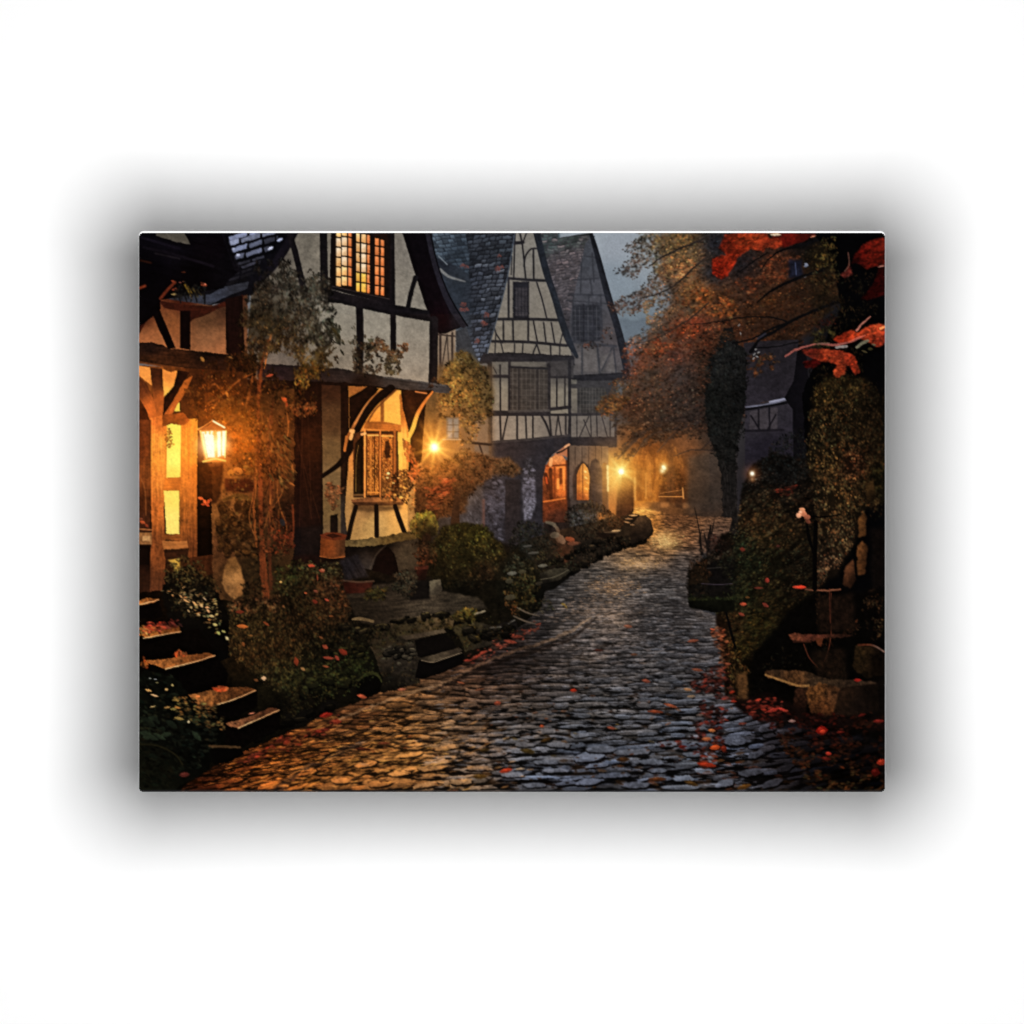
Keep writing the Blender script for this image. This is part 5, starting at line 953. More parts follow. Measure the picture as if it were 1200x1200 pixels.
# ================================================================ left garden bank, terrace, steps, retaining wall
part('garden_bank', 'grassy garden bank with fallen leaves between the porch steps and the lane')
LB = [(250, 720, 52, 46, 22), (300, 700, 44, 30, 16), (300, 740, 62, 50, 24), (330, 770, 66, 46, 22), (350, 800, 48, 48, 24), (290, 770, 66, 46, 22), (360, 730, 50, 34, 18), (390, 700, 58, 42, 22), (350, 690, 46, 34, 18), (340, 665, 40, 32, 18), (380, 760, 34, 30, 16), (400, 790, 40, 40, 22), (330, 830, 26, 22, 14), (310, 810, 52, 46, 24), (430, 720, 34, 28, 19), (450, 710, 52, 42, 30), (500, 710, 58, 48, 36), (540, 710, 40, 34, 22), (420, 750, 46, 40, 26), (440, 790, 30, 26, 18), (480, 770, 38, 32, 24), (560, 720, 56, 48, 28), (590, 710, 44, 38, 24), (620, 700, 40, 36, 24), (600, 740, 40, 34, 24), (240, 690, 18, 14, 8), (200, 760, 6, 5, 4), (200, 870, 14, 14, 9), (260, 830, 16, 13, 8), (180, 700, 40, 24, 12)]
LB = dk(LB, .88)
fill([(160, 695), (215, 690), (256, 702), (292, 706), (322, 702), (340, 670), (405, 660), (470, 678), (520, 690), (560, 690), (600, 660), (630, 670), (640, 690), (632, 715), (600, 742), (545, 776), (480, 800), (430, 818), (378, 838), (330, 862), (262, 892), (225, 915), (200, 935), (160, 935)], dk(LB, .45, .42), ('s', .7, 5), wob=2)
leaves([(262, 706), (322, 702), (340, 672), (400, 662), (420, 700), (410, 740), (380, 800), (350, 830), (310, 800), (262, 760)], 2600, LB, 1.6, 2.6, (0, 180), .4, 8, .9, .10, .2, 4)
GR = [(270, 720, 92, 70, 34), (300, 735, 100, 74, 36), (330, 760, 96, 68, 34), (290, 765, 104, 72, 34), (330, 790, 84, 78, 38), (355, 800, 70, 72, 34), (310, 800, 80, 62, 32), (380, 720, 70, 50, 26), (400, 700, 84, 56, 30), (360, 690, 64, 58, 30), (400, 770, 58, 54, 26)]
leaves([(262, 712), (330, 706), (352, 730), (372, 780), (360, 812), (330, 812), (300, 795), (266, 765)], 3600, GR, 1.5, 3.6, (50, 130), .42, 6, .8, .10, .28, 3)
leaves([(335, 668), (400, 664), (412, 700), (405, 745), (372, 760), (345, 720)], 1500, GR, 1.5, 2.6, (20, 160), .42, 6, .8, .12, .34, 3, k=4)
leaves([(268, 706), (330, 700), (335, 716), (268, 722)], 260, [(300, 710, 130, 84, 48)], 1.6, 2, (0, 180), .4, 5, .8, .1, .46)
leaves([(265, 730), (330, 735), (370, 780), (345, 810), (300, 795)], 700, [(280, 740, 84, 62, 30), (330, 790, 84, 80, 40), (320, 760, 84, 58, 28)], 1.3, 3, (60, 120), .4, 6, .8, .1, .42)
leaves([(322, 664), (352, 657), (390, 668), (400, 690), (372, 700), (322, 696)], 700, [(340, 672, 54, 60, 26), (370, 665, 70, 62, 34), (380, 690, 80, 48, 26), (350, 690, 52, 44, 22)], 2.2, 2.2, (0, 180), .4, 6, .8, .1, .3)
leaves([(355, 690), (390, 675), (408, 700), (410, 730), (370, 735), (350, 715)], 1100, [(370, 700, 84, 54, 28), (395, 700, 88, 52, 28), (390, 725, 62, 42, 22), (360, 715, 60, 48, 24)], 1.5, 2.2, (0, 180), .4, 6, .8, .1, .3)
leaves([(284, 684), (306, 676), (308, 700), (284, 706)], 160, [(300, 690, 44, 32, 16), (320, 700, 52, 44, 20)], 2, 2.2, (0, 180), .4, 6)
sparks([(262, 706), (330, 670), (400, 670), (418, 700), (405, 745), (380, 800), (350, 826), (310, 796), (262, 760)], 1300, LB, 1.8, 1.2, 3, (20, 160), .50)
part('terrace', 'worn stone terrace and low mossy wall in front of the bay')
fill([(402, 690), (470, 682), (500, 690), (560, 700), (572, 712), (528, 722), (450, 735), (420, 730)], [(430, 715, 34, 28, 20), (500, 708, 66, 56, 43), (540, 705, 50, 43, 33), (450, 700, 42, 35, 26)], ('w', .6, -5), wob=1.5, soft=.8)
fill([(430, 736), (470, 728), (500, 722), (528, 720), (532, 726), (530, 734), (500, 742), (465, 748), (440, 748)], [(450, 742, 44, 36, 24), (510, 730, 78, 62, 40), (480, 735, 52, 44, 28)], ('s', .5, 4), wob=1.5)
stroke([(440, 735), (462, 731), (485, 724), (505, 721)], 1.2, (110, 90, 62), wob=1, a=.8, soft=.7)
fill([(430, 750), (470, 745), (492, 748), (492, 800), (450, 812), (436, 806), (425, 770)], [(440, 760, 46, 38, 26), (470, 780, 38, 33, 26), (455, 800, 20, 17, 12)], ('s', .5, 4), wob=2)
for x_, y_, a_, b_, c_ in [(452, 762, 5, 2.6, 62), (461, 762, 4.4, 2, 74), (452, 773, 8, 3, 66), (470, 768, 5, 3, 54), (480, 755, 6, 3, 70), (481, 764, 4, 3, 44), (462, 784, 7, 4, 38), (478, 774, 5.4, 3.4, 62), (468, 778, 3, 2.4, 80), (485, 788, 6, 4, 34), (444, 786, 5, 5, 34), (458, 796, 6, 4, 26)]:
    splat([x_], [y_], a_, b_, [rng.randn() * .2 - .1], np.array([(c_ * .8, c_ * .7, c_ * .55)], np.float32), kind='slab', alpha=.7)
    splat([x_ - .5], [y_ - b_ * .5], a_ * .7, b_ * .3, [-.1], np.array([(c_ * 1.15, c_ * 1.2, c_ * .9)], np.float32), alpha=.6)
leaves([(405, 728), (440, 735), (470, 728), (470, 745), (440, 760), (400, 760)], 500, [(430, 740, 46, 40, 22), (410, 752, 42, 40, 22)], 1.3, 2.2, (0, 180), .45, 5, .8)
leaves([(436, 752), (492, 748), (490, 800), (440, 808)], 260, (52, 46, 26), 1.1, 2, (0, 180), .4, 5, .9, .1, .5)
SP = 'stone_step'
fill([(530, 735), (545, 726), (580, 734), (606, 724), (606, 742), (575, 756), (545, 764), (541, 752)], [(545, 735, 48, 42, 24), (570, 745, 36, 31, 24), (600, 735, 22, 19, 17)], ('s', .45, 4), wob=1.2)
for x_, y_, a_, b_, c_ in [(548, 742, 6, 3.4, 60), (560, 750, 6, 4, 42), (570, 741, 5, 5, 52), (552, 733, 5, 2.6, 74), (536, 738, 6, 4, 62), (582, 748, 7, 4, 30), (562, 736, 5, 3, 58)]:
    splat([x_], [y_], a_, b_, [rng.randn() * .3], np.array([(c_, c_ * .86, c_ * .55)], np.float32), kind='disc', alpha=.75)
stroke([(574, 736), (590, 734), (604, 726)], 1.2, (104, 98, 88), a=.8, wob=.8); stroke([(556, 720), (568, 716)], 2.2, (108, 96, 76), ('s', .3, 3), wob=.8)
part('moss', 'yellow-green moss on the terrace edge')
leaves([(532, 716), (545, 712), (556, 716), (556, 726), (540, 730), (528, 724)], 320, [(545, 717, 118, 98, 36), (538, 726, 74, 60, 26), (554, 722, 84, 66, 26)], 1.4, 1.8, (0, 180), .35, 5, .6)
leaves([(500, 722), (530, 722), (530, 736), (480, 742)], 200, (64, 54, 24), 1.2, 1.8, (0, 180), .35, 5, .6, .1, .45)
part('mound', 'mossy rounded bank stones above the lane')
fill([(360, 790), (375, 770), (400, 755), (430, 750), (440, 770), (448, 796), (440, 812), (415, 818), (385, 836), (340, 850), (330, 830)], [(400, 765, 24, 20, 11), (385, 790, 20, 18, 10), (420, 785, 18, 18, 10), (360, 815, 16, 13, 8), (380, 825, 10, 8, 5), (430, 805, 10, 9, 6)], ('s', .5, 5), wob=2)
leaves([(345, 800), (375, 775), (400, 760), (432, 765), (425, 790), (395, 800), (372, 815), (340, 830)], 900, [(385, 780, 52, 50, 24), (415, 790, 50, 56, 26), (360, 805, 44, 40, 20)], 1.2, 1.8, (0, 180), .4, 6, .7)
fill([(418, 806), (424, 794), (434, 789), (443, 792), (448, 800), (446, 809), (436, 814), (420, 815)], (8, 7, 5), wob=1, soft=.6); stroke([(420, 797), (430, 790), (441, 790), (447, 799)], [2, 4, 3.4, 1.4], (44, 46, 22), ('s', .5, 3), wob=1)
for q in ([(374, 829), (378, 822), (388, 820), (398, 825), (395, 832), (380, 838)], [(345, 838), (360, 828), (372, 832), (365, 845), (345, 852)], [(330, 838), (345, 835), (362, 838), (360, 852), (338, 856)]): fill(q, (14, 12, 9), ('s', .4, 4), wob=1.5, soft=.8)
stroke([(413, 726), (422, 725), (437, 728)], [2, 4, 3], (96, 76, 50), ('s', .3, 3), wob=.8)
# right end of the terrace: stones, moss, low walls along the lane
part('low_wall', 'dark low mossy stone wall along the lane in front of the centre house')
fill([(600, 640), (640, 625), (700, 610), (735, 600), (750, 604), (762, 612), (766, 625), (758, 632), (735, 642), (700, 656), (665, 676), (655, 686), (620, 690), (590, 670)], [(610, 650, 30, 30, 26), (640, 660, 34, 30, 22), (690, 640, 40, 32, 24), (740, 625, 36, 28, 20), (660, 655, 66, 38, 24), (620, 680, 32, 30, 20)], ('s', .4, 5), wob=2)
leaves([(665, 595), (680, 588), (700, 590), (716, 600), (728, 612), (715, 630), (690, 635), (668, 622), (660, 605)], 1500, [(675, 600, 46, 44, 38), (690, 600, 60, 50, 34), (710, 612, 58, 44, 30), (680, 620, 40, 34, 26), (715, 620, 66, 46, 30)], 1.2, 1.8, (0, 180), .4, 6, .8)
leaves([(600, 620), (620, 608), (640, 615), (652, 640), (648, 665), (612, 660), (596, 640)], 1200, [(620, 615, 36, 40, 32), (640, 630, 34, 34, 28), (610, 645, 28, 30, 26), (640, 655, 42, 36, 24)], 1.2, 1.8, (0, 180), .35, 6, .7)
leaves([(715, 600), (735, 602), (730, 620), (716, 618)], 240, [(725, 610, 84, 50, 28)], 1.2, 1.8, (0, 180), .4, 5)
stroke([(640, 612), (648, 614), (654, 622), (653, 632), (660, 636)], [3, 4, 3.4, 4, 3], [(642, 612, 88, 82, 68), (656, 632, 92, 64, 46)], ('s', .3, 3), soft=.8, a=.85, wob=1)
splat([658, 650, 668, 673, 722, 716], [632, 627, 632, 637, 622, 624], [7, 4, 6, 9, 6, 9], [4, 6, 3, 2.6, 1.2, 1], [1, 1.4, .2, 0, -.1, 0], np.array([(120, 88, 66), (86, 76, 62), (150, 70, 40), (110, 62, 42), (224, 176, 120), (84, 66, 48)], np.float32), kind='disc', alpha=.75)
fill([(698, 624), (722, 625), (718, 632), (702, 630)], (22, 16, 13), soft=.6)
for q in ([(672, 640), (690, 632), (705, 630), (700, 645), (685, 650), (672, 655)], [(655, 665), (670, 655), (690, 650), (700, 652), (668, 672), (652, 684)], [(700, 640), (725, 630), (738, 628), (735, 640), (705, 652)], [(628, 650), (648, 650), (662, 660), (655, 680), (632, 685)]): fill(q, (27, 22, 17), ('s', .5, 4), wob=1.6, soft=.8, a=.9)
stones([(652, 676), (680, 662), (710, 648), (740, 636), (756, 630)], 12, 6, 4, (26, 21, 16), (58, 46, 32))
stones([(640, 660), (668, 650), (700, 636), (730, 626)], 11, 5.4, 3.4, (32, 27, 21), (84, 66, 44))
leaves([(628, 652), (670, 645), (740, 625), (756, 634), (700, 655), (660, 678), (630, 688)], 800, [(640, 660, 50, 46, 28), (700, 645, 50, 40, 28), (745, 630, 60, 44, 28)], 1.0, 1.6, (0, 180), .4, 6, .9, .1, .45)
part('rock', 'round-topped dark rock at the bend of the lane')
fill([(738, 628), (742, 612), (750, 604), (757, 604), (763, 610), (766, 622), (765, 627), (752, 633), (740, 638)], [(752, 606, 84, 60, 38), (755, 616, 42, 32, 24), (745, 630, 28, 21, 16)], ('s', .35, 4), wob=.8)
splat([742, 737, 735, 741], [604, 608, 612, 615], [6, 5, 4, 3], [1.3, 1, 1, 1], [0, 0, .2, 0], np.array([(206, 150, 92), (150, 104, 66), (170, 120, 76), (130, 92, 60)], np.float32))
splat([738.5], [598], 4.4, 4.4, [0], np.array([(40, 24, 17)], np.float32), kind='disc'); splat([741], [595], 2, 1.2, [.6], np.array([(170, 100, 54)], np.float32))
part('pillar', 'gate pillar below the bright star of the street lamp')
fill([(726, 560), (742, 560), (743, 595), (740, 603), (722, 606), (722, 590)], [(732, 565, 140, 78, 32), (735, 585, 74, 40, 22), (728, 600, 60, 34, 22)], ('w', .25, 90), soft=.8, wob=.8)
part('plant', 'mossy clumps and stones beside the steps at the lane edge')
fill([(585, 660), (605, 640), (625, 660), (636, 690), (634, 710), (606, 728), (590, 715), (580, 690)], [(600, 670, 22, 20, 13), (620, 690, 22, 20, 12), (610, 715, 20, 17, 10), (630, 700, 12, 11, 8)], ('s', .6, 5), wob=4, soft=1)
leaves([(588, 665), (605, 645), (622, 662), (632, 690), (628, 705), (606, 722), (592, 708)], 1000, [(602, 660, 46, 46, 34), (615, 685, 64, 56, 30), (610, 705, 66, 54, 24), (600, 715, 84, 50, 26)], 1.3, 1.8, (0, 180), .4, 6, .8)
for x_, y_, a_, b_, c_ in [(600, 672, 6, 2.4, (90, 88, 80)), (598, 700, 7, 3.4, (70, 64, 48)), (636, 663, 6, 2, (96, 92, 80)), (625, 648, 7, 1.6, (74, 72, 66)), (618, 640, 6, 1.4, (66, 66, 64)), (632, 684, 5, 2.4, (50, 44, 34)), (597, 681, 5, 3, (60, 56, 42)), (612, 670, 5, 2.4, (58, 54, 40))]: splat([x_], [y_], a_, b_, [-.1], np.array([c_], np.float32), kind='disc', alpha=.75)
part(SP, 'flat stone step at the lane side by the low wall')
fill([(632, 672), (650, 666), (666, 665), (668, 670), (655, 680), (636, 684)], [(645, 670, 50, 46, 36), (640, 680, 24, 21, 17)], ('s', .3, 3), wob=1); stroke([(634, 679), (650, 676), (666, 668)], 1, (104, 96, 76), a=.6)
fill([(634, 684), (656, 680), (668, 672), (668, 676), (650, 690), (634, 694)], (16, 14, 11), soft=.5)
for p_ in ([(606, 712), (618, 718), (632, 722)], [(602, 722), (616, 728), (628, 731)]): stroke(p_, [1.6, 2, 1], (92, 78, 64), a=.8)
leaves([(610, 705), (645, 700), (650, 712), (620, 720)], 180, (66, 60, 36), 1.2, 3, (-20, 20), .35, 5, .6, .1, .4); splat([660, 663], [708, 711], 3, 1.6, [.2, .9], np.array([(140, 110, 40), (120, 92, 36)], np.float32), alpha=.7)
rect(478, 640, 560, 700, (20, 16, 11), ('s', .6, 5), soft=3, a=.0)
# pots below the bay
part('flower_pot', 'dark red clay bowl of plants on the terrace')
fill([(402, 682), (437, 681), (434, 694), (405, 696)], [(405, 690, 44, 17, 11), (425, 688, 58, 25, 17)], ('s', .25, 5)); stroke([(401, 680), (420, 682), (438, 681)], 2, (70, 50, 36)); 
fill([(398, 655), (420, 650), (432, 676), (404, 680)], [(410, 665, 24, 24, 28), (420, 672, 34, 30, 30)], ('w', .6, 60), wob=2, soft=1)
part('flower_pot', 'small dark red clay pot beside the arch')
fill([(487, 666), (501, 665), (499, 680), (490, 680)], [(490, 668, 44, 19, 14), (498, 676, 20, 11, 9)], ('s', .2, 4)); fill([(486, 664), (502, 663), (502, 667), (486, 668)], (62, 28, 20))
part('stone_block', 'pale block of cut stone beside the small pot')
fill([(503, 681), (516, 679), (518, 692), (512, 697), (503, 697)], [(507, 684, 90, 80, 62), (515, 692, 56, 48, 38)], ('s', .3, 4), wob=.9)
fill([(478, 682), (502, 680), (504, 702), (480, 704)], (22, 18, 15), soft=1)
part('plant', 'leafy plants growing round the arch and pots')
leaves([(462, 672), (486, 668), (490, 690), (478, 700), (460, 692)], 420, [(475, 680, 66, 58, 42), (468, 690, 44, 40, 26)], 1.5, 1.8, (0, 180), .4, 5, .7)
leaves([(486, 632), (512, 636), (510, 662), (488, 664)], 380, [(500, 645, 56, 36, 22), (496, 655, 92, 46, 24), (508, 640, 50, 40, 22)], 1.4, 1.8, (0, 180), .4, 5, .7)
leaves([(430, 690), (455, 688), (450, 702), (425, 704)], 260, [(440, 696, 62, 56, 24)], 1.8, 2.4, (0, 180), .4, 5, .7)
leaves([(375, 658), (400, 660), (402, 690), (378, 700)], 200, [(390, 668, 74, 70, 40), (395, 690, 84, 54, 34)], 1.8, 2, (0, 180), .4, 5, .7)
splat([365, 377, 372, 370, 369, 378, 329, 358], [663, 669, 677, 693, 705, 668, 682, 695], [4.4, 3.6, 4.6, 3, 3.6, 3, 1.6, 2], [2.2, 2.4, 1.2, 2, 3, 2, 1.6, 1.4], [.1, .3, 1.5, .4, .5, .2, 0, .3], np.array([(160, 58, 38), (140, 58, 38), (104, 46, 28), (100, 52, 36), (96, 34, 22), (150, 84, 58), (210, 160, 90), (150, 70, 40)], np.float32))
# mossy stones: upper edge of the terrace, the toe of the bank, the garden edge
part('edging_stones', 'rough mossy edging stones along the terrace and the toe of the bank')
stones([(398, 732), (420, 740), (440, 736), (470, 727), (500, 721), (528, 719)], 15, 6, 3.6, (34, 29, 19), (92, 78, 44))
stones([(452, 760), (472, 760), (488, 762)], 5, 4.6, 2.6, (52, 47, 37), (92, 82, 62), lay=3)
stones([(384, 770), (396, 764), (412, 758), (430, 760)], 6, 7, 4, (32, 30, 16), (70, 66, 30), lay=2)
stones([(352, 806), (372, 798), (392, 796), (412, 786)], 6, 8, 5, (32, 32, 17), (62, 64, 30), lay=2)
stones([(300, 868), (330, 852), (350, 842), (372, 834), (395, 824)], 7, 8, 4, (16, 14, 10), (42, 36, 22))
stones([(536, 724), (550, 732), (560, 745), (554, 756)], 5, 6, 4, (52, 42, 20), (124, 96, 44))
stones([(550, 740), (570, 738), (590, 738), (604, 730)], 5, 7, 4.4, (30, 26, 19), (72, 62, 44), lay=2)
leaves([(350, 800), (385, 775), (430, 765), (445, 790), (400, 815), (360, 830), (325, 845)], 1100, [(385, 790, 58, 58, 26), (420, 785, 50, 54, 24), (350, 825, 44, 38, 19)], 1.2, 2.4, (0, 180), .4, 5, .8, .1, .45)
leaves([(398, 730), (440, 734), (528, 716), (550, 722), (604, 728), (604, 742), (545, 760), (440, 755), (380, 775), (352, 812), (300, 866), (300, 850), (345, 800), (380, 765)], 900, [(420, 745, 44, 38, 20), (540, 735, 50, 40, 20), (360, 800, 40, 40, 20), (320, 850, 18, 16, 10)], 1.3, 2.4, (0, 180), .45, 5, .9, .1, .46)
part(SP, 'upper stone step cut into the low terrace wall')
fill([(486, 750), (522, 744), (532, 752), (536, 763), (490, 770)], (14, 11, 9)); fill([(470, 746), (492, 742), (520, 737), (523, 741), (500, 746), (476, 750)], [(480, 746, 58, 48, 36), (515, 740, 74, 62, 46)], ('s', .3, 3), wob=.7)
part(SP, 'lower stone step on the lane below the terrace wall')
fill([(491, 774), (540, 764), (544, 768), (542, 778), (520, 788), (495, 796), (486, 794)], (11, 9, 8), wob=.8); fill([(489, 772), (505, 768), (538, 759), (542, 762), (536, 767), (515, 773), (506, 776), (495, 774)], [(495, 772, 40, 34, 25), (510, 774, 72, 61, 46), (535, 763, 50, 42, 32)], ('s', .3, 3), wob=.6); stroke([(494, 774), (507, 776), (520, 772), (541, 765)], .9, (134, 114, 88), a=.8)
part('fallen_leaves', 'single orange and red leaves lying on the garden bank')
splat([284, 281, 312, 285, 347, 355, 381, 402, 395, 385, 300, 382, 294, 383, 388, 376, 309], [734, 717, 731, 755, 775, 784, 758, 764, 771, 771, 797, 781, 745, 703, 722, 747, 795], [7, 5.4, 4.6, 3, 5.6, 3.4, 4, 6, 4, 7, 3, 4, 3, 3, 3, 3, 3.4], [3, 2.4, 1.8, 2.6, 3.4, 2, 3, 4, 2.6, 2.2, 2, 1.4, 1.4, 1.6, 1.4, 1.6, 3], [.1, 0, .6, 1.2, 1.4, .6, .5, .5, .9, .1, .3, .2, 0, .4, 0, .5, 0], np.array([(160, 82, 36), (104, 40, 24), (110, 50, 26), (104, 58, 28), (110, 44, 24), (130, 92, 54), (124, 54, 34), (104, 36, 22), (120, 48, 34), (120, 50, 34), (90, 54, 28), (120, 60, 34), (110, 70, 34), (150, 60, 40), (110, 60, 30), (96, 56, 30), (190, 150, 110)], np.float32))
# ---- porch steps
part('plant', 'dark clump of small leaves with lamplit tips beside the porch steps')
fill([(195, 672), (225, 662), (252, 690), (268, 720), (268, 770), (240, 790), (212, 800), (205, 745), (190, 700)], [(230, 700, 12, 11, 8), (250, 760, 7, 6, 5)], ('s', .4, 5), wob=3)
leaves([(194, 665), (213, 652), (236, 660), (256, 690), (256, 715), (230, 728), (200, 715)], 1000, [(215, 670, 70, 60, 30), (235, 690, 34, 30, 18), (255, 700, 44, 38, 22), (245, 672, 70, 58, 28)], 1.7, 2, (0, 180), .5, 5, 1.0, .1, .3)
leaves([(192, 690), (250, 690), (258, 715), (262, 750), (244, 740), (215, 706)], 240, [(215, 700, 170, 128, 78), (245, 720, 190, 156, 92), (260, 745, 130, 120, 64)], 1.8, 2.4, (-30, 30), .4, 4, .7, .1, .5)
splat([218, 228, 236, 244, 248, 252, 262, 266, 212, 224, 240, 243, 256, 233, 221], [704, 707, 710, 716, 722, 732, 740, 748, 699, 712, 702, 712, 742, 720, 716], [4, 4, 3, 3, 3, 3, 3, 3, 3.4, 2, 3, 3, 3, 2, 2], [1.4, 1.4, 1.8, 1.8, 2, 2.4, 1.6, 2, 1.2, 1.4, 1, 1.4, 2, 1.4, 1.6], rng.rand(15) * 1.2, np.array([(220, 160, 100), (204, 150, 92), (190, 150, 100), (206, 150, 100), (196, 166, 110), (180, 160, 96), (150, 140, 80), (190, 170, 120), (180, 130, 80), (170, 140, 90), (200, 160, 120), (206, 146, 96), (150, 146, 80), (160, 130, 90), (150, 120, 80)], np.float32))
for i, (q, r, lab) in enumerate([
    ([(160, 704), (172, 701), (187, 702), (180, 706), (162, 710)], [(160, 709), (184, 703), (190, 712), (190, 724), (160, 726)], 'topmost porch step, just showing at the left edge'),
    ([(163, 736), (180, 733), (210, 733), (212, 740), (190, 744), (170, 748), (164, 742)], [(163, 745), (172, 749), (213, 740), (232, 736), (250, 760), (218, 772), (166, 778)], 'second porch step from the top, heaped with red leaves'),
    ([(168, 774), (192, 773), (215, 768), (245, 765), (252, 768), (232, 775), (195, 784), (176, 778)], [(176, 781), (196, 785), (254, 769), (268, 790), (262, 808), (226, 812), (182, 800)], 'third porch step with small orange leaves'),
    ([(212, 816), (232, 812), (258, 806), (288, 805), (300, 808), (280, 818), (256, 826), (232, 832), (220, 824)], [(232, 832), (256, 826), (300, 808), (302, 816), (302, 828), (280, 838), (240, 846)], 'fourth porch step with an orange leaf at its back'),
    ([(264, 848), (286, 842), (318, 829), (327, 831), (308, 841), (278, 853), (268, 851)], [(262, 850), (278, 853), (328, 832), (327, 854), (300, 868), (278, 880), (262, 872)], 'lowest porch step on the cobbles')]):
    part(SP, lab)
    fill(r, (7, 5, 4), ('s', .6, 4), wob=1.4, soft=.5)
    c0 = [(200, 116, 50), (176, 100, 42), (172, 100, 46), (156, 94, 46), (118, 72, 44)][i]
    px, py = q[0]; qx, qy = q[3]
    fill(q, [(px, py, *[v * .85 for v in c0]), (qx, qy, c0[0] * .55, c0[1] * .52, c0[2] * .5)], ('s', .8, 4), wob=1)
    e_ = [[(162, 709), (186, 703)], [(168, 748), (190, 744), (212, 740)], [(194, 784), (230, 775), (252, 768)], [(254, 826), (276, 819), (299, 809)], [(279, 853), (305, 842), (327, 832)]][i]
    stroke(e_, 1.3, [(e_[0][0], e_[0][1], 236, 190, 130), (e_[-1][0], e_[-1][1], 210, 150, 96)], ('s', .3, 3), wob=.6, soft=.5, a=.85)
part('fallen_leaves', 'small heaps of red and orange leaves on the porch steps')
leaves([(166, 736), (175, 728), (195, 731), (208, 725), (212, 733), (195, 738), (172, 740)], 110, [(180, 732, 190, 62, 40), (205, 729, 140, 56, 44)], 3, 2.2, (-30, 60), .35, 5, .6)
leaves([(200, 768), (212, 762), (218, 770), (206, 773)], 30, (204, 96, 46), 2.6, 1.8, (0, 180), .3)
leaves([(168, 772), (176, 776), (176, 784), (168, 782)], 24, (160, 84, 34), 2.2, 1.8, (0, 180), .3)
leaves([(248, 808), (268, 802), (272, 808), (256, 812)], 50, (210, 84, 40), 3, 2, (-20, 20), .3)
leaves([(164, 735), (176, 735), (180, 740), (166, 744)], 30, (230, 150, 70), 2, 2, (0, 60), .3)
splat([232, 295], [816, 836], [3, 4], [1.6, 1], [0, -.2], np.array([(220, 120, 60), (190, 110, 80)], np.float32))
part('plant', 'dark leafy shrub with glossy leaves in the lower left corner')
fill([(160, 800), (170, 785), (195, 790), (212, 800), (222, 815), (240, 840), (262, 850), (264, 875), (240, 905), (200, 928), (160, 930)], [(180, 830, 10, 11, 7), (210, 870, 8, 9, 6), (180, 900, 16, 17, 10), (240, 880, 6, 6, 4)], ('s', .5, 6), wob=3)
leaves([(160, 790), (200, 790), (215, 815), (255, 835), (262, 860), (240, 895), (200, 920), (160, 925)], 700, [(170, 845, 30, 36, 22), (200, 830, 22, 24, 15), (180, 905, 16, 18, 10), (230, 860, 22, 26, 18), (190, 880, 14, 16, 10)], 3.2, 2, (-20, 60), .4, 8, .8, .1, .3)
n = 16; splat(165 + rng.rand(n) * 75, 838 + rng.rand(n) * 26, 5 + rng.rand(n) * 4, 3 + rng.rand(n) * 2, rng.rand(n) * 1.2 - .3, (np.array([[34, 44, 30]]) * (.5 + .7 * rng.rand(n)[:, None])).astype(np.float32), alpha=.75)
leaves([(205, 815), (235, 820), (262, 835), (264, 855), (235, 850), (205, 840)], 260, [(225, 826, 140, 104, 50), (250, 845, 110, 84, 44), (225, 845, 70, 60, 30)], 2.2, 2.4, (-30, 30), .45, 4, .8, .1, .44)
splat([174, 181, 195, 202, 179, 196, 203, 176, 184, 210, 221, 182], [809, 815, 808, 803, 828, 829, 831, 795, 800, 842, 846, 796], [4.4, 5, 2.4, 1.6, 4, 4, 4, 1.6, 2, 6, 1.6, 2], [1.6, 1.6, 1.8, 2, 1, 1.4, 2, 1, 1, 2.4, 2, .8], rng.rand(12) * .6 - .3, np.array([(196, 146, 84), (214, 168, 116), (190, 150, 92), (150, 130, 80), (170, 140, 90), (150, 110, 60), (110, 96, 50), (120, 120, 110), (100, 92, 60), (120, 96, 50), (190, 170, 130), (130, 130, 130)], np.float32))
stroke([(246, 874), (262, 875), (281, 876)], 3, (60, 44, 26), ('s', .4, 3), wob=1); fill([(246, 877), (282, 877), (286, 884), (270, 893), (250, 896)], (6, 5, 4), wob=1)
stroke([(163, 872), (185, 874), (205, 884), (214, 896)], 2, (30, 28, 14), a=.8, soft=1)

# ================================================================ right bank
part('bank', 'overgrown bank with trailing green plants on the right of the lane')
RB = dk([(880, 560, 30, 30, 28), (920, 560, 22, 22, 22), (890, 590, 52, 44, 30), (925, 580, 40, 36, 28), (880, 610, 70, 52, 30), (900, 600, 62, 50, 30), (940, 590, 40, 30, 20), (870, 640, 40, 46, 28), (895, 630, 58, 50, 26), (920, 620, 52, 42, 24), (880, 660, 38, 44, 26), (910, 660, 44, 42, 24), (935, 660, 34, 30, 20), (850, 640, 44, 34, 26), (840, 670, 34, 34, 22), (870, 700, 40, 44, 24), (900, 700, 48, 42, 22), (930, 690, 36, 30, 18), (860, 730, 62, 48, 26), (890, 730, 62, 56, 24), (920, 720, 38, 32, 16), (850, 770, 70, 44, 22), (870, 760, 66, 56, 24), (900, 750, 48, 46, 22), (860, 790, 50, 38, 20), (880, 780, 24, 20, 11), (920, 780, 4, 4, 4), (940, 740, 10, 8, 6), (840, 740, 74, 44, 26)], .9, .84)
fill([(868, 580), (880, 545), (905, 530), (945, 540), (955, 600), (955, 700), (930, 760), (900, 800), (868, 830), (850, 812), (848, 780), (842, 740), (838, 716), (810, 712), (808, 690), (812, 665), (830, 650), (846, 625), (864, 626)], [(a, b, r * .45, g * .42, c * .42) for a, b, r, g, c in RB], ('s', .7, 5), wob=3, soft=1)
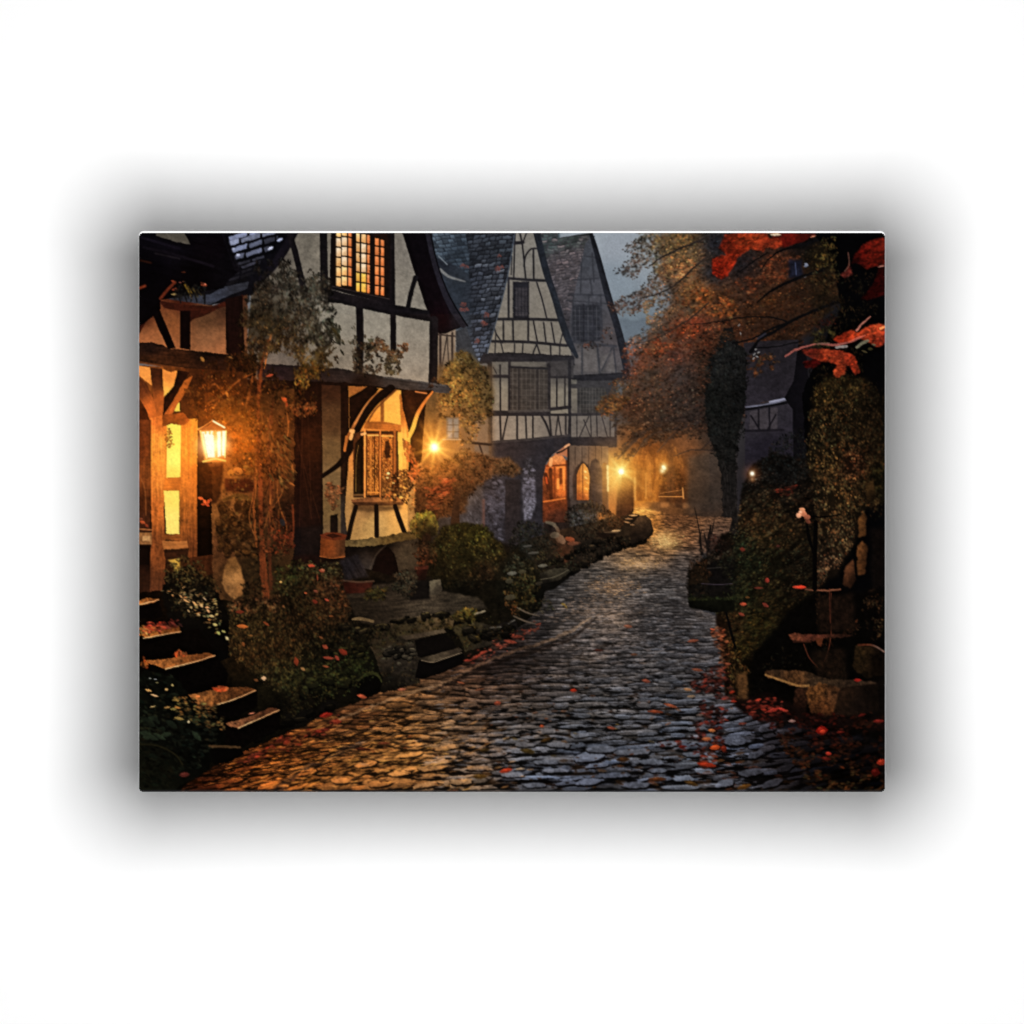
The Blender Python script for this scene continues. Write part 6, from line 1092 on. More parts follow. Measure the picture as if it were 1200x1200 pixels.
leaves([(868, 580), (880, 545), (905, 530), (948, 540), (955, 600), (955, 695), (935, 730), (905, 765), (880, 775), (870, 810), (850, 810), (848, 780), (845, 745), (848, 715), (850, 690), (830, 655), (848, 632), (864, 628)], 8000, RB, 1.6, 2.6, (-70, 10), .36, 8, .9, .14, .30, 3, band=(-38, 18, 4.5, 3.4))
sparks([(868, 590), (880, 555), (905, 550), (944, 545), (950, 600), (950, 690), (930, 725), (900, 765), (870, 800), (852, 780), (850, 740), (855, 690), (850, 640)], 1900, RB, 1.75, 1.3, 3, (-60, 0), .48, band=(-38, 14, 3.6, 3))
leaves([(900, 525), (935, 498), (945, 520), (945, 560), (905, 570), (890, 555)], 700, (28, 30, 28), 1.3, 2, (0, 180), .35, 6, .6)
leaves([(862, 700), (905, 690), (935, 700), (900, 750), (870, 770), (858, 740)], 1200, RB, 2.2, 3.4, (-50, 10), .4, 6, .8, .1, .42, k=4)
leaves([(880, 605), (905, 590), (912, 612), (895, 640), (882, 640)], 300, (84, 62, 34), 1.8, 3.6, (-50, 10), .4, 6, .8, .1, .45)
leaves([(910, 575), (935, 568), (932, 578), (912, 584)], 60, (110, 44, 30), 2.4, 3, (-30, 0), .3)
leaves([(852, 780), (868, 770), (878, 785), (872, 830), (856, 820)], 300, [(860, 790, 84, 62, 30), (868, 820, 70, 48, 24)], 1.8, 2, (30, 120), .45, 6, .7)
fill([(862, 790), (874, 788), (878, 820), (866, 822)], (72, 48, 26), ('s', .5, 3), wob=2, soft=1)
part('planter', 'dark stepped planter at the foot of the bank')
fill([(828, 658), (861, 655), (862, 690), (842, 694), (824, 680)], (14, 12, 11), ('s', .6, 4), wob=2, soft=1); fill([(806, 684), (860, 682), (862, 702), (840, 705), (806, 702)], (16, 14, 12), ('s', .6, 4), wob=2, soft=.8)
leaves([(806, 680), (830, 682), (828, 702), (806, 702)], 200, (28, 23, 16), 1.5, 2, (0, 180), .45)
leaves([(840, 655), (862, 650), (875, 690), (865, 712), (855, 690)], 400, [(862, 660, 40, 40, 26), (868, 695, 40, 42, 24)], 1.5, 2.4, (-70, 10), .4)
stroke([(822, 684), (842, 685), (858, 684)], 1, (58, 50, 60), a=.8); stroke([(828, 666), (845, 665)], 1, (50, 46, 42), a=.8)
fill([(808, 668), (828, 662), (830, 682), (806, 686)], [(818, 675, 30, 22, 14)], ('s', .5, 4), wob=1.5); leaves([(806, 660), (830, 655), (834, 675), (806, 680)], 260, [(822, 662, 74, 48, 28), (812, 672, 36, 26, 16)], 1.5, 2, (0, 180), .4)
stroke([(808, 702), (825, 704), (845, 703), (862, 700)], [4, 5, 5, 5], (25, 28, 15), ('s', .9, 3), wob=2.5, soft=.8)
leaves([(806, 698), (862, 696), (862, 712), (835, 716), (808, 710)], 420, (40, 44, 22), 1.0, 2, (0, 180), .45, 4, .8); fill([(806, 704), (862, 703), (860, 716), (835, 718), (808, 712)], [(835, 708, 16, 17, 10), (835, 716, 10, 10, 7)], ('s', .5, 4), wob=1.2)
part('plant', 'spiky bare plant silhouetted against the misty lane')
for p_, w in [([(822, 650), (820, 625), (814, 595)], [2, 1.4, .7]), ([(830, 650), (831, 630), (833, 615)], [5, 4, 1]), ([(829, 640), (825, 625)], [3, 1]), ([(834, 625), (837, 610)], [1.6, .6]), ([(823, 648), (820, 632), (822, 622)], [3, 2, .8])]: stroke(p_, w, (28, 22, 20), soft=.5)
leaves([(836, 625), (846, 630), (850, 655), (820, 662), (812, 655)], 260, [(840, 635, 52, 34, 28), (825, 655, 50, 40, 30)], 1.4, 2.4, (0, 180), .4, 6, .7, .1, .4)
part('stake', 'thin dark stake leaning at the foot of the bank')
stroke([(851, 718), (856, 738), (862, 760)], [2.6, 3, 3], (9, 8, 9))
part('fallen_leaves', 'orange-red leaves scattered over the right-hand bank')
splat([871, 897, 899, 869, 934, 870, 889, 902, 912, 876], [708, 709, 680, 720, 688, 644, 689, 624, 640, 700], [4.4, 4.4, 3.4, 4, 5.6, 3.4, 6, 3, 2.6, 3], [2.6, 3, 3.4, 2.4, 2.4, 3, 1.4, 1.8, 2, 1.6], [0, .5, 1.4, .4, 0, .3, 0, .5, 0, 0], np.array([(150, 62, 40), (96, 40, 30), (120, 42, 32), (104, 46, 32), (160, 54, 36), (84, 34, 24), (84, 36, 26), (70, 60, 40), (60, 30, 24), (84, 54, 26)], np.float32))
leaves([(836, 735), (850, 738), (853, 760), (850, 800), (838, 808), (842, 770)], 220, [(845, 745, 150, 74, 44), (846, 790, 120, 50, 34), (845, 770, 110, 62, 36)], 2.4, 2.4, (-30, 20), .4, 5, .7)
# deep shade behind the benches
part('alcove', 'black recess behind the stone benches')
fill([(925, 715), (955, 695), (1040, 690), (1040, 870), (960, 850), (935, 845), (880, 825), (878, 795), (880, 770)], (6, 5, 4), ('s', .6, 5), wob=4, soft=2)
sparks([(905, 765), (960, 735), (985, 745), (985, 790), (900, 790), (880, 790)], 160, (26, 22, 13), 1.0, 2, 2.4, (0, 180), .45)
leaves([(955, 690), (975, 690), (975, 760), (958, 745)], 260, [(965, 710, 48, 30, 16), (968, 740, 40, 24, 12)], 1.6, 2.4, (50, 130), .4, 6, .8)
leaves([(960, 775), (985, 765), (990, 790), (965, 797)], 160, (50, 34, 18), 1.6, 2.4, (30, 150), .4, 6, .8, .1, .4)
leaves([(876, 800), (895, 795), (890, 830), (880, 830)], 50, (14, 12, 8), 2)
for p_ in ([(974, 695), (974, 740), (970, 765), (966, 775)], [(942, 755), (948, 770), (958, 782)]): stroke(p_, 1.1, (92, 44, 28), a=.8)
fill([(1002, 757), (1020, 755), (1037, 762), (1037, 790), (1018, 795), (1000, 785)], [(1008, 768, 36, 26, 13), (1030, 775, 12, 8, 5)], ('s', .9, 4), wob=2.5, soft=.6); stroke([(1006, 756), (1022, 756), (1037, 764)], 2, [(1010, 756, 70, 34, 20), (1035, 763, 92, 70, 60)], ('s', .3, 3))
leaves([(986, 730), (1005, 725), (1004, 742), (990, 745)], 100, (54, 32, 18), 1.6, 2, (0, 180)); leaves([(1010, 700), (1034, 692), (1034, 745), (1018, 748)], 200, (58, 40, 22), 1.5, 2, (0, 180), .4, 6, .8, .1, .4)
for q_, c_ in [([(958, 700), (1000, 696), (1002, 738), (960, 742)], (26, 17, 11)), ([(950, 764), (990, 760), (992, 798), (958, 796)], (24, 16, 10)), ([(1000, 800), (1037, 795), (1037, 838), (1005, 836)], (12, 9, 7)), ([(1020, 620), (1037, 618), (1037, 690), (1022, 690)], (14, 10, 8))]:
    fill(q_, c_, ('s', .8, 4), wob=3, soft=2, a=.8)
part('stone_bench', 'narrow upper ledge of reddish stone')
fill([(924, 744), (932, 742), (955, 744), (985, 743), (1000, 744), (990, 747), (966, 748), (952, 751), (942, 752), (928, 750)], [(928, 746, 92, 50, 32), (950, 747, 70, 36, 25), (990, 745, 44, 25, 17)], ('s', .8, 4), wob=1.4, soft=.4); fill([(955, 748), (965, 748), (962, 758), (958, 756)], (70, 36, 20), wob=.6); stroke([(930, 752), (950, 752)], 2, (60, 30, 20), a=.7)
stroke([(944, 691), (965, 692), (985, 691)], 2, (96, 58, 40), ('s', .4, 3), wob=.8); splat([939], [688], 6, 2.6, [0], np.array([(190, 54, 34)], np.float32)); stroke([(972, 690), (973, 730)], 1, (84, 40, 26), a=.7)
part('stone_bench', 'long ochre stone slab bench on two rough blocks')
fill([(895, 787), (905, 785), (945, 786), (965, 795), (985, 796), (1010, 797), (1028, 800), (1026, 803), (1000, 804), (985, 808), (950, 808), (932, 805), (915, 798), (900, 794)], [(905, 786, 40, 30, 20), (930, 800, 78, 50, 27), (960, 800, 48, 36, 24), (1000, 800, 40, 30, 21), (900, 790, 70, 44, 24)], ('s', .8, 4), wob=1.6, soft=.5)
stroke([(897, 791), (912, 796), (924, 800), (936, 804), (948, 803)], 2.4, (132, 94, 52), ('s', .4, 3), a=.8, wob=.6)
fill([(946, 806), (962, 800), (983, 805), (989, 815), (986, 832), (968, 841), (952, 838), (945, 822)], [(955, 810, 88, 54, 26), (965, 830, 66, 38, 19), (980, 815, 60, 38, 22)], ('s', .9, 4), wob=2.4, soft=.5)
fill([(932, 806), (946, 806), (944, 838), (928, 836)], [(936, 812, 44, 26, 16), (936, 830, 30, 16, 10)], ('s', .8, 3), wob=2, soft=.8)
fill([(984, 806), (1028, 801), (1030, 832), (1000, 840), (976, 838)], [(990, 815, 36, 24, 15), (1005, 825, 20, 14, 10), (1025, 815, 14, 10, 7)], ('s', .5, 4), wob=1, soft=.8)
splat([1005], [797], 4.6, 2.4, [0], np.array([(120, 26, 20)], np.float32))
sparks([(876, 600), (900, 580), (940, 575), (945, 610), (900, 650), (872, 650)], 420, (84, 62, 36), 1.3, 1.4, 3.2, (-60, 0), .5)
part('rose', 'pale pink rose on a dark stem')
for p_, w in [([(956, 612), (955, 650), (955, 690)], [5, 5, 5.6]), ([(945, 612), (948, 630), (953, 648)], [1.6, 4, 2]), ([(950, 605), (965, 606), (985, 603)], [2, 2, 1])]: stroke(p_, w, (7, 6, 6), wob=.8)
splat([940, 936, 943, 946, 940, 947, 938], [601, 604, 603, 606, 597, 611, 600], [4.6, 3.4, 3.6, 4, 3.6, 3.6, 2], [4, 3, 3, 3.4, 2.4, 2.6, 1.6], [0, .5, 1, 0, 0, .6, .4], np.array([(196, 124, 88), (214, 150, 112), (180, 108, 76), (142, 80, 56), (206, 136, 96), (96, 52, 36), (236, 176, 140)], np.float32), kind='disc')
# ground at the right, dark with red litter
part('fallen_leaves', 'drift of dark red and orange leaves along the right edge of the cobbles')
fill([(858, 822), (900, 812), (950, 835), (1000, 843), (1037, 838), (1037, 856), (960, 850), (905, 846), (870, 835)], (18, 10, 8), ('s', .5, 4), wob=3, soft=1.5, a=.9)
leaves([(880, 820), (940, 835), (1037, 836), (1037, 930), (960, 930), (900, 850), (870, 835)], 1300, [(900, 830, 66, 20, 14), (960, 850, 44, 14, 10), (1010, 880, 34, 16, 9), (1000, 920, 62, 40, 18), (930, 890, 52, 28, 14), (940, 920, 70, 44, 20)], 2.6, 2, (-30, 30), .45, 8, .8, .15, .47)
leaves([(836, 780), (852, 790), (862, 815), (850, 835), (846, 870), (838, 900), (822, 900), (815, 860), (820, 830), (806, 800)], 420, [(848, 795, 66, 28, 21), (835, 850, 76, 26, 17), (832, 885, 104, 36, 20), (815, 870, 60, 24, 17), (850, 820, 80, 32, 24)], 3, 2.2, (-30, 20), .45, 8, .8, .15, .44)
leaves([(770, 870), (800, 862), (845, 860), (850, 880), (800, 885)], 60, (84, 26, 17), 2.8, 2.4, (-15, 15), .4, 6, .6, .1, .46)
leaves([(870, 822), (905, 815), (925, 832), (880, 838)], 70, (130, 44, 30), 3, 2.4, (-20, 10), .4, 6, .6)
L = [(834, 856, 5, 3, 190, 110, 60), (828, 866, 7, 3, 176, 96, 54), (838, 876, 7, 4.4, 206, 80, 34), (848, 877, 4, 5, 130, 40, 22), (828, 896, 13, 4, 176, 50, 24), (906, 832, 9, 3, 160, 48, 36), (916, 831, 6, 2.2, 190, 56, 44), (928, 845, 5, 2.4, 150, 110, 100), (963, 856, 8, 7, 140, 24, 14), (964, 857, 4, 3, 206, 60, 34), (971, 883, 4, 3, 176, 50, 34), (968, 889, 7, 3, 84, 24, 16), (1033, 893, 7, 5, 160, 44, 24), (1026, 905, 6, 7, 84, 16, 10), (1030, 845, 8, 3, 110, 30, 22), (1010, 838, 6, 2, 84, 22, 16), (593, 903, 9, 3.6, 206, 62, 30), (672, 809, 4.4, 2.8, 190, 50, 26), (757, 798, 6, 3, 140, 70, 50), (786, 827, 10, 2.6, 160, 80, 50), (768, 834, 11, 2.6, 140, 62, 36), (806, 808, 6, 2.6, 170, 120, 78), (810, 816, 6, 2, 150, 120, 90), (716, 853, 6, 2.4, 140, 70, 50), (635, 851, 3.4, 2.4, 190, 78, 40), (583, 824, 5, 3.6, 150, 66, 42), (812, 751, 8, 2.4, 150, 78, 54), (701, 762, 7, 2, 90, 40, 28), (743, 767, 5, 2, 120, 76, 54), (736, 734, 6, 3, 160, 96, 70), (817, 785, 8, 2.4, 130, 70, 48), (424, 816, 7, 3, 190, 84, 52), (471, 808, 6, 2.4, 180, 100, 66), (382, 838, 9, 4, 150, 34, 22), (393, 846, 9, 4, 160, 56, 34), (380, 855, 12, 3, 120, 44, 28), (404, 834, 5, 2.4, 150, 92, 50), (216, 908, 7, 4, 90, 38, 30), (336, 870, 5, 3.4, 176, 62, 34), (374, 857, 6, 3, 140, 40, 26), (300, 885, 12, 4, 110, 44, 26), (330, 867, 12, 4, 100, 38, 22), (558, 770, 8, 2.4, 150, 56, 38), (566, 765, 7, 2.4, 170, 66, 46), (548, 774, 6, 2, 140, 50, 34), (598, 752, 9, 3, 150, 66, 46), (606, 746, 9, 2.6, 130, 60, 42), (587, 757, 8, 2, 130, 60, 44), (625, 738, 7, 2, 110, 60, 44), (540, 800, 6, 1.6, 150, 80, 50), (562, 808, 7, 1.6, 130, 76, 50), (562, 910, 10, 4, 110, 74, 26), (568, 879, 7, 3, 84, 60, 24), (618, 880, 10, 4, 84, 64, 26), (640, 867, 8, 3, 84, 56, 22), (810, 918, 10, 4, 92, 62, 24), (770, 913, 12, 3.4, 110, 56, 22), (872, 922, 10, 4, 104, 66, 24), (730, 890, 9, 4, 84, 50, 22), (530, 928, 8, 3, 150, 76, 34), (450, 871, 9, 2, 130, 62, 34), (426, 878, 12, 2.6, 96, 36, 20), (985, 858, 6, 2, 90, 24, 16), (800, 875, 6, 2, 120, 26, 16), (870, 848, 6, 2, 130, 60, 44), (820, 838, 5, 2, 110, 90, 80), (853, 778, 4, 2, 140, 70, 46)]
L = np.array(L, float); L[:, 4:7] *= .74
splat(L[:, 0], L[:, 1], L[:, 2] * .92, L[:, 3] * .92, rng.randn(len(L)) * .2 - .05, L[:, 4:7].astype(np.float32))
splat(L[:, 0] - L[:, 2] * .2, L[:, 1] - L[:, 3] * .25, L[:, 2] * .4, L[:, 3] * .3, rng.randn(len(L)) * .2, np.clip(L[:, 4:7] * 1.35 + 10, 0, 255).astype(np.float32), alpha=.6)
leaves([(545, 768), (600, 742), (632, 728), (634, 735), (606, 752), (560, 776)], 120, (140, 62, 44), 2, 2.6, (-30, 10), .4, 5, .6, .1, .45)
leaves([(330, 862), (380, 848), (400, 830), (392, 852), (340, 878), (300, 892), (270, 900)], 160, (116, 42, 26), 2.6, 2.6, (-30, 0), .4, 5, .6, .1, .45)
leaves([(380, 900), (480, 860), (560, 840), (640, 840), (700, 870), (800, 880), (800, 925), (560, 925), (300, 925)], 130, [(400, 900, 120, 56, 26), (700, 890, 84, 50, 26)], 2.4, 2.6, (-15, 10), .4, 9, .6, .1, .5)

# ================================================================ red maple leaves hanging into view
part('branch', 'near branch with a vivid red lobed leaf hanging at the top right')
def maple(pts, c, tip=None):
    fill(pts, c, ('s', .45, 5), wob=1.7, soft=.4)
    a_ = np.array(pts, float); area = (a_[:, 0].max() - a_[:, 0].min()) * (a_[:, 1].max() - a_[:, 1].min())
    cf = c if isinstance(c, list) else [(a_[0, 0], a_[0, 1], *c)]
    leaves(pts, int(area / 7), [(u_, v_, r * .62, g * .5, b_ * .5) for u_, v_, r, g, b_ in cf], 2.6, 3.4, (-70, 20), .3, 5, .5, .05, .42, .5, alpha=.6)
    leaves(pts, int(area / 10), [(u_, v_, min(255, r * 1.35), g * 1.5, b_ * 1.5) for u_, v_, r, g, b_ in cf], 2.0, 3.6, (-60, 10), .25, 5, .4, .08, .48, .3, alpha=.6)
fill([(905, 268), (958, 268), (955, 276), (938, 284), (918, 290), (905, 284)], [(925, 275, 92, 18, 12), (945, 280, 60, 14, 10)], ('s', .4, 5), wob=2)
maple([(846, 283), (850, 275), (860, 272), (880, 270), (898, 272), (902, 279), (915, 280), (917, 288), (908, 292), (898, 289), (895, 295), (887, 293), (880, 291), (873, 296), (864, 301), (862, 309), (858, 314), (853, 324), (844, 327), (836, 321), (834, 311), (836, 303), (845, 300), (852, 299), (847, 294), (841, 291), (844, 286)], [(840, 315, 142, 30, 14), (855, 305, 160, 40, 18), (848, 285, 96, 26, 14), (870, 285, 166, 54, 24), (885, 278, 176, 62, 30), (900, 285, 140, 46, 24), (855, 292, 120, 36, 18)])
stroke([(842, 318), (854, 304), (868, 292), (888, 280)], .8, (120, 24, 10), a=.6); stroke([(868, 292), (855, 282)], .7, (130, 30, 12), a=.5)
splat([909, 906, 953], [275, 273, 277], [7, 10, 4], [1.8, 1, 1.2], [0, 0, -.3], np.array([(210, 190, 160), (170, 130, 100), (190, 120, 90)], np.float32))
part('branch', 'dark crimson leaves at the right edge above')
maple([(998, 310), (1002, 298), (1012, 286), (1025, 280), (1037, 278), (1037, 312), (1025, 312), (1015, 316), (1004, 308)], [(1010, 292, 92, 17, 11), (1025, 300, 100, 23, 13), (1030, 285, 110, 27, 16), (1000, 308, 36, 7, 6)])
maple([(984, 322), (992, 318), (995, 308), (997, 316), (1000, 322), (990, 325)], (110, 44, 36)); stroke([(994, 296), (995, 310), (990, 318)], 1.4, (92, 60, 50), a=.8)
maple([(1037, 310), (1030, 314), (1025, 330), (1010, 350), (1018, 352), (1037, 345)], (44, 7, 6)); splat([1033], [312], 5, 1.2, [-.2], np.array([(150, 100, 86)], np.float32))
part('branch', 'vivid orange-red leaves on a pale twig at the right edge')
maple([(975, 398), (985, 392), (998, 386), (1006, 390), (1014, 384), (1022, 380), (1037, 380), (1037, 404), (1026, 407), (1018, 401), (1008, 396), (998, 401), (985, 403)], [(990, 395, 130, 34, 16), (1000, 392, 176, 58, 28), (1025, 385, 196, 70, 36), (1030, 400, 150, 48, 28)])
maple([(938, 410), (950, 408), (965, 409), (985, 411), (1000, 416), (1002, 420), (1006, 432), (1008, 436), (1002, 439), (996, 430), (992, 427), (990, 437), (984, 443), (978, 442), (977, 435), (981, 428), (975, 424), (965, 424), (955, 422), (946, 417)], [(950, 413, 110, 36, 24), (970, 416, 156, 54, 28), (985, 435, 170, 60, 30), (1003, 434, 124, 38, 20), (990, 422, 140, 44, 24)])
maple([(942, 424), (955, 421), (962, 425), (952, 432), (944, 431)], (70, 12, 10))
for p_, w, c in [([(920, 418), (930, 411), (944, 406), (958, 403), (980, 404), (998, 400), (1012, 394)], [1.4, 2.4, 2.2, 1.6, 3, 2, 1.2], (128, 70, 62)), ([(1004, 387), (1010, 380), (1020, 371)], [3, 2, 1.4], (150, 92, 78)), ([(957, 403), (972, 402)], 1.4, (96, 70, 60)), ([(980, 407), (992, 406)], 3, (116, 108, 104)), ([(1004, 407), (1012, 401), (1018, 399)], [3, 4, 2], (96, 92, 74)), ([(994, 401), (1005, 396), (1014, 393)], 1.4, (170, 80, 60)), ([(1032, 385), (1037, 383)], 3, (240, 140, 80))]: stroke(p_, w, c, ('s', .35, 3), wob=.7)
splat([1020, 1013, 1024], [409, 412, 404], [3, 4, 3], [2.4, 1.4, 1.4], [0, .4, .2], np.array([(50, 46, 26), (60, 54, 34), (84, 80, 60)], np.float32))

# ================================================================ light: star-shaped lamps, halos, warm spill (all part of the printed image)
def star(x, y, r, c, n, core, seed, k=1.0):
    rs = np.random.RandomState(seed)
    sl = box(x - r * 3, y - r * 3, x + r * 3, y + r * 3)
    dx, dy = XX[sl] - x, YY[sl] - y; d = np.sqrt(dx * dx + dy * dy) + .01; th = np.arctan2(dy, dx)
    ray = 0
    for i in range(n):
        a = i * 2 * math.pi / n + rs.randn() * .12; L_ = r * (.7 + .8 * rs.rand())
        da = np.abs((th - a + math.pi) % (2 * math.pi) - math.pi)
        ray = ray + np.exp(-(da * d / (1.1 + .02 * d)) ** 2 / 2) * np.exp(-d / (L_ * .55)) * 1.2
    g = np.clip(ray * k, 0, 1)[..., None] * np.array(c, np.float32) / 255
    img[sl] = 255 - (255 - img[sl]) * (1 - g)
    glow(x, y, core * 1.9, (255, 176, 56), .9); glow(x, y, core, (255, 240, 190), 1.0)
part('street_lamp', 'bright star-shaped lamp glowing beside the bay of the near house')
splat([509], [524], 3, 3.4, [0], np.array([(255, 250, 220)], np.float32), kind='disc')
glow(509, 524, 48, (255, 140, 40), .20, 1.2); glow(509, 524, 14, (255, 160, 40), .5, 1.4); star(509, 524, 22, (255, 168, 56), 11, 2.8, 3, 1.0)
glow(509, 524.5, 3.0, (225, 245, 255), .9)
part('street_lamp', 'bright star-shaped lamp on the pillar at the far bend')
splat([728], [553], 3.4, 3.4, [0], np.array([(255, 240, 180)], np.float32), kind='disc')
glow(728, 553, 24, (255, 130, 36), .22, 1.3); glow(728, 553, 11, (255, 170, 60), .6, 1.5); star(728, 552, 14, (255, 176, 70), 9, 1.9, 5, 1.0)
part('street_lamp', 'small far flame-like lamp deep in the lane')
splat([778], [548], 2, 3, [-.6], np.array([(255, 226, 150)], np.float32), kind='disc'); glow(778, 548, 16, (255, 140, 40), .34, 1.3); glow(778, 548, 3.4, (255, 220, 130), .95, sx=1.3); glow(776, 552, 1.8, (255, 230, 160), .8)
part('street_lamp', 'tiny bright lamp on the dark slope right of the trunk')
splat([881.5], [555], 2, 2, [0], np.array([(255, 230, 170)], np.float32), kind='disc'); glow(881.5, 555, 6, (200, 110, 50), .5); glow(881.5, 555, 1.9, (255, 240, 200), 1.0); glow(882, 562, 2, (150, 100, 60), .5)
# lantern light
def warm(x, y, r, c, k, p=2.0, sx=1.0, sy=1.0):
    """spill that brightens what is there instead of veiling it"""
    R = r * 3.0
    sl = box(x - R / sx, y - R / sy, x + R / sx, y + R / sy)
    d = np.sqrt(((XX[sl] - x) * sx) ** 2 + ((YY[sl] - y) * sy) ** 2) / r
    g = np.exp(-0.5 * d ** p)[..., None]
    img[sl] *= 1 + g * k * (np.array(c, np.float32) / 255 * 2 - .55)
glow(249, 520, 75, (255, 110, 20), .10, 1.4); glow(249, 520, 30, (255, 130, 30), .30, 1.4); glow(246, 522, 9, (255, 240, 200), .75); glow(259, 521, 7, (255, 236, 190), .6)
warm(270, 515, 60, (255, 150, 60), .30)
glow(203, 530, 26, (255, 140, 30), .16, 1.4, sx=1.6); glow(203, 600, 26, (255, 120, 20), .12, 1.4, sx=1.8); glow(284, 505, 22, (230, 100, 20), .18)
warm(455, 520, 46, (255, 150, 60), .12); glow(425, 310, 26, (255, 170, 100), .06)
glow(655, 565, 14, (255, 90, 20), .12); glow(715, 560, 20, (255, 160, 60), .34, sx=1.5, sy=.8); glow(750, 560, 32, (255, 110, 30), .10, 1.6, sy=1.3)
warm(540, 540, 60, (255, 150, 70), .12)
# mist over the far houses
for m_ in [(690, 360, 80, (130, 140, 150), .08), (700, 470, 60, (96, 90, 88), .07), (800, 560, 30, (110, 76, 50), .05)]:
    glow(*m_[:3], m_[3], m_[4], 2)

# ================================================================ grade: soft lens, fine grain, dark corners of the picture
t_ = np.clip(img / 255, 0, 1)
lum_ = t_.mean(2, keepdims=True)
t_ = t_ * (.84 + .16 * np.clip(lum_ / .45, 0, 1)) * (1 - np.array([-.04, .06, .06], np.float32) * np.clip(1 - lum_ / .3, 0, 1) * (1 - .8 * np.clip(1 - np.abs(XX - 680) / 220, 0, 1))[..., None])
t_ *= (1 - .13 * np.exp(-((XX - 640) / 95) ** 2 - ((YY - 400) / 130) ** 2))[..., None]                     # deeper shade
skym = 1 - .85 * (idm == 1)
tex_ = skym * (fbm(XX / 2.6, YY / 2.0, 3, 5) - .5); tex2_ = skym * (fbm(XX / 7, YY / 5, 3, 9) - .5)
t_ = t_ * (1 + (.34 * tex_ + .30 * tex2_)[..., None] * np.clip(1.15 - lum_ * 1.4, .12, 1))
img[:] = t_ * 255
l_ = img.mean(2); w_ = np.clip(1.2 - lum_[..., 0] * 1.6, .1, 1)
g_ = 1 + (.50 * (l_ - blur(l_, 3.0 * S)) + .16 * (l_ - blur(l_, 14 * S))) * w_ / (l_ + 9)
img *= np.clip(g_, .45, 1.7)[..., None]
np.clip(img, 0, 255, out=img)
img[:] = .45 * img + .55 * blur(img, .45 * S)
g = rng.randn(H // 2, W // 2).astype(np.float32).repeat(2, 0).repeat(2, 1)
img *= (1 + .035 * blur(g, .8))[..., None]
np.clip(img, 0, 255, out=img)
img[-4:] = img[-4:] * .25 + np.array([34, 34, 35], np.float32)

# ================================================================ the real objects: wall, mount, panel, printed sheet
def mat(name, rgb, rough=.8, bump=0.0, spec=0.1):
    m = bpy.data.materials.new(name); m.use_nodes = True; nt = m.node_tree; b = nt.nodes['Principled BSDF']
    b.inputs['Roughness'].default_value = rough; b.inputs['Specular IOR Level'].default_value = spec
    n = nt.nodes.new('ShaderNodeTexNoise'); n.inputs['Scale'].default_value = 40; n.inputs['Detail'].default_value = 3
    tc = nt.nodes.new('ShaderNodeTexCoord'); nt.links.new(tc.outputs['Object'], n.inputs['Vector'])
    r = nt.nodes.new('ShaderNodeValToRGB'); r.color_ramp.elements[0].color = (*[c * .985 for c in rgb], 1); r.color_ramp.elements[1].color = (*rgb, 1)
    nt.links.new(n.outputs['Fac'], r.inputs['Fac']); nt.links.new(r.outputs['Color'], b.inputs['Base Color'])
    return m


def mesh(name, verts, faces, m, parent=None):
    me = bpy.data.meshes.new(name); me.from_pydata(verts, [], faces); me.update()
    o = bpy.data.objects.new(name, me); C.collection.objects.link(o); me.materials.append(m)
    if parent: o.parent = parent
    return o


def slab(name, x0, x1, z0, z1, y0, y1, r, m, parent, bevel=0.0):
    """rounded slab; y0 is the face towards the camera"""
    loop = []
    for cx, cz, a0 in ((x1 - r, z1 - r, 0), (x0 + r, z1 - r, 90), (x0 + r, z0 + r, 180), (x1 - r, z0 + r, 270)):
        for k in range(9):
            a = math.radians(a0 + k * 90 / 8); loop.append((cx, cz, math.cos(a) * r, math.sin(a) * r))
    rings = []
    for y, ins in ((y0, bevel), (y0 + bevel, 0), (y1, 0)):
        rings.append([(cx + dx * (1 - ins / r), y, cz + dz * (1 - ins / r)) for cx, cz, dx, dz in loop])
    n = len(loop); v = [p for ring in rings for p in ring]; f = []
    for j in range(len(rings) - 1):
        for i in range(n):
            k = (i + 1) % n; f.append((j * n + i, (j + 1) * n + i, (j + 1) * n + k, j * n + k))
    f.append(tuple(range(n))[::-1]); f.append(tuple(range((len(rings) - 1) * n, len(rings) * n)))
    return mesh(name, v, f, m, parent)


wall = mesh('wall', [(-4, 0, -4), (4, 0, -4), (4, 0, 4), (-4, 0, 4)], [(0, 1, 2, 3)], mat('white_wall', (.9, .9, .9)))
wall['kind'] = 'structure'

pic = bpy.data.objects.new('wall_print', None); C.collection.objects.link(pic); pic.location = (0, -GAP, 0)
pic['label'] = 'thin metal print of a lamplit cobbled village lane in autumn, floating before a white wall'
pic['category'] = 'wall print'


def wx(px): return (px - 600) / 1000
def wz(py): return (600 - py) / 1000


panel = slab('panel', wx(162.6), wx(1037.4), wz(928.2), wz(270.6), 0, .004, .0055, mat('panel_white', (.78, .78, .78), .6), pic, .0006)
mount = slab('mount', -.22, .22, -.16, .16, .0042, GAP - .001, .004, mat('mount_white', (.8, .8, .8), .7), pic)

ink = bpy.data.materials.new('printed_ink'); ink.use_nodes = True
nt = ink.node_tree; b = nt.nodes['Principled BSDF']; b.inputs['Roughness'].default_value = .85; b.inputs['Specular IOR Level'].default_value = 0.0
ca = nt.nodes.new('ShaderNodeVertexColor'); ca.layer_name = 'ink'; nt.links.new(ca.outputs['Color'], b.inputs['Base Color'])

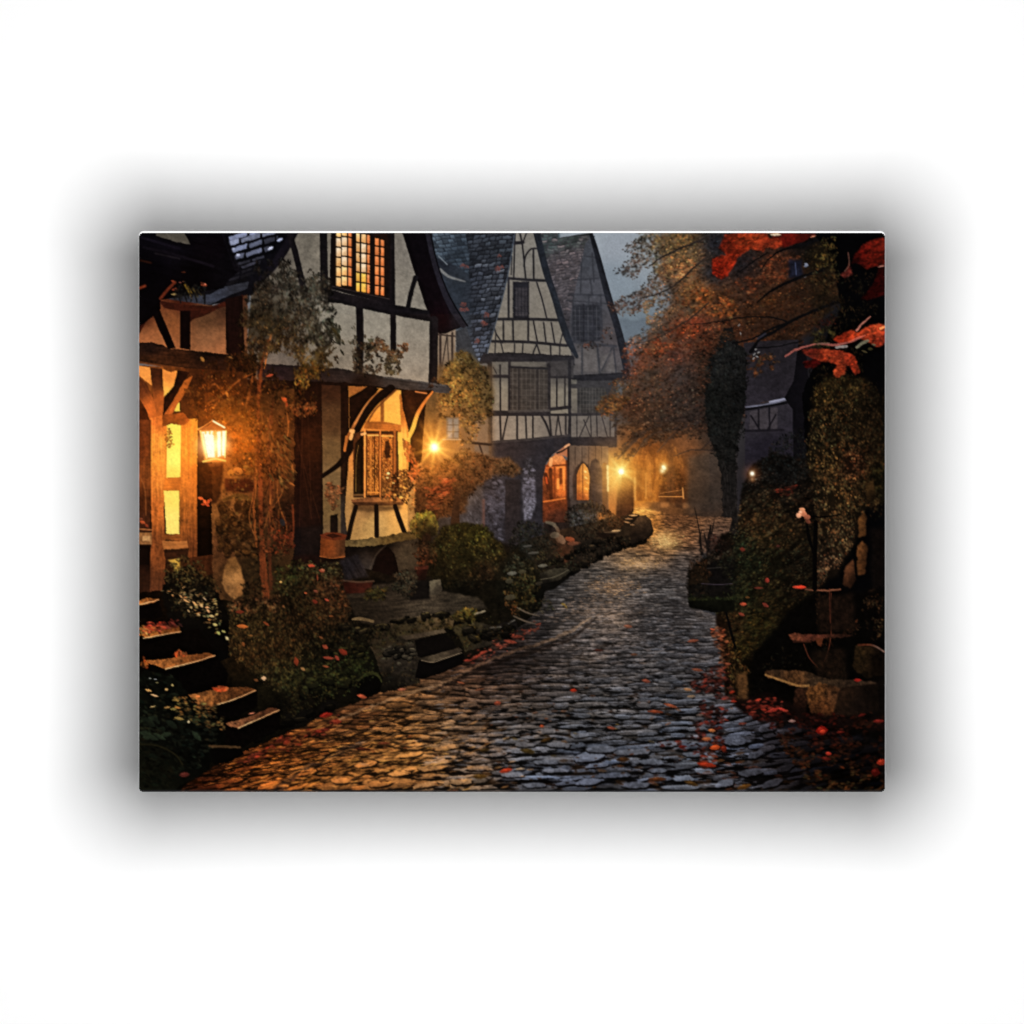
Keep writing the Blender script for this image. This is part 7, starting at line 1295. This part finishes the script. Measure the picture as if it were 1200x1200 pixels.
# ink colours at the corners of 1 mm squares
TOP = 2                                             # the printed sheet starts 2 mm under the white upper edge
pad = np.pad(img, ((1, 1), (1, 1), (0, 0)), mode='edge')
cor = (pad[0:-1:2, 0:-1:2] + pad[1::2, 0:-1:2][:PH + 1] + pad[0:-1:2, 1::2] + pad[1::2, 1::2]) / 4
lin = cor / 255.0
lin = np.where(lin <= .04045, lin / 12.92, ((lin + .055) / 1.055) ** 2.4) / LIT
ids = idm[1::2, 1::2].copy()
jj, ii = np.mgrid[0:PH, 0:PW]
r_ = 5.0; ex = np.maximum(np.maximum(r_ - (ii + .5), (ii + .5) - (PW - r_)), 0); ey = np.maximum(np.maximum(r_ + TOP - (jj + .5), (jj + .5) - (PH - r_)), 0)
ids[(ex ** 2 + ey ** 2 > r_ * r_) | (jj < TOP)] = 0
objs = {}
order = sorted(range(1, len(PARTS) + 1), key=lambda k: 0 if PARTS[k - 1][2] is None else 1)
for k in order:
    name, label, par = PARTS[k - 1]
    fj, fi = np.nonzero(ids == k)
    if len(fj) < 4:
        continue
    vid = np.stack([fj * (PW + 1) + fi, (fj + 1) * (PW + 1) + fi, (fj + 1) * (PW + 1) + fi + 1, fj * (PW + 1) + fi + 1], 1)
    used, inv = np.unique(vid.ravel(), return_inverse=True)
    vj, vi = used // (PW + 1), used % (PW + 1)
    co = np.empty((len(used), 3), np.float32)
    co[:, 0] = (X0 + vi - 600) / 1000; co[:, 1] = -.0005; co[:, 2] = (600 - (Y0 + vj)) / 1000
    me = bpy.data.meshes.new(name)
    me.vertices.add(len(used)); me.vertices.foreach_set('co', co.ravel())
    n = len(fj); me.loops.add(n * 4); me.loops.foreach_set('vertex_index', inv.ravel().astype(np.int32))
    me.polygons.add(n); me.polygons.foreach_set('loop_start', np.arange(0, n * 4, 4, dtype=np.int32))
    me.update(calc_edges=True)
    at = me.color_attributes.new('ink', 'FLOAT_COLOR', 'POINT')
    c4 = np.ones((len(used), 4), np.float32); c4[:, :3] = lin[vj, vi]
    at.data.foreach_set('color', c4.ravel())
    me.materials.append(ink)
    o = bpy.data.objects.new(name, me); C.collection.objects.link(o)
    o.parent = objs.get(par, pic)
    if label: o['label'] = label
    objs[k] = o
